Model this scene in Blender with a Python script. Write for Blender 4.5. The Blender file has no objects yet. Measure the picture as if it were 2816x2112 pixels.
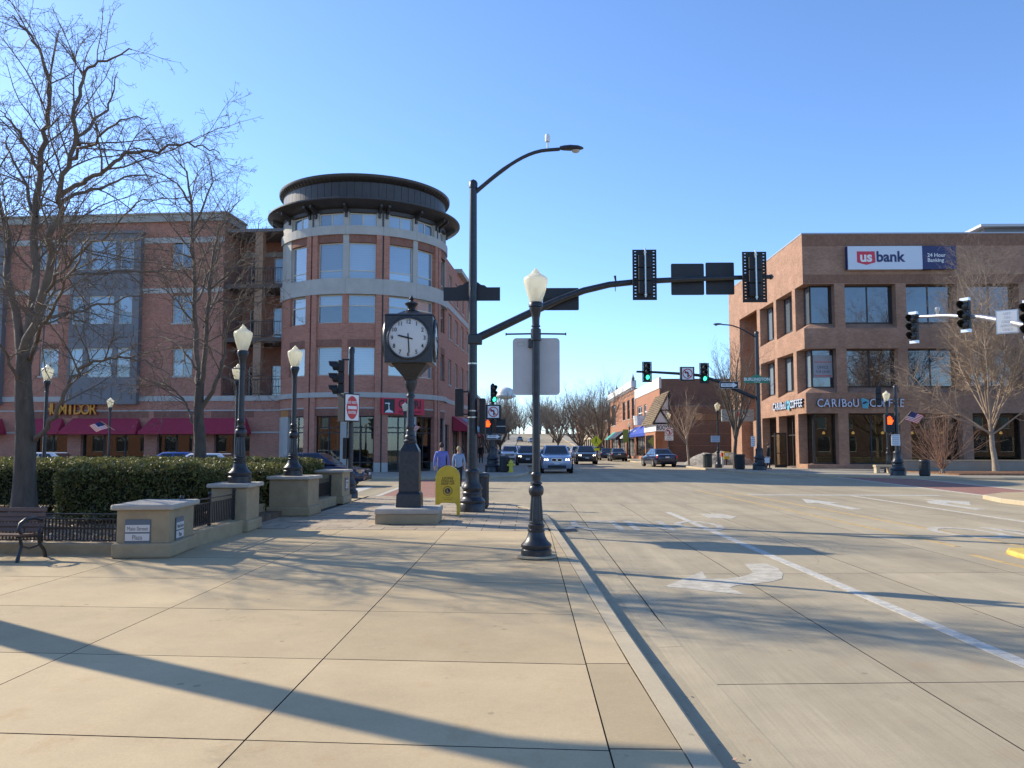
import bpy, bmesh, math, random
import numpy as np
from mathutils import Vector, Matrix

R = math.radians
PI = math.pi
rnd = random.Random(11)
S = bpy.context.scene
COL = S.collection

# ------------------------------------------------------------------ camera
F, CX, CY = 2277.0, 1408.0, 1056.0          # focal length and centre in photo pixels (2816 x 2112)
PIT, YAW, CZ = R(4.345), R(1.05), 1.6
cam_d = bpy.data.cameras.new('camera')
cam_d.sensor_width = 36.0
cam_d.lens = 36.0 * F / 2816.0
cam_d.clip_start = 0.05
cam_d.clip_end = 6000.0
cam = bpy.data.objects.new('camera', cam_d)
COL.objects.link(cam)
cam.location = (0, 0, CZ)
cam.rotation_euler = (PI / 2 + PIT, 0, YAW)
S.camera = cam

# ------------------------------------------------------------------ sky and sun
SUN_AZ, SUN_EL = R(61.0), R(30.0)           # azimuth from +Y towards -X
w = bpy.data.worlds.new('World')
S.world = w
w.use_nodes = True
wn = w.node_tree
bg = wn.nodes['Background']
sky = wn.nodes.new('ShaderNodeTexSky')
sky.sky_type = 'NISHITA'
sky.sun_disc = False
sky.sun_elevation = SUN_EL
sky.sun_rotation = -SUN_AZ
sky.altitude = 200
sky.air_density = 0.8
sky.dust_density = 0.3
sky.ozone_density = 6.0
wn.links.new(sky.outputs[0], bg.inputs[0])
bg.inputs[1].default_value = 0.15
sl = bpy.data.lights.new('sun', 'SUN')
sl.energy = 3.5
sl.angle = R(0.55)
sl.color = (1.0, 0.89, 0.70)
so = bpy.data.objects.new('sun', sl)
COL.objects.link(so)
so.location = (-30, 30, 40)
sd = Vector((-math.sin(SUN_AZ) * math.cos(SUN_EL), math.cos(SUN_AZ) * math.cos(SUN_EL), math.sin(SUN_EL)))
so.rotation_euler = sd.to_track_quat('Z', 'Y').to_euler()
S.view_settings.view_transform = 'Standard'
S.view_settings.look = 'None'
S.view_settings.exposure = 0.97
S.view_settings.gamma = 1.0
S.view_settings.use_curve_mapping = False
S.render.engine = 'CYCLES'
S.cycles.max_bounces = 6
S.cycles.transparent_max_bounces = 12
S.cycles.use_denoising = True

# ------------------------------------------------------------------ measuring the photograph
_fw = (-math.sin(YAW) * math.cos(PIT), math.cos(YAW) * math.cos(PIT), math.sin(PIT))
_rt = (math.cos(YAW), math.sin(YAW), 0.0)
_up = (math.sin(YAW) * math.sin(PIT), -math.cos(YAW) * math.sin(PIT), math.cos(PIT))


def ray(px, py):
    u, v = (px - CX) / F, -(py - CY) / F
    return [_fw[i] + u * _rt[i] + v * _up[i] for i in range(3)]


def at(px, py, Y):
    r = ray(px, py)
    t = Y / r[1]
    return Vector((r[0] * t, Y, CZ + r[2] * t))


def gat(px, py, z=0.0):
    r = ray(px, py)
    t = (z - CZ) / r[2]
    return Vector((r[0] * t, r[1] * t, z))


class Frame:
    """a vertical plane: origin, direction along it, outward normal (all in the parent's space)"""
    def __init__(self, o, u, n, world=None):
        self.o, self.u, self.n = Vector(o), Vector(u).normalized(), Vector(n).normalized()
        self.w = world or Matrix()

    def p(self, s, z, t=0.0):
        return self.o + self.u * s + self.n * t + Vector((0, 0, z))

    def hit(self, px, py):
        r = Vector(ray(px, py))
        o = self.w @ self.o
        n = self.w.to_3x3() @ self.n
        u = self.w.to_3x3() @ self.u
        c = Vector((0, 0, CZ))
        t = (o - c).dot(n) / r.dot(n)
        h = c + r * t
        return ((h - o).dot(u), h.z)

    def rect(self, x0, y0, x1, y1):
        a, b = self.hit(x0, y0), self.hit(x1, y1)
        c, d = self.hit(x0, y1), self.hit(x1, y0)
        s = sorted([(a[0] + c[0]) / 2, (b[0] + d[0]) / 2])
        z = sorted([(a[1] + d[1]) / 2, (b[1] + c[1]) / 2])
        return s[0], s[1], z[0], z[1]


# ------------------------------------------------------------------ meshes
class MB:
    def __init__(self):
        self.v, self.f, self.m = [], [], []

    def add(self, vs, fs, m=0):
        b = len(self.v)
        self.v.extend([tuple(p) for p in vs])
        self.f.extend([tuple(i + b for i in q) for q in fs])
        self.m.extend([m] * len(fs))
        return self

    def quad(self, a, b, c, d, m=0):
        return self.add([a, b, c, d], [(0, 1, 2, 3)], m)

    def hexa(self, p, m=0):
        return self.add(p, [(0, 3, 2, 1), (4, 5, 6, 7), (0, 1, 5, 4), (1, 2, 6, 5), (2, 3, 7, 6), (3, 0, 4, 7)], m)

    def box(self, x0, x1, y0, y1, z0, z1, m=0):
        return self.hexa([(x0, y0, z0), (x1, y0, z0), (x1, y1, z0), (x0, y1, z0),
                          (x0, y0, z1), (x1, y0, z1), (x1, y1, z1), (x0, y1, z1)], m)

    def cbox(self, c, s, rz=0.0, m=0, M=None):
        q = M or (Matrix.Translation(c) @ Matrix.Rotation(rz, 4, 'Z'))
        x, y, z = s[0] / 2, s[1] / 2, s[2] / 2
        return self.hexa([q @ Vector(p) for p in [(-x, -y, -z), (x, -y, -z), (x, y, -z), (-x, y, -z),
                                                  (-x, -y, z), (x, -y, z), (x, y, z), (-x, y, z)]], m)

    def frust(self, c0, s0, z0, c1, s1, z1, m=0):
        """box with different bottom (c0,s0) and top (c1,s1) rectangles"""
        g = lambda c, s, z: [(c[0] - s[0] / 2, c[1] - s[1] / 2, z), (c[0] + s[0] / 2, c[1] - s[1] / 2, z),
                             (c[0] + s[0] / 2, c[1] + s[1] / 2, z), (c[0] - s[0] / 2, c[1] + s[1] / 2, z)]
        return self.hexa(g(c0, s0, z0) + g(c1, s1, z1), m)

    def fbox(self, fr, s0, s1, z0, z1, t0, t1, m=0):
        """box on a Frame: along s, height z, outward t"""
        a = [fr.p(s0, z0, t0), fr.p(s1, z0, t0), fr.p(s1, z0, t1), fr.p(s0, z0, t1),
             fr.p(s0, z1, t0), fr.p(s1, z1, t0), fr.p(s1, z1, t1), fr.p(s0, z1, t1)]
        return self.hexa(a, m)

    def prism(self, poly, z0, z1, m=0, f=None):
        n = len(poly)
        f = f or (lambda x, y, z: (x, y, z))
        vs = [f(x, y, z0) for x, y in poly] + [f(x, y, z1) for x, y in poly]
        fs = [tuple(range(n - 1, -1, -1)), tuple(range(n, 2 * n))]
        fs += [(i, (i + 1) % n, n + (i + 1) % n, n + i) for i in range(n)]
        return self.add(vs, fs, m)

    def lathe(self, prof, n=20, c=(0, 0, 0), m=0, flute=0.0, axis=None):
        vs, fs = [], []
        k = len(prof)
        for (r, z) in prof:
            for i in range(n):
                a = 2 * PI * i / n
                rr = r * (1 - (flute if i % 2 else 0))
                p = (rr * math.cos(a), rr * math.sin(a), z)
                if axis is not None:
                    p = axis @ Vector(p)
                vs.append((p[0] + c[0], p[1] + c[1], p[2] + c[2]))
        for j in range(k - 1):
            for i in range(n):
                fs.append((j * n + i, j * n + (i + 1) % n, (j + 1) * n + (i + 1) % n, (j + 1) * n + i))
        fs.append(tuple(range(n - 1, -1, -1)))
        fs.append(tuple((k - 1) * n + i for i in range(n)))
        return self.add(vs, fs, m)

    def tube(self, pts, rs, n=8, m=0, cap=True):
        pts = [Vector(p) for p in pts]
        if not hasattr(rs, '__len__'):
            rs = [rs] * len(pts)
        vs, fs = [], []
        prev = None
        k = len(pts)
        for i, p in enumerate(pts):
            d = (pts[min(i + 1, k - 1)] - pts[max(i - 1, 0)])
            if d.length < 1e-9:
                d = Vector((0, 0, 1))
            d.normalize()
            if prev is None:
                a = Vector((1, 0, 0)) if abs(d.x) < .8 else Vector((0, 1, 0))
                x = d.cross(a).normalized()
            else:
                x = prev - d * prev.dot(d)
                x = x.normalized() if x.length > 1e-6 else d.orthogonal().normalized()
            y = d.cross(x)
            prev = x
            for j in range(n):
                a = 2 * PI * j / n
                vs.append(p + (x * math.cos(a) + y * math.sin(a)) * rs[i])
        for i in range(k - 1):
            for j in range(n):
                fs.append((i * n + j, i * n + (j + 1) % n, (i + 1) * n + (j + 1) % n, (i + 1) * n + j))
        if cap:
            fs.append(tuple(range(n - 1, -1, -1)))
            fs.append(tuple((k - 1) * n + j for j in range(n)))
        return self.add(vs, fs, m)

    def arc(self, a0, a1, r0, r1, z0, z1, n=8, m=0, rt=None):
        """curved block; angle measured from -Y towards +X (degrees); rt = radii at the top"""
        r0t, r1t = rt or (r0, r1)
        vs, fs = [], []
        for i in range(n + 1):
            a = R(a0 + (a1 - a0) * i / n)
            s, c = math.sin(a), -math.cos(a)
            vs += [(r0 * s, r0 * c, z0), (r1 * s, r1 * c, z0), (r1t * s, r1t * c, z1), (r0t * s, r0t * c, z1)]
        for i in range(n):
            b, d = i * 4, i * 4 + 4
            for j in range(4):
                k = (j + 1) % 4
                fs.append((b + j, d + j, d + k, b + k))
        fs.append((0, 1, 2, 3))
        fs.append((n * 4 + 3, n * 4 + 2, n * 4 + 1, n * 4))
        return self.add(vs, fs, m)

    def wall(self, fr, s0, s1, z0, z1, ops=(), dep=.22, m=0, side=(1, 1, 1, 1)):
        """wall sheet with real openings and reveals. ops: (s0,s1,z0,z1)"""
        xs = sorted(set([s0, s1] + [min(max(o[i], s0), s1) for o in ops for i in (0, 1)]))
        zs = sorted(set([z0, z1] + [min(max(o[i], z0), z1) for o in ops for i in (2, 3)]))
        for i in range(len(xs) - 1):
            for j in range(len(zs) - 1):
                if xs[i + 1] - xs[i] < 1e-5 or zs[j + 1] - zs[j] < 1e-5:
                    continue
                cx, cz = (xs[i] + xs[i + 1]) / 2, (zs[j] + zs[j + 1]) / 2
                if any(o[0] < cx < o[1] and o[2] < cz < o[3] for o in ops):
                    continue
                self.quad(fr.p(xs[i], zs[j]), fr.p(xs[i + 1], zs[j]), fr.p(xs[i + 1], zs[j + 1]), fr.p(xs[i], zs[j + 1]), m)
        for o in ops:
            a, b, c, d = o[:4]
            if side[0]:
                self.quad(fr.p(a, c), fr.p(a, d), fr.p(a, d, -dep), fr.p(a, c, -dep), m)
            if side[1]:
                self.quad(fr.p(b, c), fr.p(b, c, -dep), fr.p(b, d, -dep), fr.p(b, d), m)
            if side[2]:
                self.quad(fr.p(a, c), fr.p(a, c, -dep), fr.p(b, c, -dep), fr.p(b, c), m)
            if side[3]:
                self.quad(fr.p(a, d), fr.p(b, d), fr.p(b, d, -dep), fr.p(a, d, -dep), m)
        return self

    def build(self, name, mat, parent=None, smooth=False, bevel=0.0, loc=None, rot=None, seg=2):
        me = bpy.data.meshes.new(name)
        me.from_pydata(self.v, [], self.f)
        mats = mat if isinstance(mat, (list, tuple)) else [mat]
        for q in mats:
            me.materials.append(q)
        if len(mats) > 1:
            me.polygons.foreach_set('material_index', self.m)
        bm = bmesh.new()
        bm.from_mesh(me)
        bmesh.ops.recalc_face_normals(bm, faces=bm.faces) if len(bm.faces) < 60000 else None
        bm.to_mesh(me)
        bm.free()
        if smooth:
            me.polygons.foreach_set('use_smooth', [True] * len(me.polygons))
            me.set_sharp_from_angle(angle=R(42))
        o = bpy.data.objects.new(name, me)
        COL.objects.link(o)
        if parent is not None:
            o.parent = parent
        if loc is not None:
            o.location = loc
        if rot is not None:
            o.rotation_euler = rot
        if bevel:
            b = o.modifiers.new('bevel', 'BEVEL')
            b.width = bevel
            b.segments = seg
            b.limit_method = 'ANGLE'
            b.angle_limit = R(50)
        return o


def tag(o, label=None, cat=None, group=None, kind=None):
    if label:
        o['label'] = label
    if cat:
        o['category'] = cat
    if group:
        o['group'] = group
    if kind:
        o['kind'] = kind
    return o


def thing(name, label, cat, loc=(0, 0, 0), rz=0.0, group=None):
    o = bpy.data.objects.new(name, None)
    o.empty_display_size = .2
    COL.objects.link(o)
    o.location = loc
    o.rotation_euler = (0, 0, rz)
    return tag(o, label, cat, group)


def world_of(o):
    return Matrix.LocRotScale(o.location, o.rotation_euler, o.scale)


def dup(o, parent=None):
    c = o.copy()
    COL.objects.link(c)
    c.parent = parent
    for ch in KIDS(o):
        dup(ch, c)
    return c


def KIDS(o):
    return list(o.children)


_txt = {}


def text_mesh(s, size, ext, bold, sx, align):
    key = (s, size, ext, bold, sx, align)
    if key in _txt:
        return _txt[key]
    cu = bpy.data.curves.new('lettering', 'FONT')
    cu.body = s
    cu.size = size
    cu.extrude = ext
    cu.offset = bold
    cu.align_x = align
    cu.align_y = 'CENTER'
    cu.resolution_u = 3
    o = bpy.data.objects.new('tmp', cu)
    me = bpy.data.meshes.new_from_object(o)
    bpy.data.objects.remove(o)
    bpy.data.curves.remove(cu)
    if sx != 1:
        me.transform(Matrix.Diagonal((sx, 1, 1, 1)))
    me.name = 'lettering'
    _txt[key] = me
    return me


def text(s, size, mat, parent, loc, rot=(PI / 2, 0, 0), ext=.004, bold=0.0, sx=1.0, align='CENTER', name='lettering'):
    me = text_mesh(s, size, ext, bold, sx, align).copy()
    me.materials.clear()
    me.materials.append(mat)
    o = bpy.data.objects.new(name, me)
    COL.objects.link(o)
    o.parent = parent
    o.location = loc
    o.rotation_euler = rot
    return o


def rrect(w, h, r, n=4):
    out = []
    for cx, cy, a0 in ((w / 2 - r, h / 2 - r, 0), (-w / 2 + r, h / 2 - r, 90), (-w / 2 + r, -h / 2 + r, 180), (w / 2 - r, -h / 2 + r, 270)):
        for i in range(n + 1):
            a = R(a0 + 90 * i / n)
            out.append((cx + r * math.cos(a), cy + r * math.sin(a)))
    return out


UPR = lambda x, y, z: (x, -z, y)      # polygon in XY stood upright, thickness towards -Y


# ------------------------------------------------------------------ materials
def nodes(name):
    m = bpy.data.materials.new(name)
    m.use_nodes = True
    nt = m.node_tree
    return m, nt, nt.nodes['Principled BSDF'], nt.nodes.new, nt.links.new


def rgb(c):
    return (c[0], c[1], c[2], 1.0)


def M(name, c, rough=.6, metal=0.0, var=0.0, vs=3.0, bump=0.0, bs=60.0, spec=.5, emit=0.0, ecol=None, world=False, coat=0.0, stretch=None, rand=0.0, ior=None):
    m, nt, b, N, L = nodes(name)
    b.inputs['Base Color'].default_value = rgb(c)
    b.inputs['Roughness'].default_value = rough
    b.inputs['Metallic'].default_value = metal
    b.inputs['Specular IOR Level'].default_value = spec
    b.inputs['Coat Weight'].default_value = coat
    b.inputs['Coat Roughness'].default_value = .08
    if ior:
        b.inputs['IOR'].default_value = ior
    if emit:
        b.inputs['Emission Color'].default_value = rgb(ecol or c)
        b.inputs['Emission Strength'].default_value = emit
    if var or bump or rand:
        if world:
            g = N('ShaderNodeNewGeometry').outputs['Position']
        else:
            g = N('ShaderNodeTexCoord').outputs['Object']
        if stretch:
            mp = N('ShaderNodeMapping')
            mp.inputs['Scale'].default_value = stretch
            L(g, mp.inputs['Vector'])
            g = mp.outputs[0]
    col = None
    if var:
        n1 = N('ShaderNodeTexNoise')
        n1.inputs['Scale'].default_value = vs
        n1.inputs['Detail'].default_value = 6
        n1.inputs['Roughness'].default_value = .65
        L(g, n1.inputs['Vector'])
        cr = N('ShaderNodeValToRGB')
        cr.color_ramp.elements[0].position = .3
        cr.color_ramp.elements[1].position = .72
        cr.color_ramp.elements[0].color = rgb([x * (1 - var) for x in c])
        cr.color_ramp.elements[1].color = rgb([min(1, x * (1 + var)) for x in c])
        L(n1.outputs[0], cr.inputs[0])
        col = cr.outputs[0]
    if rand:
        oi = N('ShaderNodeObjectInfo')
        mr = N('ShaderNodeMapRange')
        mr.inputs['To Min'].default_value = 1 - rand
        mr.inputs['To Max'].default_value = 1 + rand
        L(oi.outputs['Random'], mr.inputs['Value'])
        mx = N('ShaderNodeMix')
        mx.data_type = 'RGBA'
        mx.blend_type = 'MULTIPLY'
        mx.inputs[0].default_value = 1
        if col:
            L(col, mx.inputs[6])
        else:
            mx.inputs[6].default_value = rgb(c)
        L(mr.outputs[0], mx.inputs[7])
        col = mx.outputs[2]
    if col:
        L(col, b.inputs['Base Color'])
    if bump:
        n2 = N('ShaderNodeTexNoise')
        n2.inputs['Scale'].default_value = bs
        n2.inputs['Detail'].default_value = 4
        L(g, n2.inputs['Vector'])
        bp = N('ShaderNodeBump')
        bp.inputs['Strength'].default_value = bump
        bp.inputs['Distance'].default_value = .02
        L(n2.outputs[0], bp.inputs['Height'])
        L(bp.outputs[0], b.inputs['Normal'])
    return m


def concrete(name, c, streak=0.0, rand=.05, stain=.5, crack=0.0):
    m, nt, b, N, L = nodes(name)
    pos = N('ShaderNodeNewGeometry').outputs['Position']

    def noise(scale, det=5, rough=.6, st=None):
        v = pos
        if st:
            mp = N('ShaderNodeMapping')
            mp.inputs['Scale'].default_value = st
            L(pos, mp.inputs['Vector'])
            v = mp.outputs[0]
        n = N('ShaderNodeTexNoise')
        n.inputs['Scale'].default_value = scale
        n.inputs['Detail'].default_value = det
        n.inputs['Roughness'].default_value = rough
        L(v, n.inputs['Vector'])
        return n.outputs[0]

    def rng(x, a, bb, c0, c1):
        r = N('ShaderNodeMapRange')
        for k, v in zip(('From Min', 'From Max', 'To Min', 'To Max'), (a, bb, c0, c1)):
            r.inputs[k].default_value = v
        L(x, r.inputs['Value'])
        return r.outputs[0]

    def mul(x, y):
        r = N('ShaderNodeMath')
        r.operation = 'MULTIPLY'
        L(x, r.inputs[0])
        L(y, r.inputs[1])
        return r.outputs[0]
    f = rng(noise(.45, 6, .6), .3, .7, .9, 1.08)
    f = mul(f, rng(noise(2.3, 6, .7), .3, .72, .92, 1.06))
    f = mul(f, rng(noise(70, 4, .7), .2, .8, .88, 1.1))
    f = mul(f, rng(noise(260, 2, .6), .64, .72, 1.0, .72))
    f = mul(f, rng(noise(190, 2, .6, (1.1, 1, 1)), .66, .74, 1.0, 1.35))
    f = mul(f, rng(noise(1.1, 7, .72, (1, .8, 1)), .60, .74, 1.0, 1 - .3 * stain))
    f = mul(f, rng(noise(6.5, 4, .6, (1, 1.4, 1)), .68, .76, 1.0, 1 - .25 * stain))
    vo = N('ShaderNodeTexVoronoi')
    vo.inputs['Scale'].default_value = 2.1
    L(pos, vo.inputs['Vector'])
    wn_ = N('ShaderNodeMath')
    wn_.operation = 'ADD'
    L(vo.outputs['Distance'], wn_.inputs[0])
    L(rng(noise(30, 2), 0, 1, -.02, .02), wn_.inputs[1])
    f = mul(f, rng(wn_.outputs[0], .042, .06, .7, 1.0))
    ve = N('ShaderNodeTexVoronoi')
    ve.feature = 'DISTANCE_TO_EDGE'
    ve.inputs['Scale'].default_value = .19
    ad_ = N('ShaderNodeVectorMath')
    nz = N('ShaderNodeTexNoise')
    nz.inputs['Scale'].default_value = 1.3
    nz.inputs['Detail'].default_value = 6
    L(pos, nz.inputs['Vector'])
    sc_ = N('ShaderNodeVectorMath')
    sc_.operation = 'SCALE'
    sc_.inputs['Scale'].default_value = .9
    L(nz.outputs['Color'], sc_.inputs[0])
    L(pos, ad_.inputs[0])
    L(sc_.outputs[0], ad_.inputs[1])
    L(ad_.outputs[0], ve.inputs['Vector'])
    if crack:
        f = mul(f, rng(ve.outputs['Distance'], .0005, .0014, 1 - crack, 1.0))
    if streak:
        f = mul(f, rng(noise(55, 3, .6, (1, .02, 1)), .3, .7, 1 - streak, 1 + streak))
        f = mul(f, rng(noise(1.4, 4, .6, (1, .10, 1)), .35, .7, 1.06, .84))
        f = mul(f, rng(noise(.62, 5, .7, (1, .05, 1)), .45, .68, 1.03, .86))
        f = mul(f, rng(noise(9, 3, .6, (1, .5, 1)), .70, .78, 1.0, .7))
    if rand:
        oi = N('ShaderNodeObjectInfo')
        f = mul(f, rng(oi.outputs['Random'], 0, 1, 1 - rand, 1 + rand))
    mx = N('ShaderNodeMix')
    mx.data_type = 'RGBA'
    mx.blend_type = 'MULTIPLY'
    mx.inputs[0].default_value = 1
    mx.inputs[6].default_value = rgb(c)
    L(f, mx.inputs[7])
    # rusty patches
    m2 = N('ShaderNodeMix')
    m2.data_type = 'RGBA'
    L(rng(noise(1.7, 6, .7, (1.3, .9, 1)), .58, .78, 0, .5 * stain), m2.inputs[0])
    L(mx.outputs[2], m2.inputs[6])
    m2.inputs[7].default_value = rgb((c[0] * .85, c[1] * .66, c[2] * .5))
    L(m2.outputs[2], b.inputs['Base Color'])
    b.inputs['Roughness'].default_value = .85
    b.inputs['Specular IOR Level'].default_value = .3
    bp = N('ShaderNodeBump')
    bp.inputs['Strength'].default_value = .25
    bp.inputs['Distance'].default_value = .01
    L(noise(120, 4, .7), bp.inputs['Height'])
    L(bp.outputs[0], b.inputs['Normal'])
    return m


def brick(name, c1, c2, mo, rad=None, soldier=False, bw=.205, bh=.068, msz=.006, big=.10, flat=False):
    m, nt, b, N, L = nodes(name)
    tc = N('ShaderNodeTexCoord').outputs['Object']
    if flat:
        tc = N('ShaderNodeNewGeometry').outputs['Position']
    sp = N('ShaderNodeSeparateXYZ')
    L(tc, sp.inputs[0])
    cb = N('ShaderNodeCombineXYZ')
    if flat:
        L(sp.outputs[0], cb.inputs[0])
        L(sp.outputs[1], cb.inputs[1])
    else:
        a = N('ShaderNodeMath')
        if rad:
            a.operation = 'ARCTAN2'
            L(sp.outputs[0], a.inputs[0])
            L(sp.outputs[1], a.inputs[1])
            k = N('ShaderNodeMath')
            k.operation = 'MULTIPLY'
            k.inputs[1].default_value = rad
            L(a.outputs[0], k.inputs[0])
            a = k
        else:
            a.operation = 'ADD'
            L(sp.outputs[0], a.inputs[0])
            L(sp.outputs[1], a.inputs[1])
        L(a.outputs[0], cb.inputs[0])
        L(sp.outputs[2], cb.inputs[1])
    br = N('ShaderNodeTexBrick')
    br.inputs['Scale'].default_value = 1
    br.inputs['Color1'].default_value = rgb(c1)
    br.inputs['Color2'].default_value = rgb(c2)
    br.inputs['Mortar'].default_value = rgb(mo)
    br.inputs['Mortar Size'].default_value = msz
    br.inputs['Mortar Smooth'].default_value = .1
    br.inputs['Brick Width'].default_value = bh * 1.6 if soldier else bw
    br.inputs['Row Height'].default_value = .205 if soldier else bh
    if soldier:
        br.offset = 0
    L(cb.outputs[0], br.inputs['Vector'])
    n = N('ShaderNodeTexNoise')
    n.inputs['Scale'].default_value = .9
    n.inputs['Detail'].default_value = 8
    n.inputs['Roughness'].default_value = .7
    L(tc, n.inputs['Vector'])
    r = N('ShaderNodeMapRange')
    r.inputs['From Min'].default_value = .3
    r.inputs['From Max'].default_value = .7
    r.inputs['To Min'].default_value = 1 - big
    r.inputs['To Max'].default_value = 1 + big
    L(n.outputs[0], r.inputs['Value'])
    mx = N('ShaderNodeMix')
    mx.data_type = 'RGBA'
    mx.blend_type = 'MULTIPLY'
    mx.inputs[0].default_value = 1
    L(br.outputs['Color'], mx.inputs[6])
    L(r.outputs[0], mx.inputs[7])
    L(mx.outputs[2], b.inputs['Base Color'])
    b.inputs['Roughness'].default_value = .85
    b.inputs['Specular IOR Level'].default_value = .25
    bp = N('ShaderNodeBump')
    bp.inputs['Strength'].default_value = .5
    bp.inputs['Distance'].default_value = .01
    bp.invert = True
    L(br.outputs['Fac'], bp.inputs['Height'])
    L(bp.outputs[0], b.inputs['Normal'])
    return m


def clear_glass(name, tint=(.75, .8, .78), base=.25):
    """shop glass: mirror-like film over a see-through pane"""
    m, nt, b, N, L = nodes(name)
    nt.nodes.remove(b)
    out = nt.nodes['Material Output']
    tr = N('ShaderNodeBsdfTransparent')
    tr.inputs[0].default_value = rgb(tint)
    gl = N('ShaderNodeBsdfGlossy')
    gl.inputs['Roughness'].default_value = .01
    gl.inputs['Color'].default_value = (.9, .95, 1, 1)
    fr = N('ShaderNodeFresnel')
    fr.inputs[0].default_value = 1.5
    ad = N('ShaderNodeMath')
    ad.inputs[1].default_value = base
    L(fr.outputs[0], ad.inputs[0])
    mx = N('ShaderNodeMixShader')
    L(ad.outputs[0], mx.inputs[0])
    L(tr.outputs[0], mx.inputs[1])
    L(gl.outputs[0], mx.inputs[2])
    L(mx.outputs[0], out.inputs[0])
    return m


def blind_glass(name, c, refl=.35):
    """window glass with a drawn blind behind: soft colour under a clear reflection"""
    m, nt, b, N, L = nodes(name)
    out = nt.nodes['Material Output']
    b.inputs['Base Color'].default_value = rgb(c)
    b.inputs['Roughness'].default_value = .7
    b.inputs['Specular IOR Level'].default_value = 0
    oi = N('ShaderNodeObjectInfo')
    hs = N('ShaderNodeMapRange')
    hs.inputs['To Min'].default_value = .45
    hs.inputs['To Max'].default_value = 1.35
    L(oi.outputs['Random'], hs.inputs['Value'])
    sp = N('ShaderNodeSeparateXYZ')
    L(N('ShaderNodeTexCoord').outputs['Object'], sp.inputs[0])
    wv = N('ShaderNodeMath')
    wv.operation = 'SINE'
    k1 = N('ShaderNodeMath')
    k1.operation = 'MULTIPLY'
    k1.inputs[1].default_value = 42.0
    L(sp.outputs[2], k1.inputs[0])
    L(k1.outputs[0], wv.inputs[0])
    k2 = N('ShaderNodeMapRange')
    k2.inputs['From Min'].default_value = -1
    k2.inputs['To Min'].default_value = .93
    k2.inputs['To Max'].default_value = 1.03
    L(wv.outputs[0], k2.inputs['Value'])
    k3 = N('ShaderNodeMath')
    k3.operation = 'MULTIPLY'
    L(hs.outputs[0], k3.inputs[0])
    L(k2.outputs[0], k3.inputs[1])
    mc = N('ShaderNodeMix')
    mc.data_type = 'RGBA'
    mc.blend_type = 'MULTIPLY'
    mc.inputs[0].default_value = 1
    mc.inputs[6].default_value = rgb(c)
    L(k3.outputs[0], mc.inputs[7])
    L(mc.outputs[2], b.inputs['Base Color'])
    gl = N('ShaderNodeBsdfGlossy')
    gl.inputs['Roughness'].default_value = .015
    tc = N('ShaderNodeTexCoord').outputs['Object']
    ns = N('ShaderNodeTexNoise')
    ns.inputs['Scale'].default_value = 1.1
    L(tc, ns.inputs['Vector'])
    bp = N('ShaderNodeBump')
    bp.inputs['Strength'].default_value = .03
    bp.inputs['Distance'].default_value = .2
    L(ns.outputs[0], bp.inputs['Height'])
    L(bp.outputs[0], gl.inputs['Normal'])
    fr = N('ShaderNodeFresnel')
    fr.inputs[0].default_value = 1.5
    ad = N('ShaderNodeMath')
    ad.inputs[1].default_value = refl
    L(fr.outputs[0], ad.inputs[0])
    mx = N('ShaderNodeMixShader')
    L(ad.outputs[0], mx.inputs[0])
    L(b.outputs[0], mx.inputs[1])
    L(gl.outputs[0], mx.inputs[2])
    L(mx.outputs[0], out.inputs[0])
    return m


def globe_mat(name):
    m, nt, b, N, L = nodes(name)
    b.inputs['Base Color'].default_value = (.92, .87, .70, 1)
    b.inputs['Roughness'].default_value = .22
    out = nt.nodes['Material Output']
    tl = N('ShaderNodeBsdfTranslucent')
    tl.inputs[0].default_value = (.97, .92, .72, 1)
    tr = N('ShaderNodeBsdfTransparent')
    tr.inputs[0].default_value = (.95, .95, .9, 1)
    m1 = N('ShaderNodeMixShader')
    m1.inputs[0].default_value = .45
    L(b.outputs[0], m1.inputs[1])
    L(tl.outputs[0], m1.inputs[2])
    m2 = N('ShaderNodeMixShader')
    m2.inputs[0].default_value = .22
    L(m1.outputs[0], m2.inputs[1])
    L(tr.outputs[0], m2.inputs[2])
    tc = N('ShaderNodeTexCoord').outputs['Object']
    v = N('ShaderNodeTexVoronoi')
    v.inputs['Scale'].default_value = 70
    L(tc, v.inputs['Vector'])
    bp = N('ShaderNodeBump')
    bp.inputs['Strength'].default_value = .35
    bp.inputs['Distance'].default_value = .01
    L(v.outputs[0], bp.inputs['Height'])
    L(bp.outputs[0], b.inputs['Normal'])
    L(m2.outputs[0], out.inputs[0])
    return m


def leaf_mat(name, c, c2):
    m, nt, b, N, L = nodes(name)
    g = N('ShaderNodeNewGeometry')
    cr = N('ShaderNodeValToRGB')
    L(g.outputs['Random Per Island'], cr.inputs[0])
    el = cr.color_ramp.elements
    el[0].color = rgb(c)
    el[1].color = rgb((c2[0] * 1.25, c2[1] * .85, c2[2]))
    e3 = el.new(.78)
    e3.color = rgb(c2)
    L(cr.outputs[0], b.inputs['Base Color'])
    b.inputs['Roughness'].default_value = .5
    out = nt.nodes['Material Output']
    tl = N('ShaderNodeBsdfTranslucent')
    L(cr.outputs[0], tl.inputs[0])
    mx = N('ShaderNodeMixShader')
    mx.inputs[0].default_value = .3
    L(b.outputs[0], mx.inputs[1])
    L(tl.outputs[0], mx.inputs[2])
    L(mx.outputs[0], out.inputs[0])
    return m


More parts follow.
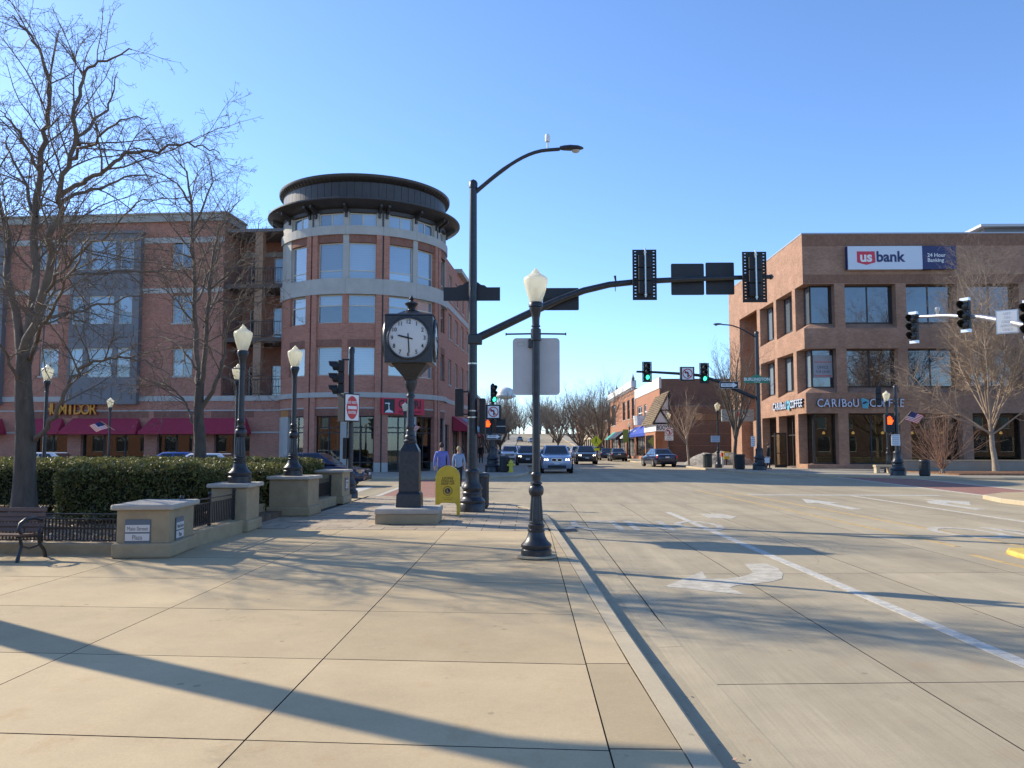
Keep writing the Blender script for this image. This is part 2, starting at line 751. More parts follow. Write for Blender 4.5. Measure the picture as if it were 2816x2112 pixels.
m_walk = concrete('sidewalk_concrete', (.49, .378, .225), stain=1.2, rand=.11)
m_road = concrete('road_concrete', (.415, .345, .23), streak=.07, stain=1.0, rand=.06, crack=.3)
m_kerb = concrete('kerb_concrete', (.48, .395, .265), stain=.5)
m_farw = concrete('far_sidewalk_concrete', (.36, .32, .25), stain=.4, rand=0)
m_joint = M('joint_dirt', (.035, .03, .024), .95)
m_soil = M('mulch', (.16, .11, .07), .95, var=.6, vs=14, bump=1, bs=40, world=True)
m_earth = M('ground_earth', (.10, .09, .055), .95, var=.35, vs=.2, world=True)
m_paver = M('paver', (.38, .305, .215), .85, var=.18, vs=5, world=True, rand=.14, bump=.3, bs=120)
m_redpave = brick('crosswalk_brick', (.27, .12, .095), (.33, .16, .12), (.3, .24, .19), flat=True, bw=.2, bh=.1)
m_white = M('road_paint', (.50, .47, .40), .8, var=.35, vs=9, world=True, bump=.2)
m_whitef = M('worn_road_paint', (.47, .425, .34), .85, var=.35, vs=7, world=True)
m_yellow = M('yellow_road_paint', (.46, .32, .13), .85, var=.3, vs=6, world=True)
m_ykerb = M('yellow_kerb_paint', (.60, .42, .09), .75, var=.25, vs=5, world=True)
m_black = M('black_enamel', (.026, .029, .034), .36, spec=.5, var=.45, vs=14, bump=.08, bs=90)
m_blackr = M('black_matt', (.016, .017, .019), .6)
m_iron = M('black_iron', (.022, .023, .025), .4, var=.3, vs=20)
m_steel = M('galvanised_steel', (.55, .56, .57), .4, metal=.8, var=.1)
m_stain = M('stainless_band', (.6, .58, .52), .3, metal=.9)
m_stone = M('cast_stone', (.40, .30, .175), .85, var=.14, vs=4, bump=.5, bs=130)
m_cap = M('stone_cap', (.44, .39, .32), .8, var=.12, vs=6, bump=.35, bs=110)
m_lime = M('limestone_band', (.44, .42, .38), .8, var=.10, vs=1.5)
m_brickL = brick('red_brick', (.38, .135, .084), (.48, .195, .128), (.46, .36, .29))
m_brickLs = brick('red_brick_soldier', (.23, .10, .07), (.29, .13, .095), (.2, .15, .12), soldier=True)
m_brickT = brick('turret_brick', (.39, .138, .085), (.49, .20, .13), (.47, .37, .30), rad=5.33)
m_brickTs = brick('turret_soldier_brick', (.23, .10, .07), (.30, .135, .095), (.2, .15, .12), rad=5.33, soldier=True)
m_brickB = brick('brown_brick', (.31, .168, .107), (.40, .232, .155), (.34, .24, .18), big=.22)
m_brickS = brick('orange_brick', (.36, .15, .08), (.42, .19, .11), (.32, .22, .16))
m_brickD = brick('dark_brick', (.20, .12, .085), (.25, .155, .11), (.2, .15, .12))
m_roofm = M('bronze_metal', (.055, .046, .042), .45, metal=.3, var=.15, vs=2)
m_greyp = M('grey_metal_panel', (.165, .16, .165), .5, var=.08)
m_tan = M('tan_panel', (.42, .35, .25), .8, var=.08)
m_wframe = M('window_frame_cream', (.60, .56, .46), .6)
m_dframe = M('dark_window_frame', (.03, .03, .03), .5)
m_glassb = blind_glass('window_glass_blind', (.22, .28, .34), .18)
m_glassd = blind_glass('window_glass_dark', (.03, .04, .055), .2)
m_glassk = blind_glass('tinted_office_glass', (.02, .026, .036), .13)
m_shop = clear_glass('shop_glass', tint=(.6, .62, .58), base=.02)
m_inter = M('shop_interior', (.10, .08, .055), .9, var=.5, vs=1.2)
m_curt = M('curtain', (.45, .40, .31), .9)
m_awn = M('maroon_canvas', (.37, .03, .06), .8, var=.1)
m_globe = globe_mat('lamp_globe')
m_bark = M('grey_bark', (.105, .083, .062), .9, var=.35, vs=9, bump=.8, bs=26, stretch=(1, 1, .25))
m_twig = M('twig_bark', (.155, .118, .086), .8, var=.2, vs=6)
m_bark2 = M('pale_bark', (.33, .27, .20), .85, var=.25, vs=8)
m_twig2 = M('pale_twig', (.33, .245, .175), .8, var=.2, vs=4)
m_leaf = leaf_mat('hedge_leaf', (.042, .056, .015), (.195, .195, .052))
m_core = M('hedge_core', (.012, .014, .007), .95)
m_wood = M('bench_wood', (.135, .075, .05), .55, var=.25, vs=6, stretch=(.3, 4, 4))
m_signw = M('sign_white', (.78, .78, .76), .45)
m_signr = M('sign_red', (.55, .03, .03), .45)
m_signk = M('sign_black', (.012, .012, .013), .5)
m_signg = M('sign_green', (.03, .22, .12), .45)
m_alu = M('sign_back_aluminium', (.52, .52, .51), .55, metal=.25, var=.07, vs=5)
m_ybox = M('yellow_box_paint', (.68, .45, .02), .4, coat=.15, var=.12, vs=5)
m_clockf = M('clock_face', (.66, .66, .62), .35)
m_lensoff = M('signal_lens_off', (.02, .018, .016), .25)
m_green = M('signal_green', (.02, .6, .3), .3, emit=1.5, ecol=(.05, .95, .45))
m_hand = M('signal_hand', (.8, .08, .01), .3, emit=1.6, ecol=(1, .07, .004))
m_lit = M('lit_headlamp', (.9, .85, .7), .2, emit=4, ecol=(1, .86, .6))
m_navy = M('bank_sign_navy', (.012, .016, .10), .4)
m_bred = M('bank_sign_red', (.60, .02, .05), .4)
m_teal = M('awning_teal', (.02, .3, .25), .7)
m_blue = M('awning_blue', (.01, .05, .35), .7)
m_tyre = M('tyre_rubber', (.015, .015, .015), .8)
m_rim = M('wheel_alloy', (.5, .5, .52), .3, metal=.8)
m_carg = M('car_glass', (.012, .015, .02), .04, spec=.8)
m_chrome = M('chrome', (.7, .7, .72), .15, metal=1)
m_tail = M('tail_lamp', (.45, .01, .01), .2, emit=.25, ecol=(.9, .02, .01))
m_plate = M('number_plate', (.6, .62, .68), .5)
m_shing = M('cedar_shingle', (.20, .145, .085), .9, var=.4, vs=3, bump=1, bs=9)
m_stucco = M('white_stucco', (.74, .73, .72), .8)
m_wpaint = M('white_painted_metal', (.66, .65, .62), .55, var=.05)
m_orange = M('timber_door', (.30, .12, .045), .6)
m_snow = M('dirty_snow', (.27, .25, .22), .8, var=.5, vs=4, bump=1, bs=6)
m_hydr = M('hydrant_yellow', (.62, .52, .05), .5)

# ================================================================== SETTING
SW = .12        # pavement height above the carriageway


def hill(y):
    if y < 130:
        return 0.0
    if y < 190:
        return .0003 * (y - 130) ** 2
    if y < 360:
        return 1.08 + .036 * (y - 190)
    return 7.2 + 1.6 * (1 - math.exp(-(y - 360) / 60))


def slab(poly, z0, z1, name, mat, parent, **kw):
    """cast slab whose edges are dark with joint dirt"""
    m_ = MB().prism(poly, z0, z1)
    m_.m = [1, 0] + [1] * (len(m_.f) - 2)
    return m_.build(name, [mat, m_joint], parent, **kw)


def struct(name, o):
    tag(o, kind='structure')
    return o


mb = MB()
ys = [-120, -20, 22, 48, 130, 150, 170, 190, 220, 260, 300, 340, 380, 420, 480, 600, 900, 1600, 3000]
for a, b in zip(ys[:-1], ys[1:]):
    mb.quad((-1800, a, hill(a) - .06), (1800, a, hill(a) - .06), (1800, b, hill(b) - .06), (-1800, b, hill(b) - .06))
struct('ground', mb.build('ground', m_earth))

# carriageway: intersection and far leg as one sheet, near leg as cast slabs
mb = MB()
mb.quad((-120, 23.6, 0), (120, 23.6, 0), (120, 48, 0), (-120, 48, 0))
ys = [48, 70, 100, 130, 145, 160, 175, 190, 230, 270, 310, 350, 390, 430]
for a, b in zip(ys[:-1], ys[1:]):
    mb.quad((-4, a, hill(a)), (14.5, a, hill(a)), (14.5, b, hill(b)), (-4, b, hill(b)))
mb.quad((.5, -14, -.016), (16, -14, -.016), (16, 23.6, -.016), (.5, 23.6, -.016), 1)
mb.quad((-4, -14, -.004), (1.216, -14, -.004), (1.216, 23.598, -.004), (-4, 23.598, -.004), 0)
road = struct('road', mb.build('road', [m_road, m_joint]))
XJ = [1.22, 2.62, 4.4, 6.2, 8.0, 9.8, 11.7, 13.6]
YJ = [-8.5, -3.7, 1.15, 5.75, 10.6, 15.2, 19.6, 23.6]
G = .006
for i in range(len(XJ) - 1):
    for j in range(len(YJ) - 1):
        sk = lambda x: .05 * (x - 1.2)
        a, b, c, d = XJ[i] + G, XJ[i + 1] - G, YJ[j] + G, YJ[j + 1] - G
        top = 0 if j == len(YJ) - 2 else 1
        slab([(a, c + sk(a)), (b, c + sk(b)), (b, d + sk(b) * top), (a, d + sk(a) * top)], -.015, 0, 'slab', m_road, road)


def kx(y):
    """front edge of the near kerb"""
    P = [(-12, 1.16), (-3, 1.08), (3.8, .93), (5.8, .85), (11, .70), (18.5, .45)]
    for (a, xa), (b, xb) in zip(P[:-1], P[1:]):
        if y <= b:
            return xa + (xb - xa) * (y - a) / (b - a)
    return .45


near_k = [(kx(y), y) for y in (-10, -6.4, -3.1, .2, 3.5, 6.8, 10.1, 13.4, 16.5, 18.5)]
near_k += [(.28, 19.8), (-.15, 21.2), (-.95, 22.8), (-2.2, 24.05), (-3.6, 24.85), (-5.5, 25.35), (-9, 25.7), (-14, 26.0), (-20, 26.4), (-60, 29)]


def offs(pts, d):
    out = []
    for i, p in enumerate(pts):
        a, b = Vector(pts[max(i - 1, 0)]), Vector(pts[min(i + 1, len(pts) - 1)])
        t = (b - a).normalized()
        out.append((p[0] - t.y * d, p[1] + t.x * d))
    return out


def kerb(pts, side, name='kerb', w=.15, h=SW, gut=.42, mat=None):
    """kerb stones and gutter pans along a line; side +1: pavement lies to the left of the line"""
    back, gu = offs(pts, w * side), offs(pts, -gut * side)
    root = None
    for i in range(len(pts) - 1):
        a, b = pts[i], pts[i + 1]
        L = math.hypot(b[0] - a[0], b[1] - a[1])
        e = .004 / max(L, .1)
        q = lambda P, t: (P[i][0] + (P[i + 1][0] - P[i][0]) * t, P[i][1] + (P[i + 1][1] - P[i][1]) * t)
        f0, f1, b0, b1, g0, g1 = q(pts, e), q(pts, 1 - e), q(back, e), q(back, 1 - e), q(gu, e), q(gu, 1 - e)
        z0, z1 = hill(a[1]), hill(b[1])
        ch = .025
        m = lambda p, r, t: (p[0] + (r[0] - p[0]) * t, p[1] + (r[1] - p[1]) * t)
        c0, c1 = m(f0, b0, ch / w), m(f1, b1, ch / w)
        k = MB()
        vs = []
        for (f, c, bb, g, z) in ((f0, c0, b0, g0, z0), (f1, c1, b1, g1, z1)):
            vs += [(g[0], g[1], z - .03), (g[0], g[1], z + .003), (f[0], f[1], z - .012), (f[0], f[1], z + h - ch * .8), (c[0], c[1], z + h), (bb[0], bb[1], z + h), (bb[0], bb[1], z - .03)]
        n = 7
        fs = [(j, (j + 1) % n, n + (j + 1) % n, n + j) for j in range(n)] + [tuple(range(n - 1, -1, -1)), tuple(range(n, 2 * n))]
        k.add(vs, fs)
        k.m = [1 if j in (0, 1) else 0 for j in range(n)] + [0, 0]
        o = k.build(name if root is None else 'kerb_stone', [mat or m_kerb, m_road], root)
        if root is None:
            root = struct(name, o)
    return root


kerb(near_k, 1)

# near pavement
back = offs(near_k, .15)
poly = [(x, y) for x, y in back] + [(-60, 15), (-60, -10)]
mb = MB()
vs = [(x, y, SW - .02) for x, y in poly]
mb.add(vs, [tuple(range(len(vs)))])
walk = struct('sidewalk', mb.build('sidewalk', m_joint))
XW = [-13.2, -11.2, -9.2, -7.22, -5.27, -3.29, -1.43, .40]
YW = [-7.3, -5.65, -4.0, -2.35, -.75, .9, 2.55, 4.2, 5.81, 7.5, 9.17, 10.9, 12.7, 14.75]
sk = lambda x: -.062 * x
for j in range(len(YW) - 1):
    for i in range(len(XW) - 1):
        a, b, c, d = XW[i] + .0045, XW[i + 1] - .0045, YW[j] + .006, YW[j + 1] - .006
        if b < -5.3 and c > 11.2:
            continue
        slab([(a, c + sk(a)), (b, c + sk(b)), (b, d + sk(b)), (a, d + sk(a))], SW - .019, SW + .0008 * rnd.random(), 'slab', m_walk, walk)
    a, c, d = .404, YW[j] + .006, YW[j + 1] - .006
    bc, bd = kx(c) - .16, kx(d) - .16
    slab([(a, c), (bc, c), (max(bd, a + .01), d), (a, d)], SW - .019, SW + .001, 'slab', m_walk, walk)
# band of pavers round the clock, up to the corner kerb
py_, row = 14.78, 0


def kback(y):
    best = -9
    for (x0, y0), (x1, y1) in zip(back[:-1], back[1:]):
        if min(y0, y1) <= y <= max(y0, y1) and y1 != y0:
            best = max(best, x0 + (x1 - x0) * (y - y0) / (y1 - y0))
    return best


while py_ < 24.6:
    h_ = .42
    xr = min(kback(py_), kback(min(py_ + h_, 24.8))) - .01
    XS = -5.62 if py_ < 17.4 else -4.72
    x = XS - (.3 if row % 2 else 0)
    while x < xr - .12:
        x1 = min(x + .60, xr)
        a, b = max(x, XS) + .005, x1 - .005
        if b - a > .05:
            slab([(a, py_ + sk(a) + .005), (b, py_ + sk(b) + .005), (b, py_ + h_ + sk(b) - .005), (a, py_ + h_ + sk(a) - .005)], SW - .019, SW + rnd.uniform(-.002, .003), 'paver', m_paver, walk)
        x = x1
    py_ += h_
    row += 1
# larger slabs on the cross-street side behind the planting
for i in range(9):
    a, b = -4.8 - (i + 1) * 2.0 + .006, -4.8 - i * 2.0 - .006
    slab([(a, 22.95), (b, 22.95), (b, 25.15 - .06 * (b + 5) * .9 - .05), (a, 25.15 - .06 * (a + 5) * .9 - .05)], SW - .019, SW, 'slab', m_walk, walk)

# far pavements
capri_k = [(-70, 44.0), (-30, 41.6), (-12, 40.3), (-5, 40.2), (-2.2, 41.2), (-.7, 43.4), (0, 47), (.15, 52), (0, 66), (-2.4, 68.5), (-3, 72), (-3, 100), (-3, 130), (-3, 160), (-3, 190), (-3, 260), (-3, 340)]
bank_k = [(12, 340), (12, 260), (12, 190), (12, 160), (12, 130), (12, 96), (11.2, 93), (11.2, 86), (12.4, 83), (12.4, 60), (12.5, 55), (13.4, 50), (15.3, 46.2), (18.5, 42.8), (23, 40.6), (70, 38.0)]
isl_k = [(70, 25.0), (24, 28.6), (18, 28.6), (15.6, 27.6), (14.1, 26.1), (13.6, 24.2), (13.6, 16), (13.6, 4), (13.7, -10)]


def pave(name, k, side, close, mat):
    bk = offs(k, .15 * side)
    pts = bk + close
    # strips so that it follows the hill
    m_ = MB()
    vs = [(x, y, SW + hill(y) - .004) for x, y in pts]
    m_.add(vs, [tuple(range(len(vs)))])
    o = m_.build(name, mat)
    bm = bmesh.new()
    bm.from_mesh(o.data)
    bmesh.ops.triangulate(bm, faces=bm.faces)
    bm.to_mesh(o.data)
    bm.free()
    return struct(name, o)


kerb(capri_k, 1)
pave('sidewalk', capri_k, 1, [(-6.4, 340), (-6.4, 260), (-6.4, 190), (-6.4, 160), (-6.4, 130), (-70, 130)], m_farw)
kerb(bank_k, 1)
pave('sidewalk', bank_k, 1, [(70, 130), (15.2, 130), (15.2, 160), (15.2, 190), (15.2, 260), (15.2, 340)], m_farw)
kerb(isl_k, 1)
pave('sidewalk', isl_k, 1, [(70, -10)], m_walk)


# painted markings ------------------------------------------------------
def mark(name, poly, mat, z=.004):
    return MB().prism(poly, .0005, z).build(name, mat, road)


def line(x0, y0, x1, y1, wd, mat, name='lane_line'):
    d = Vector((x1 - x0, y1 - y0)).normalized()
    n = Vector((-d.y, d.x)) * wd / 2
    return mark(name, [(x0 - n.x, y0 - n.y), (x1 - n.x, y1 - n.y), (x1 + n.x, y1 + n.y), (x0 + n.x, y0 + n.y)], mat)


def gpoly(pts, ox=0., oy=0., k=1.):
    return [tuple(gat(ox + x * k, oy + y * k)[:2]) for x, y in pts]


line(3.86, -6, 3.46, 20.6, .14, m_white)
line(6.92, 13.6, 6.25, 31, .10, m_yellow)
line(8.0, 13.6, 7.15, 31, .10, m_yellow)
line(6.62, 12.6, 6.72, 5, .10, m_yellow)
line(10.66, -4, 10.66, 27.6, .11, m_white)
line(7.4, 28.05, 13.6, 27.75, .42, m_white, 'stop_line')
turn = [(770, 530), (920, 470), (940, 497), (1010, 500), (1085, 490), (1128, 474), (1090, 440), (1175, 438), (1225, 456), (1245, 480), (1240, 500), (1190, 512), (1060, 526), (1030, 534), (1095, 565)]
mark('turn_arrow', gpoly(turn, 1300, 1250, .6854), m_whitef)
mark('turn_arrow', gpoly([(910, 238), (1000, 238), (1060, 250), (1040, 258), (950, 255)], 1300, 1250, .6854), m_whitef)
mark('straight_arrow', [(8.35, 21.6), (8.6, 21.6), (8.6, 24.0), (8.95, 24.0), (8.47, 25.9), (8.0, 24.0), (8.35, 24.0)], m_white)
mark('turn_arrow', [(11.5, 21.6), (11.75, 21.6), (11.75, 23.4), (11.95, 24.1), (12.2, 24.2), (12.2, 23.2), (12.9, 24.6), (12.2, 25.9), (12.2, 25.0), (11.8, 24.9), (11.5, 24.1)], m_white)
for s, x, y, rz, sx in (('ONLY', 2.30, 17.2, PI, .42), ('ONLY', 9.7, 15.7, 0, .52), ('ONLY', 12.1, 15.7, 0, .42)):
    o = text(s, 3.0, m_whitef, road, (x, y, .0045), (0, 0, rz), ext=.001, bold=.012, sx=sx, name='road_lettering')
# crosswalks of red brick with white edge lines
mb = MB()
mb.quad((-4.72, 25.4, .004), (-2.55, 24.55, .004), (-3.0, 41.0, .004), (-5.1, 40.3, .004))
mb.build('crosswalk', m_redpave, road)
line(-4.85, 25.3, -5.2, 40.2, .16, m_white, 'crosswalk_line')
line(-2.45, 24.4, -2.9, 40.9, .16, m_white, 'crosswalk_line')
line(-6.1, 26.2, -6.4, 33.5, .5, m_white, 'stop_line')
mb = MB()
mb.quad((15.2, 28.0, .004), (18.1, 28.9, .004), (19.4, 42.0, .004), (16.6, 44.6, .004))
mb.build('crosswalk', m_redpave, road)
line(15.1, 27.8, 16.5, 44.6, .16, m_white, 'crosswalk_line')
line(18.2, 28.9, 19.5, 42.0, .16, m_white, 'crosswalk_line')
line(.4, 46.5, 12.6, 52.0, .14, m_whitef, 'crosswalk_line')
line(.3, 49.4, 12.5, 55.0, .14, m_whitef, 'crosswalk_line')
line(3.6, 55, 3.6, 128, .12, m_whitef)
# yellow nosed median at the right edge
mb = MB()
nose = [(7.1, -6), (7.1, 12.3), (7.18, 12.7), (7.35, 12.95), (7.55, 12.95), (7.75, 12.7), (7.85, 12.3), (7.85, -6)]
mb.prism(nose, -.02, .07)
struct('median_kerb', mb.build('median_kerb', m_ykerb, bevel=.03))
# white dashed gutter inlet of the drain
mb = MB()
for i in range(7):
    mb.box(.60, .95, 15.82 + i * .07, 15.86 + i * .07, .0065, .012)
tag(mb.build('storm_drain', m_blackr), 'small dark iron storm drain grate in the kerb gutter', 'drain', kind=None)

# planting bed ------------------------------------------------------------
mb = MB()
mb.prism([(-22, 12.9), (-5.5, 11.75), (-5.25, 14.7), (-5.25, 22.6), (-22, 23.5)], SW - .05, .235)
struct('planting_bed', mb.build('planting_bed', m_soil))

# ================================================================== STREET LAMPS
def lamp_parts(root, H, big=1.0):
    """H: height of the top of the globe above the foot"""
    b = big
    base = [(.205, 0), (.205, .11), (.19, .125), (.205, .15), (.205, .18), (.185, .20), (.15, .235), (.12, .29), (.108, .345), (.118, .36), (.118, .375), (.104, .385), (.104, .405),
            (.113, .42), (.113, .44), (.094, .455), (.098, .475), (.092, .49)]
    MB().lathe([(r * b, z * b) for r, z in base], 24).build('base', m_black, root, smooth=True)
    MB().lathe([(.092 * b, .488 * b), (.092 * b, .53 * b), (.072 * b, .80 * b), (.072 * b, .822 * b)], 24, flute=.12).build('fluted_column', m_black, root)
    ball = [(.066 * b, .82 * b)] + [(.066 * b + .036 * b * math.cos(R(a)), (.895 + .072 * math.sin(R(a))) * b) for a in range(-80, 81, 16)] + [(.064 * b, .97 * b), (.08 * b, .985 * b), (.08 * b, 1.0 * b), (.06 * b, 1.015 * b),
            (.06 * b, 1.08 * b), (.074 * b, 1.10 * b), (.074 * b, 1.115 * b), (.055 * b, 1.14 * b)]
    MB().lathe(ball, 20).build('ball_collar', m_black, root, smooth=True)
    zt = H - .60 * b
    MB().lathe([(.055 * b, 1.138 * b), (.048 * b, zt - .22 * b), (.062 * b, zt - .215 * b), (.062 * b, zt - .2 * b), (.05 * b, zt - .19 * b), (.052 * b, zt - .1 * b), (.066 * b, zt - .02 * b), (.088 * b, zt + .035 * b), (.088 * b, zt + .05 * b)], 16).build('shaft', m_black, root, smooth=True)
    MB().lathe([(.07 * b, zt + .048 * b), (.098 * b, zt + .06 * b), (.098 * b, zt + .11 * b), (.085 * b, zt + .125 * b)], 20).build('lamp_holder', m_black, root, smooth=True)
    g0 = zt + .12 * b
    gl = [(.085, 0), (.098, .05), (.135, .16), (.160, .26), (.168, .31), (.163, .335), (.140, .355), (.10, .38), (.062, .405), (.058, .42), (.04, .44), (.022, .455), (.016, .47), (.003, .48)]
    g = MB().lathe([(r * b, g0 + z * b) for r, z in gl], 32).build('globe', m_globe, root, smooth=True)
    MB().lathe([(.045 * b, g0 + .02 * b), (.05 * b, g0 + .1 * b), (.03 * b, g0 + .2 * b), (.004, g0 + .21 * b)], 12).build('lamp', m_signw, g, smooth=True)
    return zt


def street_lamp(label, x, y, z, H, big=1.0, group='ornamental street lamps', name='street_lamp'):
    t = thing(name, label, 'street lamp', (x, y, z), 0, group)
    t['zt'] = lamp_parts(t, H, big)
    return t


NL = (.12, 11.22)
t = street_lamp('ornamental black street lamp standing at the kerb in the foreground', NL[0], NL[1], SW, 3.93)
zb = 3.02
for s in (-1, 1):
    mb = MB()
    mb.tube([(s * .05, 0, zb), (s * .40, 0, zb - .005)], .012, 8)
    mb.tube([(s * .40, 0, zb - .005), (s * .415, 0, zb - .005)], .02, 8)
    mb.build('banner_arm', m_black, t)
MB().lathe([(.058, zb - .1), (.07, zb - .09), (.07, zb + .06), (.06, zb + .07)], 16).build('banner_clamp', m_black, t, smooth=True)
MB().tube([(0, 0, SW - .105), (0, 0, SW - .08)], .27, 16).build('footing', m_kerb, t)
s_ = thing('traffic_sign', 'large blank white sign seen from behind on the foreground lamp post', 'sign', (NL[0] + .005, NL[1] + .09, 0))
q = rrect(.645, .785, .05)
pl = MB().prism(q, 0, .006, f=lambda x, y, z: (x, z, y + 2.70)).build('panel', m_alu, s_)
mb = MB()
mb.box(-.11, -.04, -.10, -.012, 2.95, 3.07)
mb.build('bracket', m_black, s_, bevel=.01)
mb = MB()
for a, b in ((-.26, -.16),):
    mb.box(a, b, -.003, -.0005, 2.98, 2.985)
    mb.box(a, b, -.003, -.0005, 3.035, 3.04)
    mb.box(a, a + .004, -.003, -.0005, 2.98, 3.04)
    mb.box(b - .004, b, -.003, -.0005, 2.98, 3.04)
mb.build('maker_mark', M('faint_grey_print', (.3, .3, .31), .6), s_)

LAMPS = [
    ('black lamp with pale globe on the stone pillar behind the plaza sign', -5.16, 14.85, .96, 2.86, 1.0),
    ('black lamp with pale globe on the stone pillar nearer the clock', -5.15, 18.2, .97, 2.88, 1.0),
    ('lamp glimpsed behind the thick tree trunk at the left', -14.1, 24.0, SW, 3.9, 1.0),
    ('lamp half hidden by twigs behind the forked tree', -8.25, 23.4, SW, 3.85, 1.0),
    ('small far lamp with bluish globe before the tobacco shop lettering', -21.3, 41.9, SW, 4.0, 1.05),
    ('far lamp before the restaurant corner sign, seen beside the clock', -6.75, 45.6, SW, 3.95, 1.05),
    ('lamp on the corner in front of the coffee shop windows', 20.9, 48.5, SW, 4.75, 1.25),
    ('lamp with a blue notice beside a dark litter bin on the far corner', 13.5, 59.0, SW, 4.65, 1.25),
    ('lamp with a no left turn sign beside the book shop', 12.75, 75.0, SW, 4.6, 1.25),
    ('lamp with a green banner beyond the book shop', 12.9, 105.0, SW, 4.6, 1.25),
]
LAMP = [street_lamp(*a) for a in LAMPS]


def flag(name, label, p, px, ln, wd, up=.5, grp='small american flags'):
    """flag on a slanting staff; px = direction of the staff in x"""
    t = thing(name, label, 'flag', p, 0, grp)
    tip = Vector((px * ln * .75, -.05, ln * up))
    MB().tube([(0, 0, 0), tip], .012, 6).build('staff', M('flag_staff_wood', (.55, .45, .25), .6) if not bpy.data.materials.get('flag_staff_wood') else bpy.data.materials['flag_staff_wood'], t)
    d = tip.normalized()
    for i in range(13):
        mb = MB()
        pts = []
        for k in range(7):
            u = k / 6
            for e in (0, 1):
                s = (i + e) / 13
                b = tip - d * (s * wd * .9)
                pts.append(b + Vector((px * u * wd * 1.25, .06 * math.sin(u * 7 + i * .1), -.42 * u * wd - .1 * s)))
        for k in range(6):
            mb.quad(pts[k * 2], pts[k * 2 + 1], pts[k * 2 + 3], pts[k * 2 + 2], 2 if (i < 7 and k < 3) else (0 if i % 2 == 0 else 1))
        mb.build('stripe', [m_signr, m_signw, m_navy], t)
    return t


# ================================================================== PLAZA WALLS, PILLARS, FENCES
def pillar(label, x, y, w_, d_, top, rz=0.0, plate=True):
    t = thing('stone_pillar', label, 'pillar', (x, y, SW), rz, 'plaza wall pillars')
    h = top - SW
    MB().box(-w_ / 2 - .05, w_ / 2 + .05, -d_ / 2 - .05, d_ / 2 + .05, 0, .20).build('base', m_stone, t, bevel=.03)
    MB().box(-w_ / 2, w_ / 2, -d_ / 2, d_ / 2, .195, h - .07).build('shaft', m_stone, t, bevel=.012)
    mb = MB()
    c = .12
    a, b = w_ / 2 + .07, d_ / 2 + .07
    mb.prism([(-a, -b + .03), (-a + .03, -b), (a - .03, -b), (a, -b + .03), (a, b - .03), (a - .03, b), (-a + .03, b), (-a, b - .03)], h - .072, h)
    mb.build('cap', m_cap, t, bevel=.022, seg=3)
    return t


P1 = pillar('short wide stone pillar carrying the Main Street Plaza plates', -5.2, 11.65, .68, 1.12, .83, R(6))
P2 = pillar('stone pillar under the taller looking lamp behind the plaza sign', -5.22, 14.85, .62, .85, .96, R(4))
P3 = pillar('stone pillar with a lamp, second from the clock', -5.12, 18.25, .85, .9, .97)
P4 = pillar('stone pillar without a lamp beside the signal pole', -5.2, 22.0, .80, .9, 1.0)
m_pfr = M('plate_frame_blue_grey', (.11, .14, .17), .5)
m_pwh = M('plate_white', (.66, .62, .56), .5)
m_ptx = M('plate_text_grey', (.16, .15, .16), .5)


def plaza_plate(parent, M4, w_=.33, h_=.34):
    e = bpy.data.objects.new('name_plate', None)
    mb = MB()
    mb.box(-w_ / 2, w_ / 2, -.018, -.002, -h_ / 2, h_ / 2)
    o = mb.build('name_plate', m_pfr, parent, bevel=.004)
    o.matrix_local = M4
    for z, s in ((.055, 'Main Street'), (-.06, 'Plaza')):
        mb = MB()
        mb.box(-w_ / 2 + .008, w_ / 2 - .008, -.024, -.0185, z - .047, z + .047)
        p = mb.build('white_strip', m_pwh, o)
        text(s, .075 if z > 0 else .085, m_ptx, o, (0, -.026, z - .005), ext=.001, sx=.78)
    return o


plaza_plate(P1, Matrix.Translation((-.06, -.562, .34)))
plaza_plate(P1, Matrix.Translation((.342, -.15, .34)) @ Matrix.Rotation(PI / 2, 4, 'Z'))
plaza_plate(P4, Matrix.Translation((.402, .0, .5)) @ Matrix.Rotation(PI / 2, 4, 'Z'))

WY = lambda x: 11.42 - .062 * (x + 5.6)
mb = MB()
for i in range(5):
    a, b = -5.62 - i * 2.0, -5.62 - (i + 1) * 2.0 + .008
    mb = MB().prism([(b, WY(b)), (a, WY(a)), (a, WY(a) + .28), (b, WY(b) + .28)], SW - .02, .262)
    if i == 0:
        lw = mb.build('low_stone_wall', m_stone, None, bevel=.015)
        tag(lw, 'low stone planter edging behind the bench', 'wall', 'planter edgings')
    else:
        mb.build('edging_stone', m_stone, lw, bevel=.015)
for (y0, y1, lb) in ((12.18, 14.45, 'low stone planter wall with fence running back from the plaza sign pillar'),
                     (18.72, 21.5, 'low stone planter wall between the two farther pillars')):
    mb = MB().box(-5.28, -4.93, y0, y1, SW - .02, .34)
    tag(mb.build('low_stone_wall', m_stone, None, bevel=.015), lb, 'wall', 'planter edgings')
mb = MB().box(-5.9, -5.6, 15.3, 17.75, SW - .02, .40)
tag(mb.build('low_stone_wall', m_stone, None, bevel=.015), 'low stone wall set back between the two lamp pillars', 'wall', 'planter edgings')


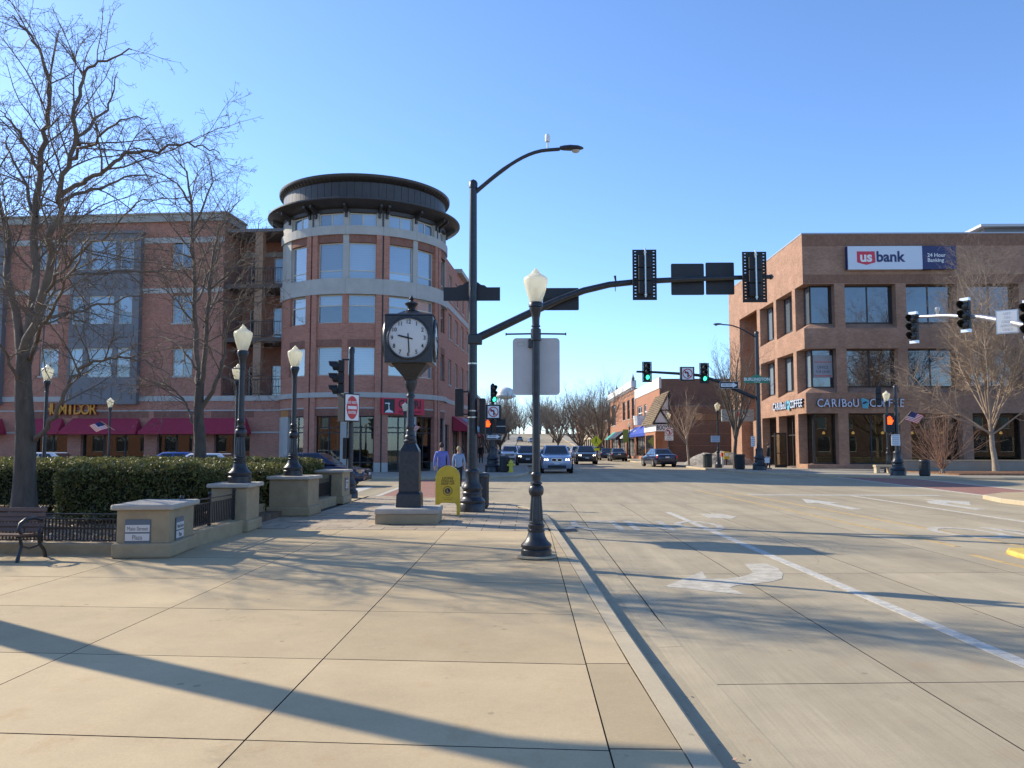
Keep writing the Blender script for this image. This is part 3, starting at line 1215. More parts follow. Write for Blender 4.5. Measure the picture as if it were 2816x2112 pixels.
def fence(label, p0, p1, z0, zr, ztop, sp, mid=True):
    t = thing('iron_fence', label, 'fence', (p0[0], p0[1], 0), math.atan2(p1[1] - p0[1], p1[0] - p0[0]), 'black iron plaza fences')
    L = math.hypot(p1[0] - p0[0], p1[1] - p0[1])
    MB().box(0, L, -.02, .02, ztop - .018, ztop).build('top_rail', m_iron, t)
    MB().box(0, L, -.012, .012, ztop - .085, ztop - .07).build('rail', m_iron, t)
    MB().box(0, L, -.012, .012, z0 + .03, z0 + .045).build('rail', m_iron, t)
    if mid:
        MB().box(0, L, -.016, .016, zr, zr + .03).build('rail', m_iron, t)
    n = int(L / sp)
    me = None
    for i in range(n):
        x = (i + .5) * L / n
        if me is None:
            o = MB().box(-.008, .008, -.008, .008, z0 + .04, ztop - .075).build('picket', m_iron, t)
            me = o.data
        else:
            o = bpy.data.objects.new('picket', me)
            COL.objects.link(o)
            o.parent = t
        o.location = (x, 0, 0)
    k = max(2, int(round(L / 1.22)) + 1)
    for i in range(k):
        x = .02 + (L - .04) * i / (k - 1)
        mb = MB().box(x - .022, x + .022, -.022, .022, z0 - .01, ztop + .03)
        p = mb.build('post', m_iron, t)
        MB().lathe([(.012, ztop + .03), (.03, ztop + .045), (.034, ztop + .065), (.02, ztop + .09), (.003, ztop + .1)], 10, (x, 0, 0)).build('finial', m_iron, p, smooth=True)
    return t


fence('black iron fence with close pickets behind the bench', (-5.6, WY(-5.6) + .14), (-10.5, WY(-10.5) + .14), .262, .45, .67, .052)
fence('black iron fence running back beside the Main Street Plaza pillar', (-5.1, 12.2), (-5.1, 14.42), .34, .55, .79, .075, False)
fence('short black iron fence between the farther stone pillars', (-5.1, 18.72), (-5.1, 21.5), .34, .55, .79, .085, False)

# bench -------------------------------------------------------------------
t = thing('park_bench', 'wooden slat park bench with curly black iron ends at the left edge', 'bench', (-7.36, 10.95, SW), R(-3.5))
prof_b = [(.17, .39), (.20, .47), (.225, .55), (.25, .63)]
for i, (y, z) in enumerate([(.165, .375), (.185, .44), (.205, .505), (.225, .57), (.245, .635)]):
    mb = MB()
    mb.cbox((0, y, z), (1.74, .025, .055), M=Matrix.Translation((0, y, z)) @ Matrix.Rotation(R(-16), 4, 'X'))
    mb.build('back_slat', m_wood, t, bevel=.006)
for i, y in enumerate((-.24, -.165, -.09, -.015, .06)):
    mb = MB()
    mb.cbox((0, y, .345 - .004 * i), (1.74, .062, .026))
    mb.build('seat_slat', m_wood, t, bevel=.006)
for s in (-1, 1):
    x = s * .84
    mb = MB()
    mb.tube([(x, -.27, 0), (x, -.235, .10), (x, -.19, .20), (x, -.23, .30), (x, -.25, .325)], [.028, .022, .022, .02, .02], 8)
    mb.tube([(x, -.25, .325), (x, 0, .315), (x, .12, .30), (x, .18, .40), (x, .27, .68)], [.022, .022, .022, .022, .018], 8)
    mb.tube([(x, .30, 0), (x, .265, .10), (x, .17, .19), (x, .13, .30)], [.028, .022, .022, .022], 8)
    mb.tube([(x, -.19, .20), (x, -.05, .155), (x, .10, .17), (x, .17, .19)], .014, 8)
    mb.build('leg', m_iron, t, smooth=True)
    mb = MB()
    mb.tube([(x, .2, .50), (x, .05, .545), (x, -.12, .54), (x, -.235, .49), (x, -.265, .42), (x, -.225, .365), (x, -.16, .375), (x, -.15, .42), (x, -.185, .44)], [.018, .024, .026, .024, .02, .018, .016, .014, .012], 8)
    mb.build('armrest', m_iron, t, smooth=True)

# ================================================================== STREET CLOCK
CK = (-2.33, 16.5)
t = thing('street_clock', 'black four sided street clock on a stone plinth showing half past nine', 'clock', (CK[0], CK[1], SW), R(1.5))
o = SW
mb = MB()
mb.box(-.60, .60, -.56, .56, 0, .19)
mb.build('plinth', m_stone, t, bevel=.02)
MB().box(-.62, .62, -.58, .58, .188, .30).build('plinth_cap', m_cap, t, bevel=.035, seg=3)
mb = MB()
mb.frust((0, 0), (.49, .49), .30, (0, 0), (.47, .47), .56)
mb.frust((0, 0), (.47, .47), .558, (0, 0), (.40, .40), .60)
mb.build('pedestal_base', m_black, t, bevel=.01)
mb = MB()
mb.frust((0, 0), (.40, .40), .598, (0, 0), (.385, .385), 1.40)
mb.frust((0, 0), (.385, .385), 1.398, (0, 0), (.22, .22), 1.56)
mb.build('pedestal', m_black, t, bevel=.012)
MB().lathe([(.12, 1.55), (.135, 1.57), (.135, 1.6), (.105, 1.63), (.11, 1.66), (.11, 1.69), (.085, 1.72), (.09, 1.78), (.07, 1.82), (.085, 1.86), (.085, 1.89), (.075, 1.92), (.064, 2.46), (.085, 2.48), (.085, 2.51), (.07, 2.53), (.07, 2.57), (.10, 2.66), (.125, 2.74), (.125, 2.80)], 20).build('shaft', m_black, t, smooth=True)
mb = MB()
mb.frust((0, 0), (.20, .20), 2.79, (0, 0), (.30, .30), 2.88)
mb.frust((0, 0), (.30, .30), 2.878, (0, 0), (.70, .70), 3.12)
mb.build('bracket', m_black, t, bevel=.01)
Z0, Z1, HW = 3.12, 4.06, .47
hd = MB().box(-HW, HW, -HW, HW, Z0, Z1).build('clock_case', m_black, t, bevel=.015)
zc = 3.60
for k in range(4):
    Mr = Matrix.Rotation(k * PI / 2, 4, 'Z')
    mb = MB()
    mb.lathe([(.43, 0), (.43, .02), (.405, .045), (.385, .045), (.385, .012)], 40, axis=Matrix.Rotation(PI / 2, 3, 'X'))
    f = mb.build('dial_ring', m_black, t, smooth=True)
    f.matrix_local = Mr @ Matrix.Translation((0, -HW - .001, zc))
    mb = MB()
    mb.lathe([(.384, 0), (.384, .012), (.30, .026), (.15, .034), (.01, .036)], 40, axis=Matrix.Rotation(PI / 2, 3, 'X'))
    d = mb.build('dial', m_clockf, t, smooth=True)
    d.matrix_local = Mr @ Matrix.Translation((0, -HW - .006, zc))
    for h in range(1, 13):
        a = R(90 - 30 * h)
        text(str(h), .115, m_signk, d, (.318 * math.cos(a), -.034, .318 * math.sin(a)), ext=.001, bold=.0012, sx=.9, name='numeral')
    for nm, ang, ln, wd in (('hour_hand', -(9 + 28 / 60) * 30 + 0, .225, .032), ('minute_hand', -180 + 4, .32, .024)):
        mb = MB()
        mb.prism([(-wd / 2 * .8, -.09), (wd / 2 * .8, -.09), (wd / 2, .0), (wd / 2, ln * .8), (0, ln), (-wd / 2, ln * .8), (-wd / 2, 0)], .037, .042, f=UPR)
        ho = mb.build(nm, m_signk, d)
        ho.matrix_local = Matrix.Rotation(-R(ang), 4, 'Y') @ Matrix.Translation((0, -.001 if nm[0] == 'm' else -.007, 0))
mb = MB()
mb.frust((0, 0), (.98, .98), Z1 - .002, (0, 0), (.90, .90), Z1 + .03)
mb.frust((0, 0), (.62, .62), Z1 + .028, (0, 0), (.27, .27), Z1 + .135)
mb.build('roof', m_black, t, bevel=.008)
MB().lathe([(.13, Z1 + .13), (.14, Z1 + .15), (.10, Z1 + .165), (.075, Z1 + .19), (.085, Z1 + .24), (.125, Z1 + .275), (.135, Z1 + .305), (.11, Z1 + .325), (.045, Z1 + .345), (.03, Z1 + .37), (.055, Z1 + .40), (.035, Z1 + .43), (.004, Z1 + .475)], 16).build('finial', m_black, t, smooth=True)

# ================================================================== YELLOW DROP BOX
t = thing('drop_box', 'yellow arch topped eyeglass drop box with four legs beside the signal pole', 'drop box', (-1.74, 18.25, SW), R(4))
W2, ZB, ZT = .265, .27, 1.07
arch = [(-W2, ZB), (W2, ZB), (W2, ZT - W2)] + [(W2 * math.cos(R(a)), ZT - W2 + W2 * math.sin(R(a))) for a in range(8, 176, 8)] + [(-W2, ZT - W2)]
body = MB().prism(arch, -.21, .21, f=UPR).build('body', m_ybox, t, smooth=True, bevel=.012)
for sx in (-1, 1):
    for sy in (-1, 1):
        mb = MB()
        x, y = sx * (W2 - .035), sy * .175
        mb.prism([(x - .035, .0), (x + .035, .0), (x + .035, ZB + .03), (x - .035, ZB + .03)], -y - .03, -y + .03, f=UPR)
        mb.build('leg', m_ybox, t, bevel=.005)
    mb = MB()
    q = [(sx * (W2 - .07), ZB + .005), (sx * (W2 - .07), ZB - .075), (sx * (W2 - .085), ZB - .03), (sx * (W2 - .13), ZB + .005)]
    mb.prism(q, .18, .205, f=UPR)
    mb.build('leg_bracket', m_ybox, t)
m_btx = M('drop_box_print', (.10, .05, .01), .6)
for s, sz, z, sx in (('LIONS', .085, .80, 1.0), ('EYEGLASS', .062, .735, 1.0), ('DROP OFF', .062, .68, 1.0), ('Thank you for your donation', .022, .385, 1.0), ('"We Serve"', .036, .345, 1.0)):
    text(s, sz, m_btx, t, (0, -.2125, z), ext=.001, bold=.0015 if sz > .05 else .0, sx=sx)
mb = MB()
for a0 in range(0, 360, 15):
    mb.prism([(r * math.cos(R(a)), .53 + r * math.sin(R(a))) for r, a in ((.085, a0), (.105, a0), (.105, a0 + 11), (.085, a0 + 11))], .2105, .2125, f=UPR)
em = mb.build('emblem', m_btx, t)
mb = MB()
mb.prism([(.062 * math.cos(R(a)), .53 + .062 * math.sin(R(a))) for a in range(0, 360, 15)], .2105, .2125, f=UPR)
mb.build('emblem_disc', M('emblem_navy', (.035, .03, .06), .6), em)
text('L', .085, m_ybox, em, (0, -.2135, .53), ext=.0008, bold=.002)

# ================================================================== TRAFFIC SIGNALS
def signal_head(label, p, rz, lit=-1, plate=True, group='three lens traffic signal heads', back=False, sc=1.0):
    t = thing('traffic_signal', label, 'traffic signal', p, rz, group)
    t.scale = (sc, sc, sc)
    for i in range(3):
        MB().box(-.17, .17, -.07, .12, .175 - i * .35, .522 - i * .35).build('housing', m_blackr, t, bevel=.03)
    if plate:
        fr = Frame((0, .0, 0), (1, 0, 0), (0, -1, 0))
        ops = []
        for k in range(15):
            z = -.58 + k * .085
            for sx in (-1, 1):
                a, b = sorted((sx * .22, sx * .265))
                ops.append((a, b, z, z + .018))
        mb = MB()
        mb.wall(fr, -.31, .31, -.665, .665, ops, dep=.012)
        mb.fbox(fr, -.315, -.30, -.67, .67, -.016, .014)
        mb.fbox(fr, .30, .315, -.67, .67, -.016, .014)
        mb.fbox(fr, -.315, .315, -.67, -.655, -.0165, .0145)
        mb.fbox(fr, -.315, .315, .655, .67, -.0165, .0145)
        mb.build('backplate', m_blackr, t)
    for i in range(3):
        z = .35 - i * .35
        mb = MB()
        n = 18
        vs = []
        for k in range(n + 1):
            a = R(-50 + 280 * k / n)
            ext = .27 - .10 * (1 - math.sin(a)) * .5 - (.06 if math.sin(a) < 0 else 0)
            for rr, y in ((.152, -.07), (.152, -.07 - ext), (.147, -.07 - ext), (.147, -.07)):
                vs.append((rr * math.cos(a), y, z + rr * math.sin(a)))
        fs = []
        for k in range(n):
            for j in range(4):
                fs.append((k * 4 + j, k * 4 + 4 + j, k * 4 + 4 + (j + 1) % 4, k * 4 + (j + 1) % 4))
        mb.add(vs, fs)
        mb.build('visor', m_blackr, t, smooth=True)
        mb = MB()
        mb.lathe([(.142, 0), (.14, .012), (.09, .03), (.01, .036)], 24, c=(0, -.071, z), axis=Matrix.Rotation(PI / 2, 3, 'X'))
        mb.build('lens', m_green if i == lit else m_lensoff, t, smooth=True)
    if back:
        mb = MB().tube([(.0, .16, -.62), (.0, .16, .68)], .022, 8)
        mb.build('mounting_tube', m_stain, t, smooth=True)
        for z in (-.56, .56):
            MB().box(-.03, .03, .1, .185, z - .02, z + .02).build('clamp', m_stain, t)
    return t


def pole_base(t, r=1.0):
    pr = [(.30, 0), (.30, .17), (.285, .19), (.30, .215), (.30, .25), (.27, .28), (.235, .31), (.215, .36), (.225, .40), (.225, .43), (.20, .46), (.215, .49), (.235, .52), (.235, .545), (.20, .60), (.17, .68), (.16, .86), (.165, .90), (.165, .93), (.14, .96), (.118, .98)]
    MB().lathe([(a * r, b * r) for a, b in pr], 28).build('base', m_black, t, smooth=True)


def tapered(t, z0, z1, r0, r1, name='pole', n=16):
    MB().tube([(0, 0, z0), (0, 0, z1)], [r0, r1], n).build(name, m_black, t, smooth=True)
    MB().lathe([(r1 * 1.18, z1 - .12), (r1 * 1.22, z1 + .0), (r1 * .9, z1 + .05), (.01, z1 + .09)], n).build('pole_cap', m_black, t, smooth=True)


def luminaire(t, z, dx, rise, side=1, droop=.0, phot=True):
    pts = []
    for k in range(13):
        u = k / 12
        x = dx * (u * .78)
        zz = z + rise * (1.45 * u - .45 * u * u * u)
        pts.append((side * x, 0, zz))
    e = pts[-1]
    pts.append((side * (dx * .80 + .25), 0, e[2] + .02))
    MB().tube(pts, [.05] * 6 + [.042] * 8, 10).build('lamp_arm', m_black, t, smooth=True)
    hx, hz = side * (dx * .80 + .25), e[2] + .02
    mb = MB()
    sec = [(0, .05, .055), (.10, .085, .075), (.25, .11, .085), (.43, .105, .07), (.53, .06, .04), (.565, .02, .015)]
    vs, fs = [], []
    n = 12
    for (l, ry, rz_) in sec:
        for k in range(n):
            a = 2 * PI * k / n
            vs.append((hx + side * l, ry * math.cos(a), hz + .015 + rz_ * (math.sin(a) if math.sin(a) > 0 else math.sin(a) * .55)))
    for i in range(len(sec) - 1):
        for k in range(n):
            fs.append((i * n + k, i * n + (k + 1) % n, (i + 1) * n + (k + 1) % n, (i + 1) * n + k))
    fs += [tuple(range(n - 1, -1, -1)), tuple(range((len(sec) - 1) * n, len(sec) * n))]
    mb.add(vs, fs)
    h = mb.build('lamp_head', m_black, t, smooth=True)
    mb = MB()
    mb.lathe([(.1, 0), (.085, -.03), (.05, -.05), (.01, -.055)], 14, c=(hx + side * .38, 0, hz - .035))
    mb.build('lens', M('lamp_lens', (.45, .43, .38), .25) if not bpy.data.materials.get('lamp_lens') else bpy.data.materials['lamp_lens'], h, smooth=True)
    return hx, hz


# near corner mast ----------------------------------------------------------
PX, PY = -1.27, 19.2
t = thing('signal_mast', 'tall black signal mast with long curved arm and street light by the yellow box', 'signal mast', (PX, PY, SW))
pole_base(t)
tapered(t, .96, 7.72, .118, .085)
for zz, a in ((.95, 0), (2.15, 0), (2.3, 0), (3.4, 0)):
    MB().lathe([(.122 - zz * .004, zz), (.122 - zz * .004, zz + .03)], 16).build('steel_band', m_stain, t)
luminaire(t, 7.45, 2.25, 1.06)
pts = [(.08, 0, 4.0), (.75, 0, 4.32), (1.5, 0, 4.68), (2.05, 0, 4.93), (2.6, 0, 5.13), (3.2, 0, 5.27), (3.9, 0, 5.34), (5, 0, 5.39), (6.0, 0, 5.42), (6.95, 0, 5.44)]
MB().tube(pts, [.098, .095, .09, .085, .08, .075, .07, .062, .056, .05], 12).build('mast_arm', m_black, t, smooth=True)
MB().lathe([(.05, 0), (.065, .02), (.06, .06), (.01, .1)], 10, c=(6.93, 0, 5.44), axis=Matrix.Rotation(PI / 2, 3, 'Y')).build('arm_cap', m_black, t, smooth=True)
MB().box(-.11, .22, -.12, .12, 3.86, 4.10).build('arm_bracket', m_black, t, bevel=.03)
s_ = thing('sensor', 'small white photocell cylinder on top of the street light arm', 'sensor', (PX, PY, SW))
q = at(1506, 400, PY) - Vector((PX, PY, SW))
MB().tube([(q.x, 0, q.z - .1), (q.x, 0, q.z + .1)], .018, 8).build('stem', m_stain, s_)
MB().lathe([(.055, q.z + .09), (.06, q.z + .12), (.06, q.z + .24), (.045, q.z + .27), (.01, q.z + .28)], 14, c=(q.x, 0, 0)).build('cell', m_signw, s_, smooth=True)
s_ = thing('sensor', 'small black camera standing on the near mast arm', 'sensor', (PX, PY, SW))
q = at(1693, 778, PY) - Vector((PX, PY, SW))
MB().tube([(q.x + .02, 0, q.z - .06), (q.x, 0, q.z + .06), (q.x - .015, 0, q.z + .17)], [.02, .02, .03], 8).build('body', m_black, s_, smooth=True)
MB().tube([(q.x - .01, 0, q.z - .06), (q.x - .01, 0, q.z - .2)], .013, 6).build('clamp', m_stain, s_)

for px, lb in ((1771, 'traffic signal seen from behind on the near mast arm, nearer the pole'), (2072, 'traffic signal seen from behind at the tip of the near mast arm')):
    p = at(px, 758 if px < 2000 else 764, PY - .15)
    signal_head(lb, (p.x, PY - .24, p.z), PI, back=True, sc=.88)


def back_sign(label, x0, y0, x1, y1, Y, rim=True, cat='sign', shear=0.0):
    a, b = at(x0, y0, Y), at(x1, y1, Y)
    t = thing('traffic_sign', label, cat, ((a.x + b.x) / 2, Y, (a.z + b.z) / 2), 0, 'signs seen from behind')
    w_, h_ = abs(b.x - a.x), abs(a.z - b.z)
    MB().prism(rrect(w_, h_, .03), 0, .02, f=lambda x, y, z: (x, z, y)).build('panel', M('sign_back_black', (.018, .019, .022), .5) if not bpy.data.materials.get('sign_back_black') else bpy.data.materials['sign_back_black'], t)
    MB().box(-w_ / 2 + .02, w_ / 2 - .02, -.03, -.001, -.02, .02).build('stiffener', m_blackr, t)
    return t


back_sign('black back of a wide sign on the near mast arm, left of the pair', 1845, 725, 1937, 811, PY + .13)
back_sign('black back of a wide sign on the near mast arm, right of the pair', 1940, 722, 2020, 810, PY + .13)
back_sign('black back of a sign where the near mast arm rises behind the lamp globe', 1492, 792, 1592, 853, PY + .15)
a, b = at(1216, 783, PY - .16), at(1374, 820, PY - .16)
t = thing('street_name_sign', 'black back of the street name sign on the near signal mast', 'sign', ((a.x + b.x) / 2, PY + .16, b.z))
w_ = b.x - a.x
h_ = a.z - b.z
MB().box(-w_ / 2, w_ / 2, 0, .03, 0, h_).build('panel', bpy.data.materials['sign_back_black'], t)
crest = [(-.36, h_), (.36, h_), (.30, h_ + .05), (.22, h_ + .06), (.14, h_ + .12), (.06, h_ + .15), (-.06, h_ + .15), (-.14, h_ + .12), (-.22, h_ + .06), (-.30, h_ + .05)]
MB().prism(crest, -.025, -.005, f=UPR).build('crest', bpy.data.materials['sign_back_black'], t)
# pedestrian and side signals fixed to the near mast
p = at(1264, 1108, PY)
s_ = thing('pedestrian_signal', 'black pedestrian signal box on a short bracket left of the near mast', 'signal', (p.x, PY, p.z))
MB().box(-.10, .09, -.17, .17, -.32, .32).build('housing', m_blackr, s_, bevel=.02)
MB().tube([(.08, 0, .26), (.3, 0, .27)], .02, 8).build('bracket', m_black, s_)
MB().tube([(.08, 0, -.26), (.3, 0, -.27)], .02, 8).build('bracket', m_black, s_)
s_ = thing('pedestrian_signal', 'dark pedestrian signal edge-on at the right of the near mast', 'signal', (PX + .22, PY + .02, 1.9))
MB().box(-.05, .08, -.16, .16, 0, .82).build('housing', m_blackr, s_, bevel=.02)

# litter bin behind the near mast
def bin_(label, x, y, z=SW, r=.27, h=.86, mat=None):
    t = thing('litter_bin', label, 'litter bin', (x, y, z), 0, 'black litter bins')
    MB().lathe([(r * .88, 0), (r * .92, .04), (r, .06), (r, h - .12), (r * .96, h - .1)], 20, flute=.06).build('body', mat or m_blackr, t)
    MB().lathe([(r * 1.06, h - .11), (r * 1.08, h - .06), (r * .98, h - .01), (r * .75, h), (r * .6, h - .05)], 20).build('rim', m_iron, t, smooth=True)
    return t


bin_('black litter bin half hidden behind the near signal mast', -1.2, 20.2)

# pole with DO NOT ENTER cabinet -------------------------------------------
QX, QY = -5.17, 24.2
t = thing('signal_post', 'black signal post with pointed cap beside the plainest stone pillar', 'signal post', (QX, QY, SW))
pole_base(t, .78)
tapered(t, .74, 4.36, .085, .075)
for z in (4.05, 2.95):
    MB().tube([(0, 0, z), (-.28, 0, z)], .025, 8).build('bracket', m_black, t)
signal_head('traffic signal facing left on the post beside the DO NOT ENTER sign', (QX - .34, QY, 3.62), R(-75), plate=False)
s_ = thing('lit_sign', 'black cabinet sign reading DO NOT ENTER with a red disc', 'sign', (QX + .06, QY - .22, 2.33), R(54))
MB().box(-.29, .29, -.02, .26, 0, .82).build('cabinet', m_blackr, s_, bevel=.01)
MB().box(-.255, .255, -.03, -.0205, .035, .785).build('panel', m_signw, s_)
MB().prism([(.215 * math.cos(R(a)), .41 + .335 * math.sin(R(a))) for a in range(0, 360, 12)], .031, .034, f=UPR).build('red_disc', m_signr, s_)
MB().box(-.17, .17, -.038, -.0345, .365, .455).build('white_bar', m_signw, s_)
text('DO NOT', .115, m_signw, s_, (0, -.036, .555), ext=.001, bold=.003, sx=.85)
text('ENTER', .115, m_signw, s_, (0, -.036, .265), ext=.001, bold=.003, sx=.85)
s_ = thing('pedestrian_signal', 'thin dark pedestrian signal edge-on low on the DO NOT ENTER post', 'signal', (QX - .13, QY, 1.25))
MB().box(-.06, .05, -.2, .2, 0, .62).build('housing', m_blackr, s_, bevel=.02)


# no left turn symbol
def no_left(parent, y, z, w_, mat_red=None):
    k = w_
    mb = MB()
    mb.prism([(-.44 * k, -.46 * k), (.44 * k, -.46 * k), (.44 * k, .46 * k), (-.44 * k, .46 * k)], 0, .004, f=lambda a, b, c: (a, y - c, z + b))
    mb.build('panel', m_signw, parent)
    mb = MB()
    mb.prism([(-.02 * k, -.28 * k), (.10 * k, -.28 * k), (.10 * k, .06 * k), (.02 * k, .16 * k), (-.12 * k, .16 * k), (-.12 * k, .24 * k), (-.27 * k, .10 * k), (-.12 * k, -.03 * k), (-.12 * k, .05 * k), (-.02 * k, .05 * k)], .0045, .008, f=lambda a, b, c: (a, y - c, z + b))
    mb.build('arrow', m_signk, parent)
    mb = MB()
    n = 32
    vs, fs = [], []
    for i in range(n):
        a = 2 * PI * i / n
        for r_ in (.33 * k, .40 * k):
            vs.append((r_ * math.cos(a), y - .011, z + r_ * math.sin(a)))
    for i in range(n):
        j = (i + 1) % n
        fs.append((i * 2, i * 2 + 1, j * 2 + 1, j * 2))
    mb.add(vs, fs)
    c, s = math.cos(R(-45)), math.sin(R(-45))
    d = .035 * k
    L_ = .34 * k
    mb.add([(-L_ * c - d * s, y - .0115, z - L_ * s + d * c), (-L_ * c + d * s, y - .0115, z - L_ * s - d * c), (L_ * c + d * s, y - .0115, z + L_ * s - d * c), (L_ * c - d * s, y - .0115, z + L_ * s + d * c)], [(0, 1, 2, 3)])
    mb.build('red_ring', m_signr, parent)


def one_way(label, p, w_, rz=0.0):
    t = thing('one_way_sign', label, 'sign', p, rz, 'one way signs')
    h_ = w_ * .36
    MB().box(-w_ / 2, w_ / 2, 0, .02, -h_ / 2, h_ / 2).build('panel', m_signk, t)
    mb = MB()
    for a in ((-w_ / 2, w_ / 2, -h_ / 2, -h_ / 2 + .012), (-w_ / 2, w_ / 2, h_ / 2 - .012, h_ / 2), (-w_ / 2, -w_ / 2 + .012, -h_ / 2, h_ / 2), (w_ / 2 - .012, w_ / 2, -h_ / 2, h_ / 2)):
        mb.box(a[0], a[1], -.003, -.0005, a[2], a[3])
    mb.build('border', m_signw, t)
    k = w_
    mb = MB().prism([(-.44 * k, -.09 * k), (.20 * k, -.09 * k), (.20 * k, -.145 * k), (.45 * k, 0), (.20 * k, .145 * k), (.20 * k, .09 * k), (-.44 * k, .09 * k)], .001, .004, f=UPR)
    mb.build('arrow', m_signw, t)
    text('ONE WAY', .115 * k, m_signk, t, (-.11 * k, -.0055, 0), ext=.001, bold=.002, sx=.95)
    return t


# far left signal post
FX, FY = -2.06, 49.5
t = thing('signal_post', 'far black signal post with green light and no left turn sign by the hydrant', 'signal post', (FX, FY, SW))
pole_base(t, 1.5)
tapered(t, 1.4, 5.2, .13, .09)
p = at(1357.5, 1083, FY)
signal_head('far traffic signal showing green on the post above the no left turn sign', (p.x, FY - .2, p.z), R(25), lit=2, plate=False, sc=.98)
a, b = at(1337, 1114, FY), at(1378, 1153, FY)
s_ = thing('lit_sign', 'no left turn cabinet sign on the far post left of the street', 'sign', ((a.x + b.x) / 2, FY - .42, (a.z + b.z) / 2), R(6), 'no left turn signs')
MB().box(-.44, .44, 0, .28, -.43, .43).build('cabinet', m_blackr, s_, bevel=.01)
no_left(s_, -.001, 0, .76)
t = thing('pedestrian_signal', 'pedestrian signal with lit orange hand on the far post left of the street', 'signal', (at(1343, 1165, FY).x, FY - .25, at(1343, 1166, FY).z - .62), R(-12), 'pedestrian signals')
MB().box(-.2, .2, -.05, .2, 0, .85).build('housing', m_blackr, t, bevel=.03)


def hand(parent, z, k, y=-.058):
    mb = MB()
    f_ = lambda a, b, c: (a * k, y - c, z + b * k)
    for q in ([(-.10, -.16), (.08, -.16), (.09, .04), (-.10, .04)], [(-.10, .03), (-.06, .03), (-.06, .15), (-.10, .15)], [(-.05, .03), (-.01, .03), (-.01, .19), (-.05, .19)], [(0, .03), (.04, .03), (.04, .18), (0, .18)], [(.05, .03), (.09, .03), (.09, .13), (.05, .13)], [(.08, -.12), (.15, .0), (.12, .03), (.08, -.03)]):
        mb.prism(q, 0, .004, f=f_)
    return mb.build('hand_symbol', m_hand, parent)


hand(t, .62, 1.15)
s_ = thing('pedestrian_signal', 'dark unlit pedestrian signal seen from the side on the far left post', 'signal', (FX + .5, FY - .1, 2.42), 0, 'pedestrian signals')
MB().box(-.27, .27, -.1, .2, 0, .82).build('housing', m_blackr, s_, bevel=.02)
MB().box(-.27, .27, -.13, -.1005, .39, .42).build('divider', m_steel, s_)
p = at(1358.5, 1201, FY)
one_way('one way sign on the far signal post left of the street', (p.x, FY - .3, p.z), .86)

# far right mast
MX, MY = 15.0, 54.0
t = thing('signal_mast', 'far black signal mast with street light beside the coffee shop door', 'signal mast', (MX, MY, SW))
pole_base(t, 1.45)
tapered(t, 1.4, 8.95, .16, .12)
luminaire(t, 8.6, 2.5, .85, side=-1)
q = [(2076, 1094), (2027, 1073), (1978, 1050), (1921, 1032), (1860, 1027), (1800, 1023.5), (1750, 1022)]
pts = [at(x, y, MY) - Vector((MX, MY, SW)) for x, y in q]
MB().tube(pts, [.13, .12, .115, .10, .09, .08, .07], 10).build('mast_arm', m_black, t, smooth=True)
for x, y, lb in ((1779, 1023, 'far traffic signal showing green at the tip of the far mast arm'), (1936, 1026.5, 'far traffic signal showing green beside the one way sign')):
    p = at(x, y, MY - .2)
    signal_head(lb, (p.x, MY - .25, p.z), R(8), lit=2, sc=1.0)
a, b = at(1868, 1010, MY), at(1907, 1048, MY)
s_ = thing('lit_sign', 'no left turn cabinet sign hanging between the two far green signals', 'sign', ((a.x + b.x) / 2, MY - .4, (a.z + b.z) / 2), R(4), 'no left turn signs')
MB().box(-.46, .46, 0, .25, -.45, .45).build('cabinet', m_blackr, s_, bevel=.01)
no_left(s_, -.001, 0, .82)
p = at(2005, 1059, MY - .3)
one_way('one way sign hanging on the far mast arm beside the Burlington sign', (p.x, MY - .3, p.z), 1.2)
a, b = at(2043, 1039, MY), at(2113, 1054, MY)
t = thing('street_name_sign', 'green BURLINGTON street name sign on the far mast', 'sign', ((a.x + b.x) / 2, MY - .3, (a.z + b.z) / 2))
w_ = b.x - a.x
MB().box(-w_ / 2, w_ / 2, 0, .03, -.19, .19).build('panel', m_signg, t, bevel=.01)
MB().prism([(-.42, .19), (.42, .19), (.30, .25), (.16, .33), (0, .36), (-.16, .33), (-.30, .25)], -.028, -.002, f=UPR).build('crest', m_signg, t)
text('BURLINGTON', .27, m_signw, t, (0, -.006, .05), ext=.002, bold=.008, sx=.98)
text('AVENUE', .11, m_signw, t, (0, -.006, -.12), ext=.002)

# right hand mast: pale arm entering from the right
A0, A1 = at(2500, 872, 33.5), at(2860, 905, 26.5)
t = thing('signal_mast', 'pale steel signal mast whose arm enters from the right edge', 'signal mast', (18.8, 25.4, SW))
o_ = Vector((18.8, 25.4, SW))
am = [A0, at(2600, 868, 31.5), at(2700, 872, 29.6), at(2780, 886, 28), A1, Vector((18.8, 25.4, 5.1))]
MB().tube([p - o_ for p in am], [.06, .07, .08, .09, .1, .11], 10).build('mast_arm', m_steel, t, smooth=True)
tapered(t, 0, 7, .15, .1)
for x, y, Y, lb in ((2507, 902, 33.2, 'traffic signal facing left, leftmost on the pale mast arm'), (2648, 868, 30.4, 'traffic signal facing left in the middle of the pale mast arm'), (2822, 880, 26.8, 'traffic signal cut by the right edge on the pale mast arm')):
    p = at(x, y, Y)
    h = signal_head(lb, (p.x, Y - .15, p.z), R(-58), plate=False)
    MB().box(-.165, .165, -.04, .1, .523, .63).build('bracket', m_steel, h)
    MB().box(-.165, .165, -.04, .1, -.64, -.524).build('bracket', m_steel, h)
p = at(2749, 890, 28.4)
s_ = thing('traffic_sign', 'white sign about the green arrow on the pale mast arm at the right', 'sign', (p.x, 27.95, p.z), R(-35))
MB().box(-.33, .33, 0, .05, -.40, .40).build('frame', m_steel, s_)
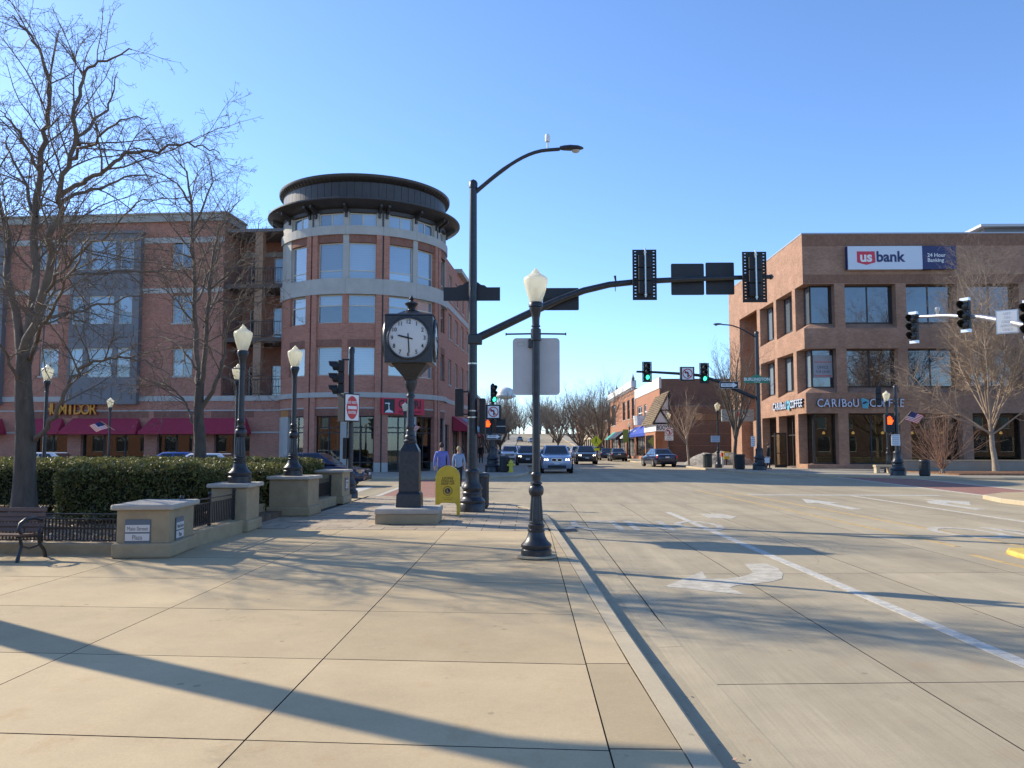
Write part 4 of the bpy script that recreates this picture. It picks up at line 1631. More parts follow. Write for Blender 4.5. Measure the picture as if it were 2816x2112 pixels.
MB().box(-.29, .29, -.012, -.0005, -.36, .36).build('panel', m_signw, s_)
for i, w in enumerate(('LEFT', 'ON', 'GREEN', 'ARROW', 'ONLY')):
    text(w, .125, M('faded_sign_text', (.5, .5, .5), .6) if not bpy.data.materials.get('faded_sign_text') else bpy.data.materials['faded_sign_text'], s_, (0, -.0135, .27 - i * .135), ext=.001, sx=.9)
p = at(2578, 858, 31.9)
s_ = thing('sensor', 'small pale camera on the pale mast arm at the right', 'sensor', (p.x, 31.9, p.z))
MB().lathe([(.05, -.15), (.05, 0), (.085, .04), (.085, .16), (.04, .2)], 10).build('body', m_steel, s_, smooth=True)

# right corner pedestrian post
RX, RY = 19.35, 43.8
t = thing('signal_post', 'black signal post with finial and orange hand before the coffee shop', 'signal post', (RX, RY, SW))
pole_base(t, 1.3)
tapered(t, 1.2, 4.65, .12, .085)
signal_head('dark traffic signal facing away on the post before the coffee shop letters', (RX - .85, RY + .1, 4.25), R(160), plate=False, sc=.9)
s_ = thing('pedestrian_signal', 'pedestrian signal with lit orange hand before the coffee shop', 'signal', (RX - .42, RY - .15, 2.35), 0, 'pedestrian signals')
MB().box(-.24, .24, -.05, .2, 0, .95).build('housing', m_blackr, s_, bevel=.03)
hand(s_, .62, 1.25)


def notice(label, p, w_, h_, lines=5, mat=None, tx=None, rz=0.0):
    t = thing('notice_sign', label, 'sign', p, rz, 'small notice signs')
    MB().box(-w_ / 2, w_ / 2, 0, .02, -h_ / 2, h_ / 2).build('panel', mat or m_signw, t)
    mb = MB()
    for i in range(lines):
        z = h_ / 2 - (i + .7) * h_ / (lines + .5)
        mb.box(-w_ * .38, w_ * .38, -.003, -.0005, z - h_ * .03, z + h_ * .03)
    mb.build('print_line', tx or M('notice_print', (.25, .27, .32), .6) if not bpy.data.materials.get('notice_print') else (tx or bpy.data.materials['notice_print']), t)
    return t


p = at(2460, 1210, RY)
notice('small white notice on the signal post before the coffee shop', (p.x, RY - .15, p.z), .45, .58)
bin_('black litter bin beside the signal post at the coffee shop corner', 20.3, 42.9, h=.82)
bin_('black litter bin beside the tree trunk at the coffee shop entrance', 14.1, 55.4, h=1.0, r=.33)
bin_('dark green litter bin beside the far corner lamp', 13.0, 60.2, h=1.0, r=.33, mat=M('dark_green_paint', (.02, .03, .024), .5))
p = at(1967, 1207, 58.9)
notice('pale blue notice on the far corner lamp', (p.x, 58.85, p.z), .62, .45, 3, M('notice_blue', (.42, .52, .62), .5))
p = at(2084, 1214, MY - .4)
notice('narrow white notice low on the far mast', (p.x - .3, MY - .4, p.z), .26, .66, 5)
# near lamp of the book shop: no left turn
s_ = thing('traffic_sign', 'no left turn sign on the lamp beside the book shop', 'sign', (12.75, 74.8, 2.98), 0, 'no left turn signs')
MB().box(-.38, .38, 0, .02, -.36, .36).build('backing', m_alu, s_)
no_left(s_, -.001, 0, .78)
s_ = thing('traffic_sign', 'small white plate under the no left turn sign at the book shop', 'sign', (12.75, 74.8, 2.38))
MB().box(-.38, .38, 0, .02, -.2, .2).build('panel', m_signw, s_)
text('BUSES', .13, m_signk, s_, (0, -.004, .08), ext=.001)
text('EXCEPTED', .11, m_signk, s_, (0, -.004, -.09), ext=.001)

# hydrant and bin on the far left corner
t = thing('fire_hydrant', 'yellow fire hydrant beside a black bin on the far left corner', 'hydrant', (-.95, 48.6, SW))
MB().lathe([(.17, 0), (.17, .06), (.115, .08), (.11, .5), (.15, .52), (.15, .56), (.12, .62), (.07, .68), (.03, .70), (.03, .75)], 14).build('barrel', m_hydr, t, smooth=True)
for sx in (-1, 1):
    MB().lathe([(.06, .08), (.06, .2), (.03, .24)], 10, c=(0, 0, .42), axis=Matrix.Rotation(sx * PI / 2, 3, 'Y')).build('outlet', m_hydr, t, smooth=True)
bin_('black litter bin beside the yellow hydrant', -1.35, 49.0, h=.95, r=.28)

# yellow pedestrian crossing diamond
t = thing('warning_sign', 'fluorescent yellow pedestrian crossing diamond with arrow plate', 'sign', (8.95, 108, SW))
m_fl = M('fluorescent_yellow', (.62, .72, .02), .5)
MB().tube([(0, .05, 0), (0, .05, 3.1)], .04, 8).build('post', m_steel, t)
MB().prism([(0, 2.2 - .78), (.78, 2.2), (0, 2.98), (-.78, 2.2)], 0, .02, f=UPR).build('diamond', m_fl, t)
MB().box(-.42, .42, -.02, 0, .95, 1.33).build('plate', m_fl, t)
mb = MB()
mb.prism([(.06 * math.cos(R(a)), 2.62 + .06 * math.sin(R(a))) for a in range(0, 360, 40)], .021, .025, f=UPR)
mb.prism([(-.09, 2.25), (.08, 2.25), (.07, 2.54), (-.07, 2.54)], .021, .025, f=UPR)
mb.prism([(-.08, 2.26), (.0, 2.26), (-.16, 1.86), (-.23, 1.88)], .021, .025, f=UPR)
mb.prism([(.0, 2.26), (.08, 2.26), (.22, 1.88), (.14, 1.86)], .021, .025, f=UPR)
mb.build('walking_figure', m_signk, t)

# ================================================================== BUILDINGS
def window(parent, fr, r, cols=1, rows=None, rec=.12, fm=None, gm=None, fw=.06, sill=True, mat_sill=None, name='window', pname='pane'):
    """window in an opening r=(s0,s1,z0,z1): frame, one pane per light, sill"""
    s0, s1, z0, z1 = r
    fm, gm = fm or m_wframe, gm or m_glassb
    rows = rows or [0, 1]
    cs = cols if isinstance(cols, list) else [i / cols for i in range(cols + 1)]
    X = [s0 + (s1 - s0) * c for c in cs]
    Z = [z0 + (z1 - z0) * c for c in rows]
    mb = MB()
    t0, t1 = -rec - .05, -rec
    for i, x in enumerate(X):
        w_ = fw if i in (0, len(X) - 1) else fw * .55
        a, b = (x, x + w_) if i == 0 else ((x - w_, x) if i == len(X) - 1 else (x - w_, x + w_))
        mb.fbox(fr, a, b, z0, z1, t0, t1)
    for i, z in enumerate(Z):
        w_ = fw if i in (0, len(Z) - 1) else fw * .5
        a, b = (z, z + w_) if i == 0 else ((z - w_, z) if i == len(Z) - 1 else (z - w_, z + w_))
        mb.fbox(fr, s0 + fw, s1 - fw, a, b, t0 + .003, t1 - .003)
    o = mb.build(name, fm, parent)
    for i in range(len(X) - 1):
        for j in range(len(Z) - 1):
            g = gm[(i + j) % len(gm)] if isinstance(gm, list) else gm
            MB().fbox(fr, X[i], X[i + 1], Z[j], Z[j + 1], -rec - .034, -rec - .028).build(pname, g, o)
    if sill:
        MB().fbox(fr, s0 - .06, s1 + .06, z0 - .10, z0 - .002, -rec, .05).build('sill', mat_sill or m_lime, o)
    return o


# ---------- apartment building with the round corner turret
TB = thing('apartment_building', 'red brick apartment building with round corner turret and dark flared roof', 'building', (-10.76, 54.1, 0), R(-3.7))
TW = world_of(TB)
FL = Frame((0, -2.67, 0), (1, 0, 0), (0, -1, 0), TW)
XL, XB, XT = -34.0, -8.5, -4.55
wins = []
for (x0, x1) in ((474, 528), (108, 160)):
    for (y0, y1) in ((664, 738), (812, 888), (958, 1034)):
        wins.append(FL.rect(x0, y0, x1, y1))
for y0, y1 in ((664, 738), (812, 888), (958, 1034)):
    wins.append((-33.2, -32.2) + FL.rect(474, y0, 528, y1)[2:])
mb = MB()
mb.wall(FL, XL, XB, 4.83, 16.1, wins, dep=.25)
FR = Frame((XB, -2.67, 0), (0, 1, 0), (1, 0, 0), TW)
mb.wall(FR, 0, 3.07, 4.83, 16.1)
FC = Frame((0, .4, 0), (1, 0, 0), (0, -1, 0), TW)
dw = []
for zf in (4.95, 8.85, 12.25):
    dw += [(-8.0, -7.1, zf, zf + 2.0), (-6.4, -5.4, zf, zf + 2.1)]
mb.wall(FC, XB, -3.6, 4.83, 15.6, dw, dep=.2)
shops = [FL.rect(92, 1200, 184, 1290), FL.rect(221, 1200, 395, 1290), FL.rect(430, 1200, 528, 1290), FL.rect(588, 1197, 686, 1290)]
shops = [(a, b, .35, 2.45) for a, b, c, d in shops]
mb.wall(FL, XL, XT, 0, 4.5, shops + [(-33.5, -30.8, .35, 2.45)], dep=.35)
mb.build('wall', m_brickL, TB)
# back and roof
mb = MB()
mb.box(XL, XB - .02, -2.3, 14, 16.0, 16.15)
mb.box(XB - .02, -2, .7, 14, 15.5, 15.62)
mb.build('roof', m_roofm, TB)
FM = Frame((5.27, 0, 0), (0, 1, 0), (1, 0, 0), TW)
mw = []
for z0, z1 in ((5.85, 7.58), (8.99, 10.72), (11.7, 13.4)):
    for s in (2.2, 5.2, 8.2, 11.2):
        mw.append((s, s + 1.3, z0, z1))
msh = [(1.0, 2.6, .4, 3.1), (4.2, 7.2, .4, 3.1), (8.6, 12.2, .4, 3.1)]
mb = MB()
mb.wall(FM, .3, 14, 0, 14.3, mw + msh, dep=.2)
mb.fbox(FM, 13.7, 14.0, 0, 14.3, -12, -.002)
mb.build('wall', m_brickL, TB)
for r in mw:
    window(TB, FM, r, 1, gm=m_glassb)
for r in msh:
    window(TB, FM, r, 2, gm=m_glassd, fm=m_dframe, sill=False)
mb = MB()
mb.fbox(FM, 6.0, 14.1, 14.3, 14.6, -.3, .35)
mb.fbox(FM, .3, 14.02, 4.53, 4.83, -.02, .04)
mb.fbox(FM, .3, 14.02, 11.0, 11.4, -.02, .04)
mb.build('side_band', m_lime, TB)
# bands and cornices of the long front
mb = MB()
mb.fbox(FL, XL, XB + .18, 16.1, 16.55, -.3, .18)
mb.fbox(FL, XL, XB + .28, 16.55, 16.66, -.3, .28)
mb.box(XB + .002, XB + .18, -2.6, .35, 16.1, 16.55)
mb.box(XB + .002, XB + .28, -2.6, .30, 16.55, 16.66)
mb.fbox(FC, XB + .3, -3.4, 15.6, 15.95, -.3, .1)
mb.fbox(FC, XB + .3, -3.4, 15.95, 16.1, -.3, .2)
mb.build('cornice', M('cornice_grey', (.37, .345, .30), .7), TB)
bays = [(206, 395), (-190, 24)]
bay_s = [FL.rect(a, 700, b, 800)[:2] for a, b in bays]
segs = [(bay_s[0][1], XB), (bay_s[1][1], bay_s[0][0]), (XL, bay_s[1][0])]
for nm, z0, z1, t in (('stone_band', 14.72, 15.08, .05), ('stone_band', 11.45, 11.78, .05), ('stone_band', 4.5, 4.83, .06)):
    for a, b in segs if z0 > 5 else [(XL, -26), (-26, -17), (-17, XB), (XB, XT - .02)]:
        MB().fbox(FL, a, b - .01, z0, z1, -.05, t).build(nm, m_lime, TB)
MB().fbox(FC, XB, -3.6, 14.4, 14.72, -.05, .05).build('stone_band', m_lime, TB)
MB().fbox(FL, XL, XT, 3.86, 3.94, -.05, .05).build('stone_band', m_lime, TB)
for a, b in [(s[0] - .25, s[1] + .25) for s in shops]:
    MB().fbox(FL, a, b, 3.45, 3.855, -.05, .012).build('soldier_course', m_brickLs, TB)
for r in wins:
    window(TB, FL, r, 2, [0, .5, 1], rec=.12, gm=[m_glassb, m_glassd])
    MB().fbox(FL, r[0], r[1], r[3], r[3] + .3, -.05, .012).build('soldier_course', m_brickLs, TB)
# grey metal bays
for k, (s0, s1) in enumerate(bay_s):
    mb = MB()
    fb = Frame((0, -2.67 - .42, 0), (1, 0, 0), (0, -1, 0), TW)
    L_ = s1 - s0
    cols = [(.035, .215), (.285, .64), (.71, .90)]
    ops = []
    for y0, y1 in ((661, 740), (813, 890), (957, 1037)):
        _, _, z0, z1 = fb.rect(300, y0, 380, y1)
        for c0, c1 in cols:
            ops.append((s0 + L_ * c0, s0 + L_ * c1, z0, z1))
    mb.wall(fb, s0, s1, 4.35, 15.3, ops, dep=.12)
    mb.fbox(fb, s0, s0 + .05, 4.35, 15.3, -.42, -.001)
    mb.fbox(fb, s1 - .05, s1, 4.35, 15.3, -.42, -.001)
    mb.fbox(fb, s0, s1, 4.3, 4.349, -.42, 0)
    mb.fbox(fb, s0 - .1, s1 + .1, 15.3, 15.45, -.42, .12)
    bo = mb.build('bay', m_greyp, TB)
    for z in (4.6, 8.6, 11.7):
        for i in range(7):
            x = s0 + L_ * (i + .5) / 7
            MB().fbox(fb, x - .02, x + .02, z, z + .75, .0015, .03).build('batten', m_greyp, bo)
    for i, r in enumerate(ops):
        window(bo, fb, r, 1, [0, .42, 1] if i % 3 != 1 else [0, 1], rec=.06, gm=m_glassb if i % 3 == 1 else [m_glassd, m_glassb], sill=False)
# balconies in the recess
for zf in (4.86, 8.55, 12.0):
    b = MB().box(XB + .03, -3.9, -2.55, .35, zf - .28, zf).build('balcony', M('balcony_brown', (.10, .075, .06), .7) if not bpy.data.materials.get('balcony_brown') else bpy.data.materials['balcony_brown'], TB)
    if zf > 5 or True:
        mb = MB()
        mb.box(XB + .05, -4.0, -2.5, -2.46, zf + 1.0, zf + 1.05)
        mb.box(XB + .05, -4.0, -2.5, -2.46, zf + .1, zf + .14)
        mb.build('railing', m_iron, b)
        for i in range(26):
            x = XB + .1 + i * .17
            MB().box(x, x + .02, -2.49, -2.47, zf + .14, zf + 1.0).build('baluster', m_iron, b)
for za, zb_ in ((4.87, 8.26), (8.56, 11.7), (12.01, 15.4)):
    MB().box(-6.55, -6.05, -2.42, -1.9, za, zb_).build('column', M('tan_column', (.36, .22, .14), .8) if not bpy.data.materials.get('tan_column') else bpy.data.materials['tan_column'], TB)
MB().box(XB + .03, -3.7, -2.5, .35, 15.4, 15.6).build('soffit', m_greyp, TB)
for i, r in enumerate(dw):
    window(TB, FC, r, 1, fm=m_signw, gm=m_glassd if i % 2 == 0 else m_glassb, sill=False)
# shop fronts, awnings
for i, r in enumerate(shops + [(-33.5, -30.8, .35, 2.45)]):
    window(TB, FL, r, 3 if r[1] - r[0] > 3 else 2, [0, .16, 1], rec=.28, fm=m_dframe, gm=m_shop, fw=.09, sill=False, name='shop_window')
for r in shops + [(-33.5, -30.8, .35, 2.45)]:
    mb = MB()
    a, b = r[0] + .0, r[1] - .0
    mb.fbox(FL, a, b, .3, 2.9, -2.6, -2.5)
    mb.fbox(FL, a - .1, a, .3, 2.9, -2.5, -.36)
    mb.fbox(FL, b, b + .1, .3, 2.9, -2.5, -.36)
    mb.fbox(FL, a, b, 2.9, 2.95, -2.5, -.36)
    mb.fbox(FL, a, b, .25, .34, -2.5, -.36)
    mb.build('shop_interior', m_inter, TB)
MB().fbox(FL, XL, XT, 2.46, 2.56, -.05, .06).build('stone_band', m_lime, TB)


def awning(parent, fr, s0, s1, zt, zb, out, mat, val=.22, name='awning', hip=.0):
    mb = MB()
    h = hip
    a = [fr.p(s0 + h, zt, .07), fr.p(s1 - h, zt, .07), fr.p(s1, zb, out), fr.p(s0, zb, out)]
    c = [fr.p(s0, zb, .07), fr.p(s1, zb, .07)]
    d = [fr.p(s0, zb - val, out), fr.p(s1, zb - val, out)]
    mb.quad(a[0], a[3], a[2], a[1])
    mb.add([a[0], c[0], a[3]], [(0, 1, 2)])
    mb.add([a[1], a[2], c[1]], [(0, 1, 2)])
    mb.quad(a[3], d[0], d[1], a[2])
    mb.quad(c[0], fr.p(s0, zb - val, .07), d[0], a[3])
    mb.quad(c[1], a[2], d[1], fr.p(s1, zb - val, .07))
    o = mb.build(name, mat, parent)
    m = o.modifiers.new('thickness', 'SOLIDIFY')
    m.thickness = .012
    return o


for i, (x0, x1) in enumerate(((-70, 20), (80, 187), (189, 396), (404, 692))):
    s = FL.rect(x0, 1160, x1, 1190)
    awning(TB, FL, s[0], s[1], 3.42, 2.55, 1.05, m_awn, val=.16, hip=.35)
r = FL.rect(640, 1205, 662, 1250)
# lettering of the tobacco shop
r = FL.rect(127, 1112, 269, 1141)
m_humy = M('shop_letter_yellow', (.66, .30, .03), .5)
m_humo = M('shop_letter_edge', (.36, .06, .015), .6)
t = thing('shop_sign', 'raised yellow HUMIDOR letters on the brick front', 'sign', tuple(TW @ FL.p((r[0] + r[1]) / 2, (r[2] + r[3]) / 2, .16)), R(-3.7))
for i, ch in enumerate('HUMIDOR'):
    x = (i - 3) * (r[1] - r[0]) / 6.9
    text(ch, 1.02, m_humo, t, (x, .04, 0), ext=.06, bold=.03, sx=.8 if ch != 'I' else 1.2, name='letter_box')
    text(ch, 1.02, m_humy, t, (x, -.03, 0), ext=.02, bold=.008, sx=.8 if ch != 'I' else 1.2, name='letter')

# ---- the turret
RT = 5.33
pil = [-21.0, 26.3, 73.6]
mid = [-44.65, 2.65, 49.95, 97.25]
TA, TE = -59.5, 104.0
wseg = []
for m in mid:
    for a, b in ((m - 19.4, m - 1.9), (m + 1.9, m + 19.4)):
        if a > -46 and b < 101:
            wseg.append((a, b))
arcs = lambda a0, a1, z0, z1, mat, nm, dr=0.0, n=None: MB().arc(a0, a1, RT - .32, RT + dr, z0, z1, n or max(2, int(abs(a1 - a0) / 4))).build(nm, mat, TB)
for z0, z1, mat, nm, dr in ((3.95, 4.53, m_brickT, 'wall', 0), (4.83, 5.85, m_brickT, 'wall', 0), (7.58, 8.99, m_brickT, 'wall', 0), (15.72, 15.95, m_roofm, 'eaves_band', .03)):
    arcs(TA, TE, z0, z1, mat, nm, dr)
# stone bands block by block between the pilasters
for z0, z1, dr in ((3.87, 3.95, .03), (4.53, 4.83, .15), (10.72, 11.66, .13), (14.34, 14.88, .13)):
    e = [TA] + pil + [TE]
    for a, b in zip(e[:-1], e[1:]):
        k = 2
        for i in range(k):
            p, q = a + (b - a) * i / k, a + (b - a) * (i + 1) / k
            arcs(p + .05, q - .05, z0, z1, m_lime, 'stone_band', dr)
for a, b in wseg:
    for z0, z1 in ((3.44, 3.868), (7.60, 8.0), (13.88, 14.34)):
        arcs(a, b, z0, z1, m_brickTs, 'soldier_course', .012 if z0 < 13 else 0)
# piers between windows
for z0, z1 in ((.12, 3.44), (5.85, 7.58), (8.99, 10.72), (11.66, 14.34), (14.88, 15.72)):
    top = z0 > 11
    for m in mid:
        a, b = m - 1.9, m + 1.9
        if m < -40:
            a = TA
        if m > 90:
            b = TE
        arcs(a, b, z0, z1, m_lime if (top or z0 < 1) else m_brickT, 'pier', .02)
    for p in pil:
        if z0 > 14:
            arcs(p - 4.25, p + 4.25, z0, z1, m_lime, 'pier', .0)
for p in pil:
    for a, b in ((p - 4.25, p - .55), (p + .55, p + 4.25)):
        arcs(a, b, .64, 14.34, m_brickT, 'pilaster', .10, 3)
        arcs(a - .1, b + .1, .1, .66, m_lime, 'pilaster_base', .13, 3)
    arcs(p - .55, p + .55, .1, 15.7, m_roofm, 'downpipe', .03, 1)
for z0, z1, rows, gmx in ((.16, 3.44, [0, .16, .70, .79, 1], m_shop), (5.85, 7.58, [0, 1], m_glassb), (8.99, 10.72, [0, .62, 1], [m_glassd, m_glassb]), (11.68, 13.88, [0, .23, 1], m_glassb), (14.88, 15.70, [0, 1], m_glassb)):
    for i, (a, b) in enumerate(wseg):
        am = R((a + b) / 2)
        hw = math.tan(R((b - a) / 2))
        rr = RT - .16
        c = Vector((math.sin(am), -math.cos(am), 0))
        u = Vector((math.cos(am), math.sin(am), 0))
        fr = Frame(c * rr * math.cos(R((b - a) / 2)), u, c, TW)
        h = rr * math.sin(R((b - a) / 2)) + .03
        g = gmx
        if z0 > 8 and z0 < 11 and i == 0:
            g = [m_glassd, m_glassb]
        shop_ = z0 < 1
        window(TB, fr, (-h, h, z0, z1), 2 if (z0 > 14 or shop_) else 1, rows, rec=0.0, fm=m_dframe if shop_ else m_wframe, gm=g, sill=not shop_, fw=.07, name='shop_window' if shop_ else 'window')
# interior behind the ground floor glass
MB().lathe([(3.2, .13), (3.2, 3.5)], 28).build('shop_interior', m_inter, TB)
MB().lathe([(4.95, .05), (4.95, .155)], 28).build('shop_floor', m_inter, TB)
MB().lathe([(4.7, 3.46), (4.7, 3.56)], 28).build('shop_ceiling', m_inter, TB)
for i, (a, b) in enumerate(wseg):
    for e in (a + 1.2, b - 4.2):
        mb = MB()
        n = 8
        vs = []
        for k in range(n + 1):
            aa = R(e + 3.0 * k / n)
            r_ = RT - .42 + (.04 if k % 2 else 0)
            for z in (.5, 3.35):
                vs.append((r_ * math.sin(aa), -r_ * math.cos(aa), z))
        mb.add(vs, [(k * 2, k * 2 + 2, k * 2 + 3, k * 2 + 1) for k in range(n)])
        mb.build('curtain', m_curt, TB)
# roof
MB().lathe([(4.7, 15.90), (5.40, 15.92), (6.22, 16.22), (6.28, 16.28), (6.28, 16.36), (6.2, 16.40), (5.3, 16.62)], 72).build('eaves', m_roofm, TB, smooth=True)
MB().lathe([(5.25, 16.5), (5.25, 17.62), (5.12, 17.7)], 72).build('drum', m_roofm, TB, smooth=True)
MB().lathe([(5.1, 17.58), (5.33, 17.62), (5.56, 17.84), (5.59, 17.88), (5.59, 18.02), (5.5, 18.06), (5.1, 18.1)], 72).build('crown_ring', m_roofm, TB, smooth=True)
for k in range(46):
    a = -112 + k * 5.2
    MB().arc(a + .12, a + 5.08, 5.24, 5.29, 16.52, 17.60, 2).build('roof_panel', m_roofm, TB)
for k in range(78):
    a = -120 + k * 3.2
    MB().arc(a - .1, a + .1, 5.33, 5.37, 17.60, 17.82, 1, rt=(5.53, 5.58)).build('rib', m_roofm, TB)
br_a = [p + d for p in pil for d in (-2.4, 2.4)] + mid + [-76, -66]
for a in br_a:
    mb = MB()
    s, c = math.sin(R(a)), -math.cos(R(a))
    ux, uy = math.cos(R(a)), math.sin(R(a))
    prof = [(5.3, 15.4), (5.46, 15.4), (5.48, 15.62), (5.98, 15.95), (5.98, 16.1), (5.3, 15.88)]
    mb.prism(prof, -.07, .07, f=lambda r_, z, w_: (r_ * s + w_ * ux, r_ * c + w_ * uy, z))
    mb.build('bracket', m_roofm, TB)
# restaurant sign
a0, a1 = 28.5, 68.5
t = thing('shop_sign', 'red CAPRI restaurant sign with black picture panel on the turret', 'sign', tuple(TW @ Vector((RT * math.sin(R(41)) * 1.0, -RT * math.cos(R(41)) * 1.0, 3.54))), R(-3.7 + 41))
m_capr = M('capri_red', (.62, .02, .05), .5)
MB().box(-1.42, 1.42, -.16, .02, 0, .98).build('board', m_capr, t)
pp = MB().box(-1.34, -.62, -.175, -.1605, .07, .91).build('picture_panel', m_signk, t)
mb = MB()
mb.prism([(-1.28, .1), (-.7, .1), (-.78, .2), (-.95, .26), (-1.0, .55), (-.96, .6), (-1.0, .68), (-1.05, .6), (-1.03, .3), (-1.2, .2)], .176, .18, f=UPR)
mb.box(-1.27, -.95, -.181, -.176, .62, .68)
mb.build('picture', m_signw, pp)
text('CAPRI', .70, m_signk, t, (.42, -.166, .60), ext=.012, bold=.015, sx=.82)
text('RISTORANTE ITALIANO', .20, M('capri_dark_red', (.22, .0, .015), .6), t, (.42, -.166, .16), ext=.006, sx=.72)

# ---------- bank and coffee shop building
BX, BY = 19.1, 57.0
BB = thing('bank_building', 'brown brick three storey office block with a bank sign and coffee shop', 'building', (BX, BY, 0))
BF = Frame((0, 0, 0), (1, 0, 0), (0, -1, 0), Matrix.Translation((BX, BY, 0)))
BL = Frame((0, 0, 0), (0, 1, 0), (-1, 0, 0), Matrix.Translation((BX, BY, 0)))
TOP, DEP = 16.35, .68
LEN, SID = 30.0, 21.0
fz = [(9.75, 12.84, 10.16), (5.3, 8.35, 5.72)]           # opening bottom, top, glass bottom
fcol = [(2.85, 6.35), (7.05, 10.55), (11.25, 14.75), (15.45, 18.95), (19.65, 23.15), (23.85, 27.35)]
lcol = [(2.45, 6.25), (6.9, 10.7)]
CF, CL = 2.15, 1.75                                      # corner opening on each face
fops, lops = [], []
for z0, z1, zg in fz:
    fops += [(a, b, z0, z1) for a, b in fcol] + [(0, CF, z0, z1)]
    lops += [(a, b, z0, z1) for a, b in lcol] + [(0, CL, z0, z1)]
gf = [(0.0, CF, .42, 3.9)] + [(a, b, .42, 3.9) for a, b in fcol]
gl_ = [(0.0, CL, .42, 3.9), (2.45, 6.25, .14, 3.9), (6.9, 10.7, .14, 3.9)]
mb = MB()
# sheets (reveals added only where there is a jamb)
def wall_c(fr, s0, s1, ops, zt):
    mb.wall(fr, s0, s1, .05, zt, [o for o in ops], dep=DEP, side=(0, 0, 0, 0))
    for a, b, c, d in ops:
        if a > .01:
            mb.quad(fr.p(a, c), fr.p(a, d), fr.p(a, d, -DEP), fr.p(a, c, -DEP))
        mb.quad(fr.p(b, c), fr.p(b, c, -DEP), fr.p(b, d, -DEP), fr.p(b, d))
        aa = a if a > .01 else DEP
        mb.quad(fr.p(a, d), fr.p(b, d), fr.p(b, d, -DEP), fr.p(aa, d, -DEP))
        up = .42 if d > 4 else 0.0
        mb.quad(fr.p(a, c), fr.p(aa, c + up, -DEP), fr.p(b, c + up, -DEP), fr.p(b, c))


wall_c(BF, 0, LEN, fops + gf, TOP)
wall_c(BL, 0, 11.6, lops + gl_, TOP)
mb.fbox(BL, 11.6, 17.2, 13.0, TOP, -.3, 0)
mb.fbox(BL, 17.2, SID, .05, TOP, -3, 0)
mb.fbox(BL, 11.4, 17.4, .05, TOP, -3.4, -3.0)
mb.fbox(BL, 11.2, 11.598, .05, TOP, -3.0, -.02)
mb.fbox(BL, SID - .2, SID, .05, TOP, -30, -3.0)
mb.fbox(BL, 13.3, 17.19, .05, 3.9, -2.95, -.9)
mb.build('wall', m_brickB, BB)
mb = MB()
mb.box(.3, LEN, .3, SID - .1, TOP - .3, TOP - .2)
mb.build('roof', m_greyp, BB)
mb = MB()
mb.box(-.03, LEN, -.03, .32, TOP, TOP + .09)
mb.box(-.03, .32, .321, SID, TOP, TOP + .09)
mb.build('coping', M('metal_coping', (.34, .36, .40), .45, metal=.3), BB)
MB().box(16.2, 28, 6.5, 14, TOP - .2, TOP + 2.1).build('penthouse', m_greyp, BB)
MB().box(15.7, 28.4, 6.0, 14.4, TOP + 2.1, TOP + 2.3).build('penthouse_roof', M('pale_roof_metal', (.5, .51, .52), .5), BB)
for a, b in ((0, LEN),):
    MB().fbox(BF, .02, LEN, 15.5, TOP - .01, -.02, .012).build('soldier_course', brick('brown_soldier', (.23, .115, .075), (.28, .15, .10), (.2, .14, .1), soldier=True), BB)
    MB().fbox(BF, .02, LEN, 12.9, 13.5, -.02, .012).build('soldier_course', bpy.data.materials['brown_soldier'], BB)
for z0, z1, zg in fz:
    for i, (a, b) in enumerate(fcol):
        window(BB, BF, (a, b, zg, z1), 2, rec=DEP - .06, fm=m_dframe, gm=m_glassk, fw=.09, sill=False)
    for a, b in lcol:
        window(BB, BL, (a, b, zg, z1), 3, rec=DEP - .06, fm=m_dframe, gm=[m_glassb, m_glassk], fw=.09, sill=False)
    window(BB, BF, (DEP, CF, zg, z1), 1, rec=DEP - .06, fm=m_dframe, gm=m_glassk, fw=.05, sill=False)
    window(BB, BL, (DEP, CL, zg, z1), 1, rec=DEP - .06, fm=m_dframe, gm=m_glassb, fw=.05, sill=False)
for i, (a, b, c, d) in enumerate(gf):
    window(BB, BF, (a if a > .1 else DEP, b, c, d), 2 if a > .1 else 1, [0, 1], rec=DEP - .06, fm=m_dframe, gm=m_shop, fw=.09, sill=False, name='shop_window')
window(BB, BL, (DEP, CL, .42, 3.9), 1, rec=DEP - .06, fm=m_dframe, gm=m_shop, fw=.06, sill=False, name='shop_window')
window(BB, BL, (2.45, 6.25, .14, 3.9), 3, [0, .62, 1], rec=DEP - .06, fm=m_dframe, gm=m_shop, fw=.08, sill=False, name='shop_window')
window(BB, BL, (6.9, 10.7, .14, 3.9), 2, [0, .62, 1], rec=DEP - .06, fm=m_dframe, gm=m_shop, fw=.08, sill=False, name='shop_window')
mb = MB()
mb.box(1.0, LEN - .5, 6, 6.1, .12, 4.2)
mb.box(.95, LEN - .5, .9, 6, 4.05, 4.2)
mb.box(.95, LEN - .5, .9, 6, .05, .13)
mb.box(LEN - .5, LEN - .4, .9, 6, .05, 4.2)
mb.box(.95, 1.05, 10, 10.1, .12, 4.2)
mb.build('shop_interior', M('cafe_interior', (.20, .14, .07), .9, var=.6, vs=.9), BB)
mb = MB()
for i, x in enumerate((3.2, 4.6, 7.6, 8.9, 11.8, 13.2, 16.0)):
    mb = MB()
    mb.lathe([(.22, .13), (.03, .16), (.03, .85), (.38, .86), (.38, .89)], 12, c=(x, 2.0 + .4 * (i % 2), 0))
    mb.build('cafe_table', m_wood, BB)
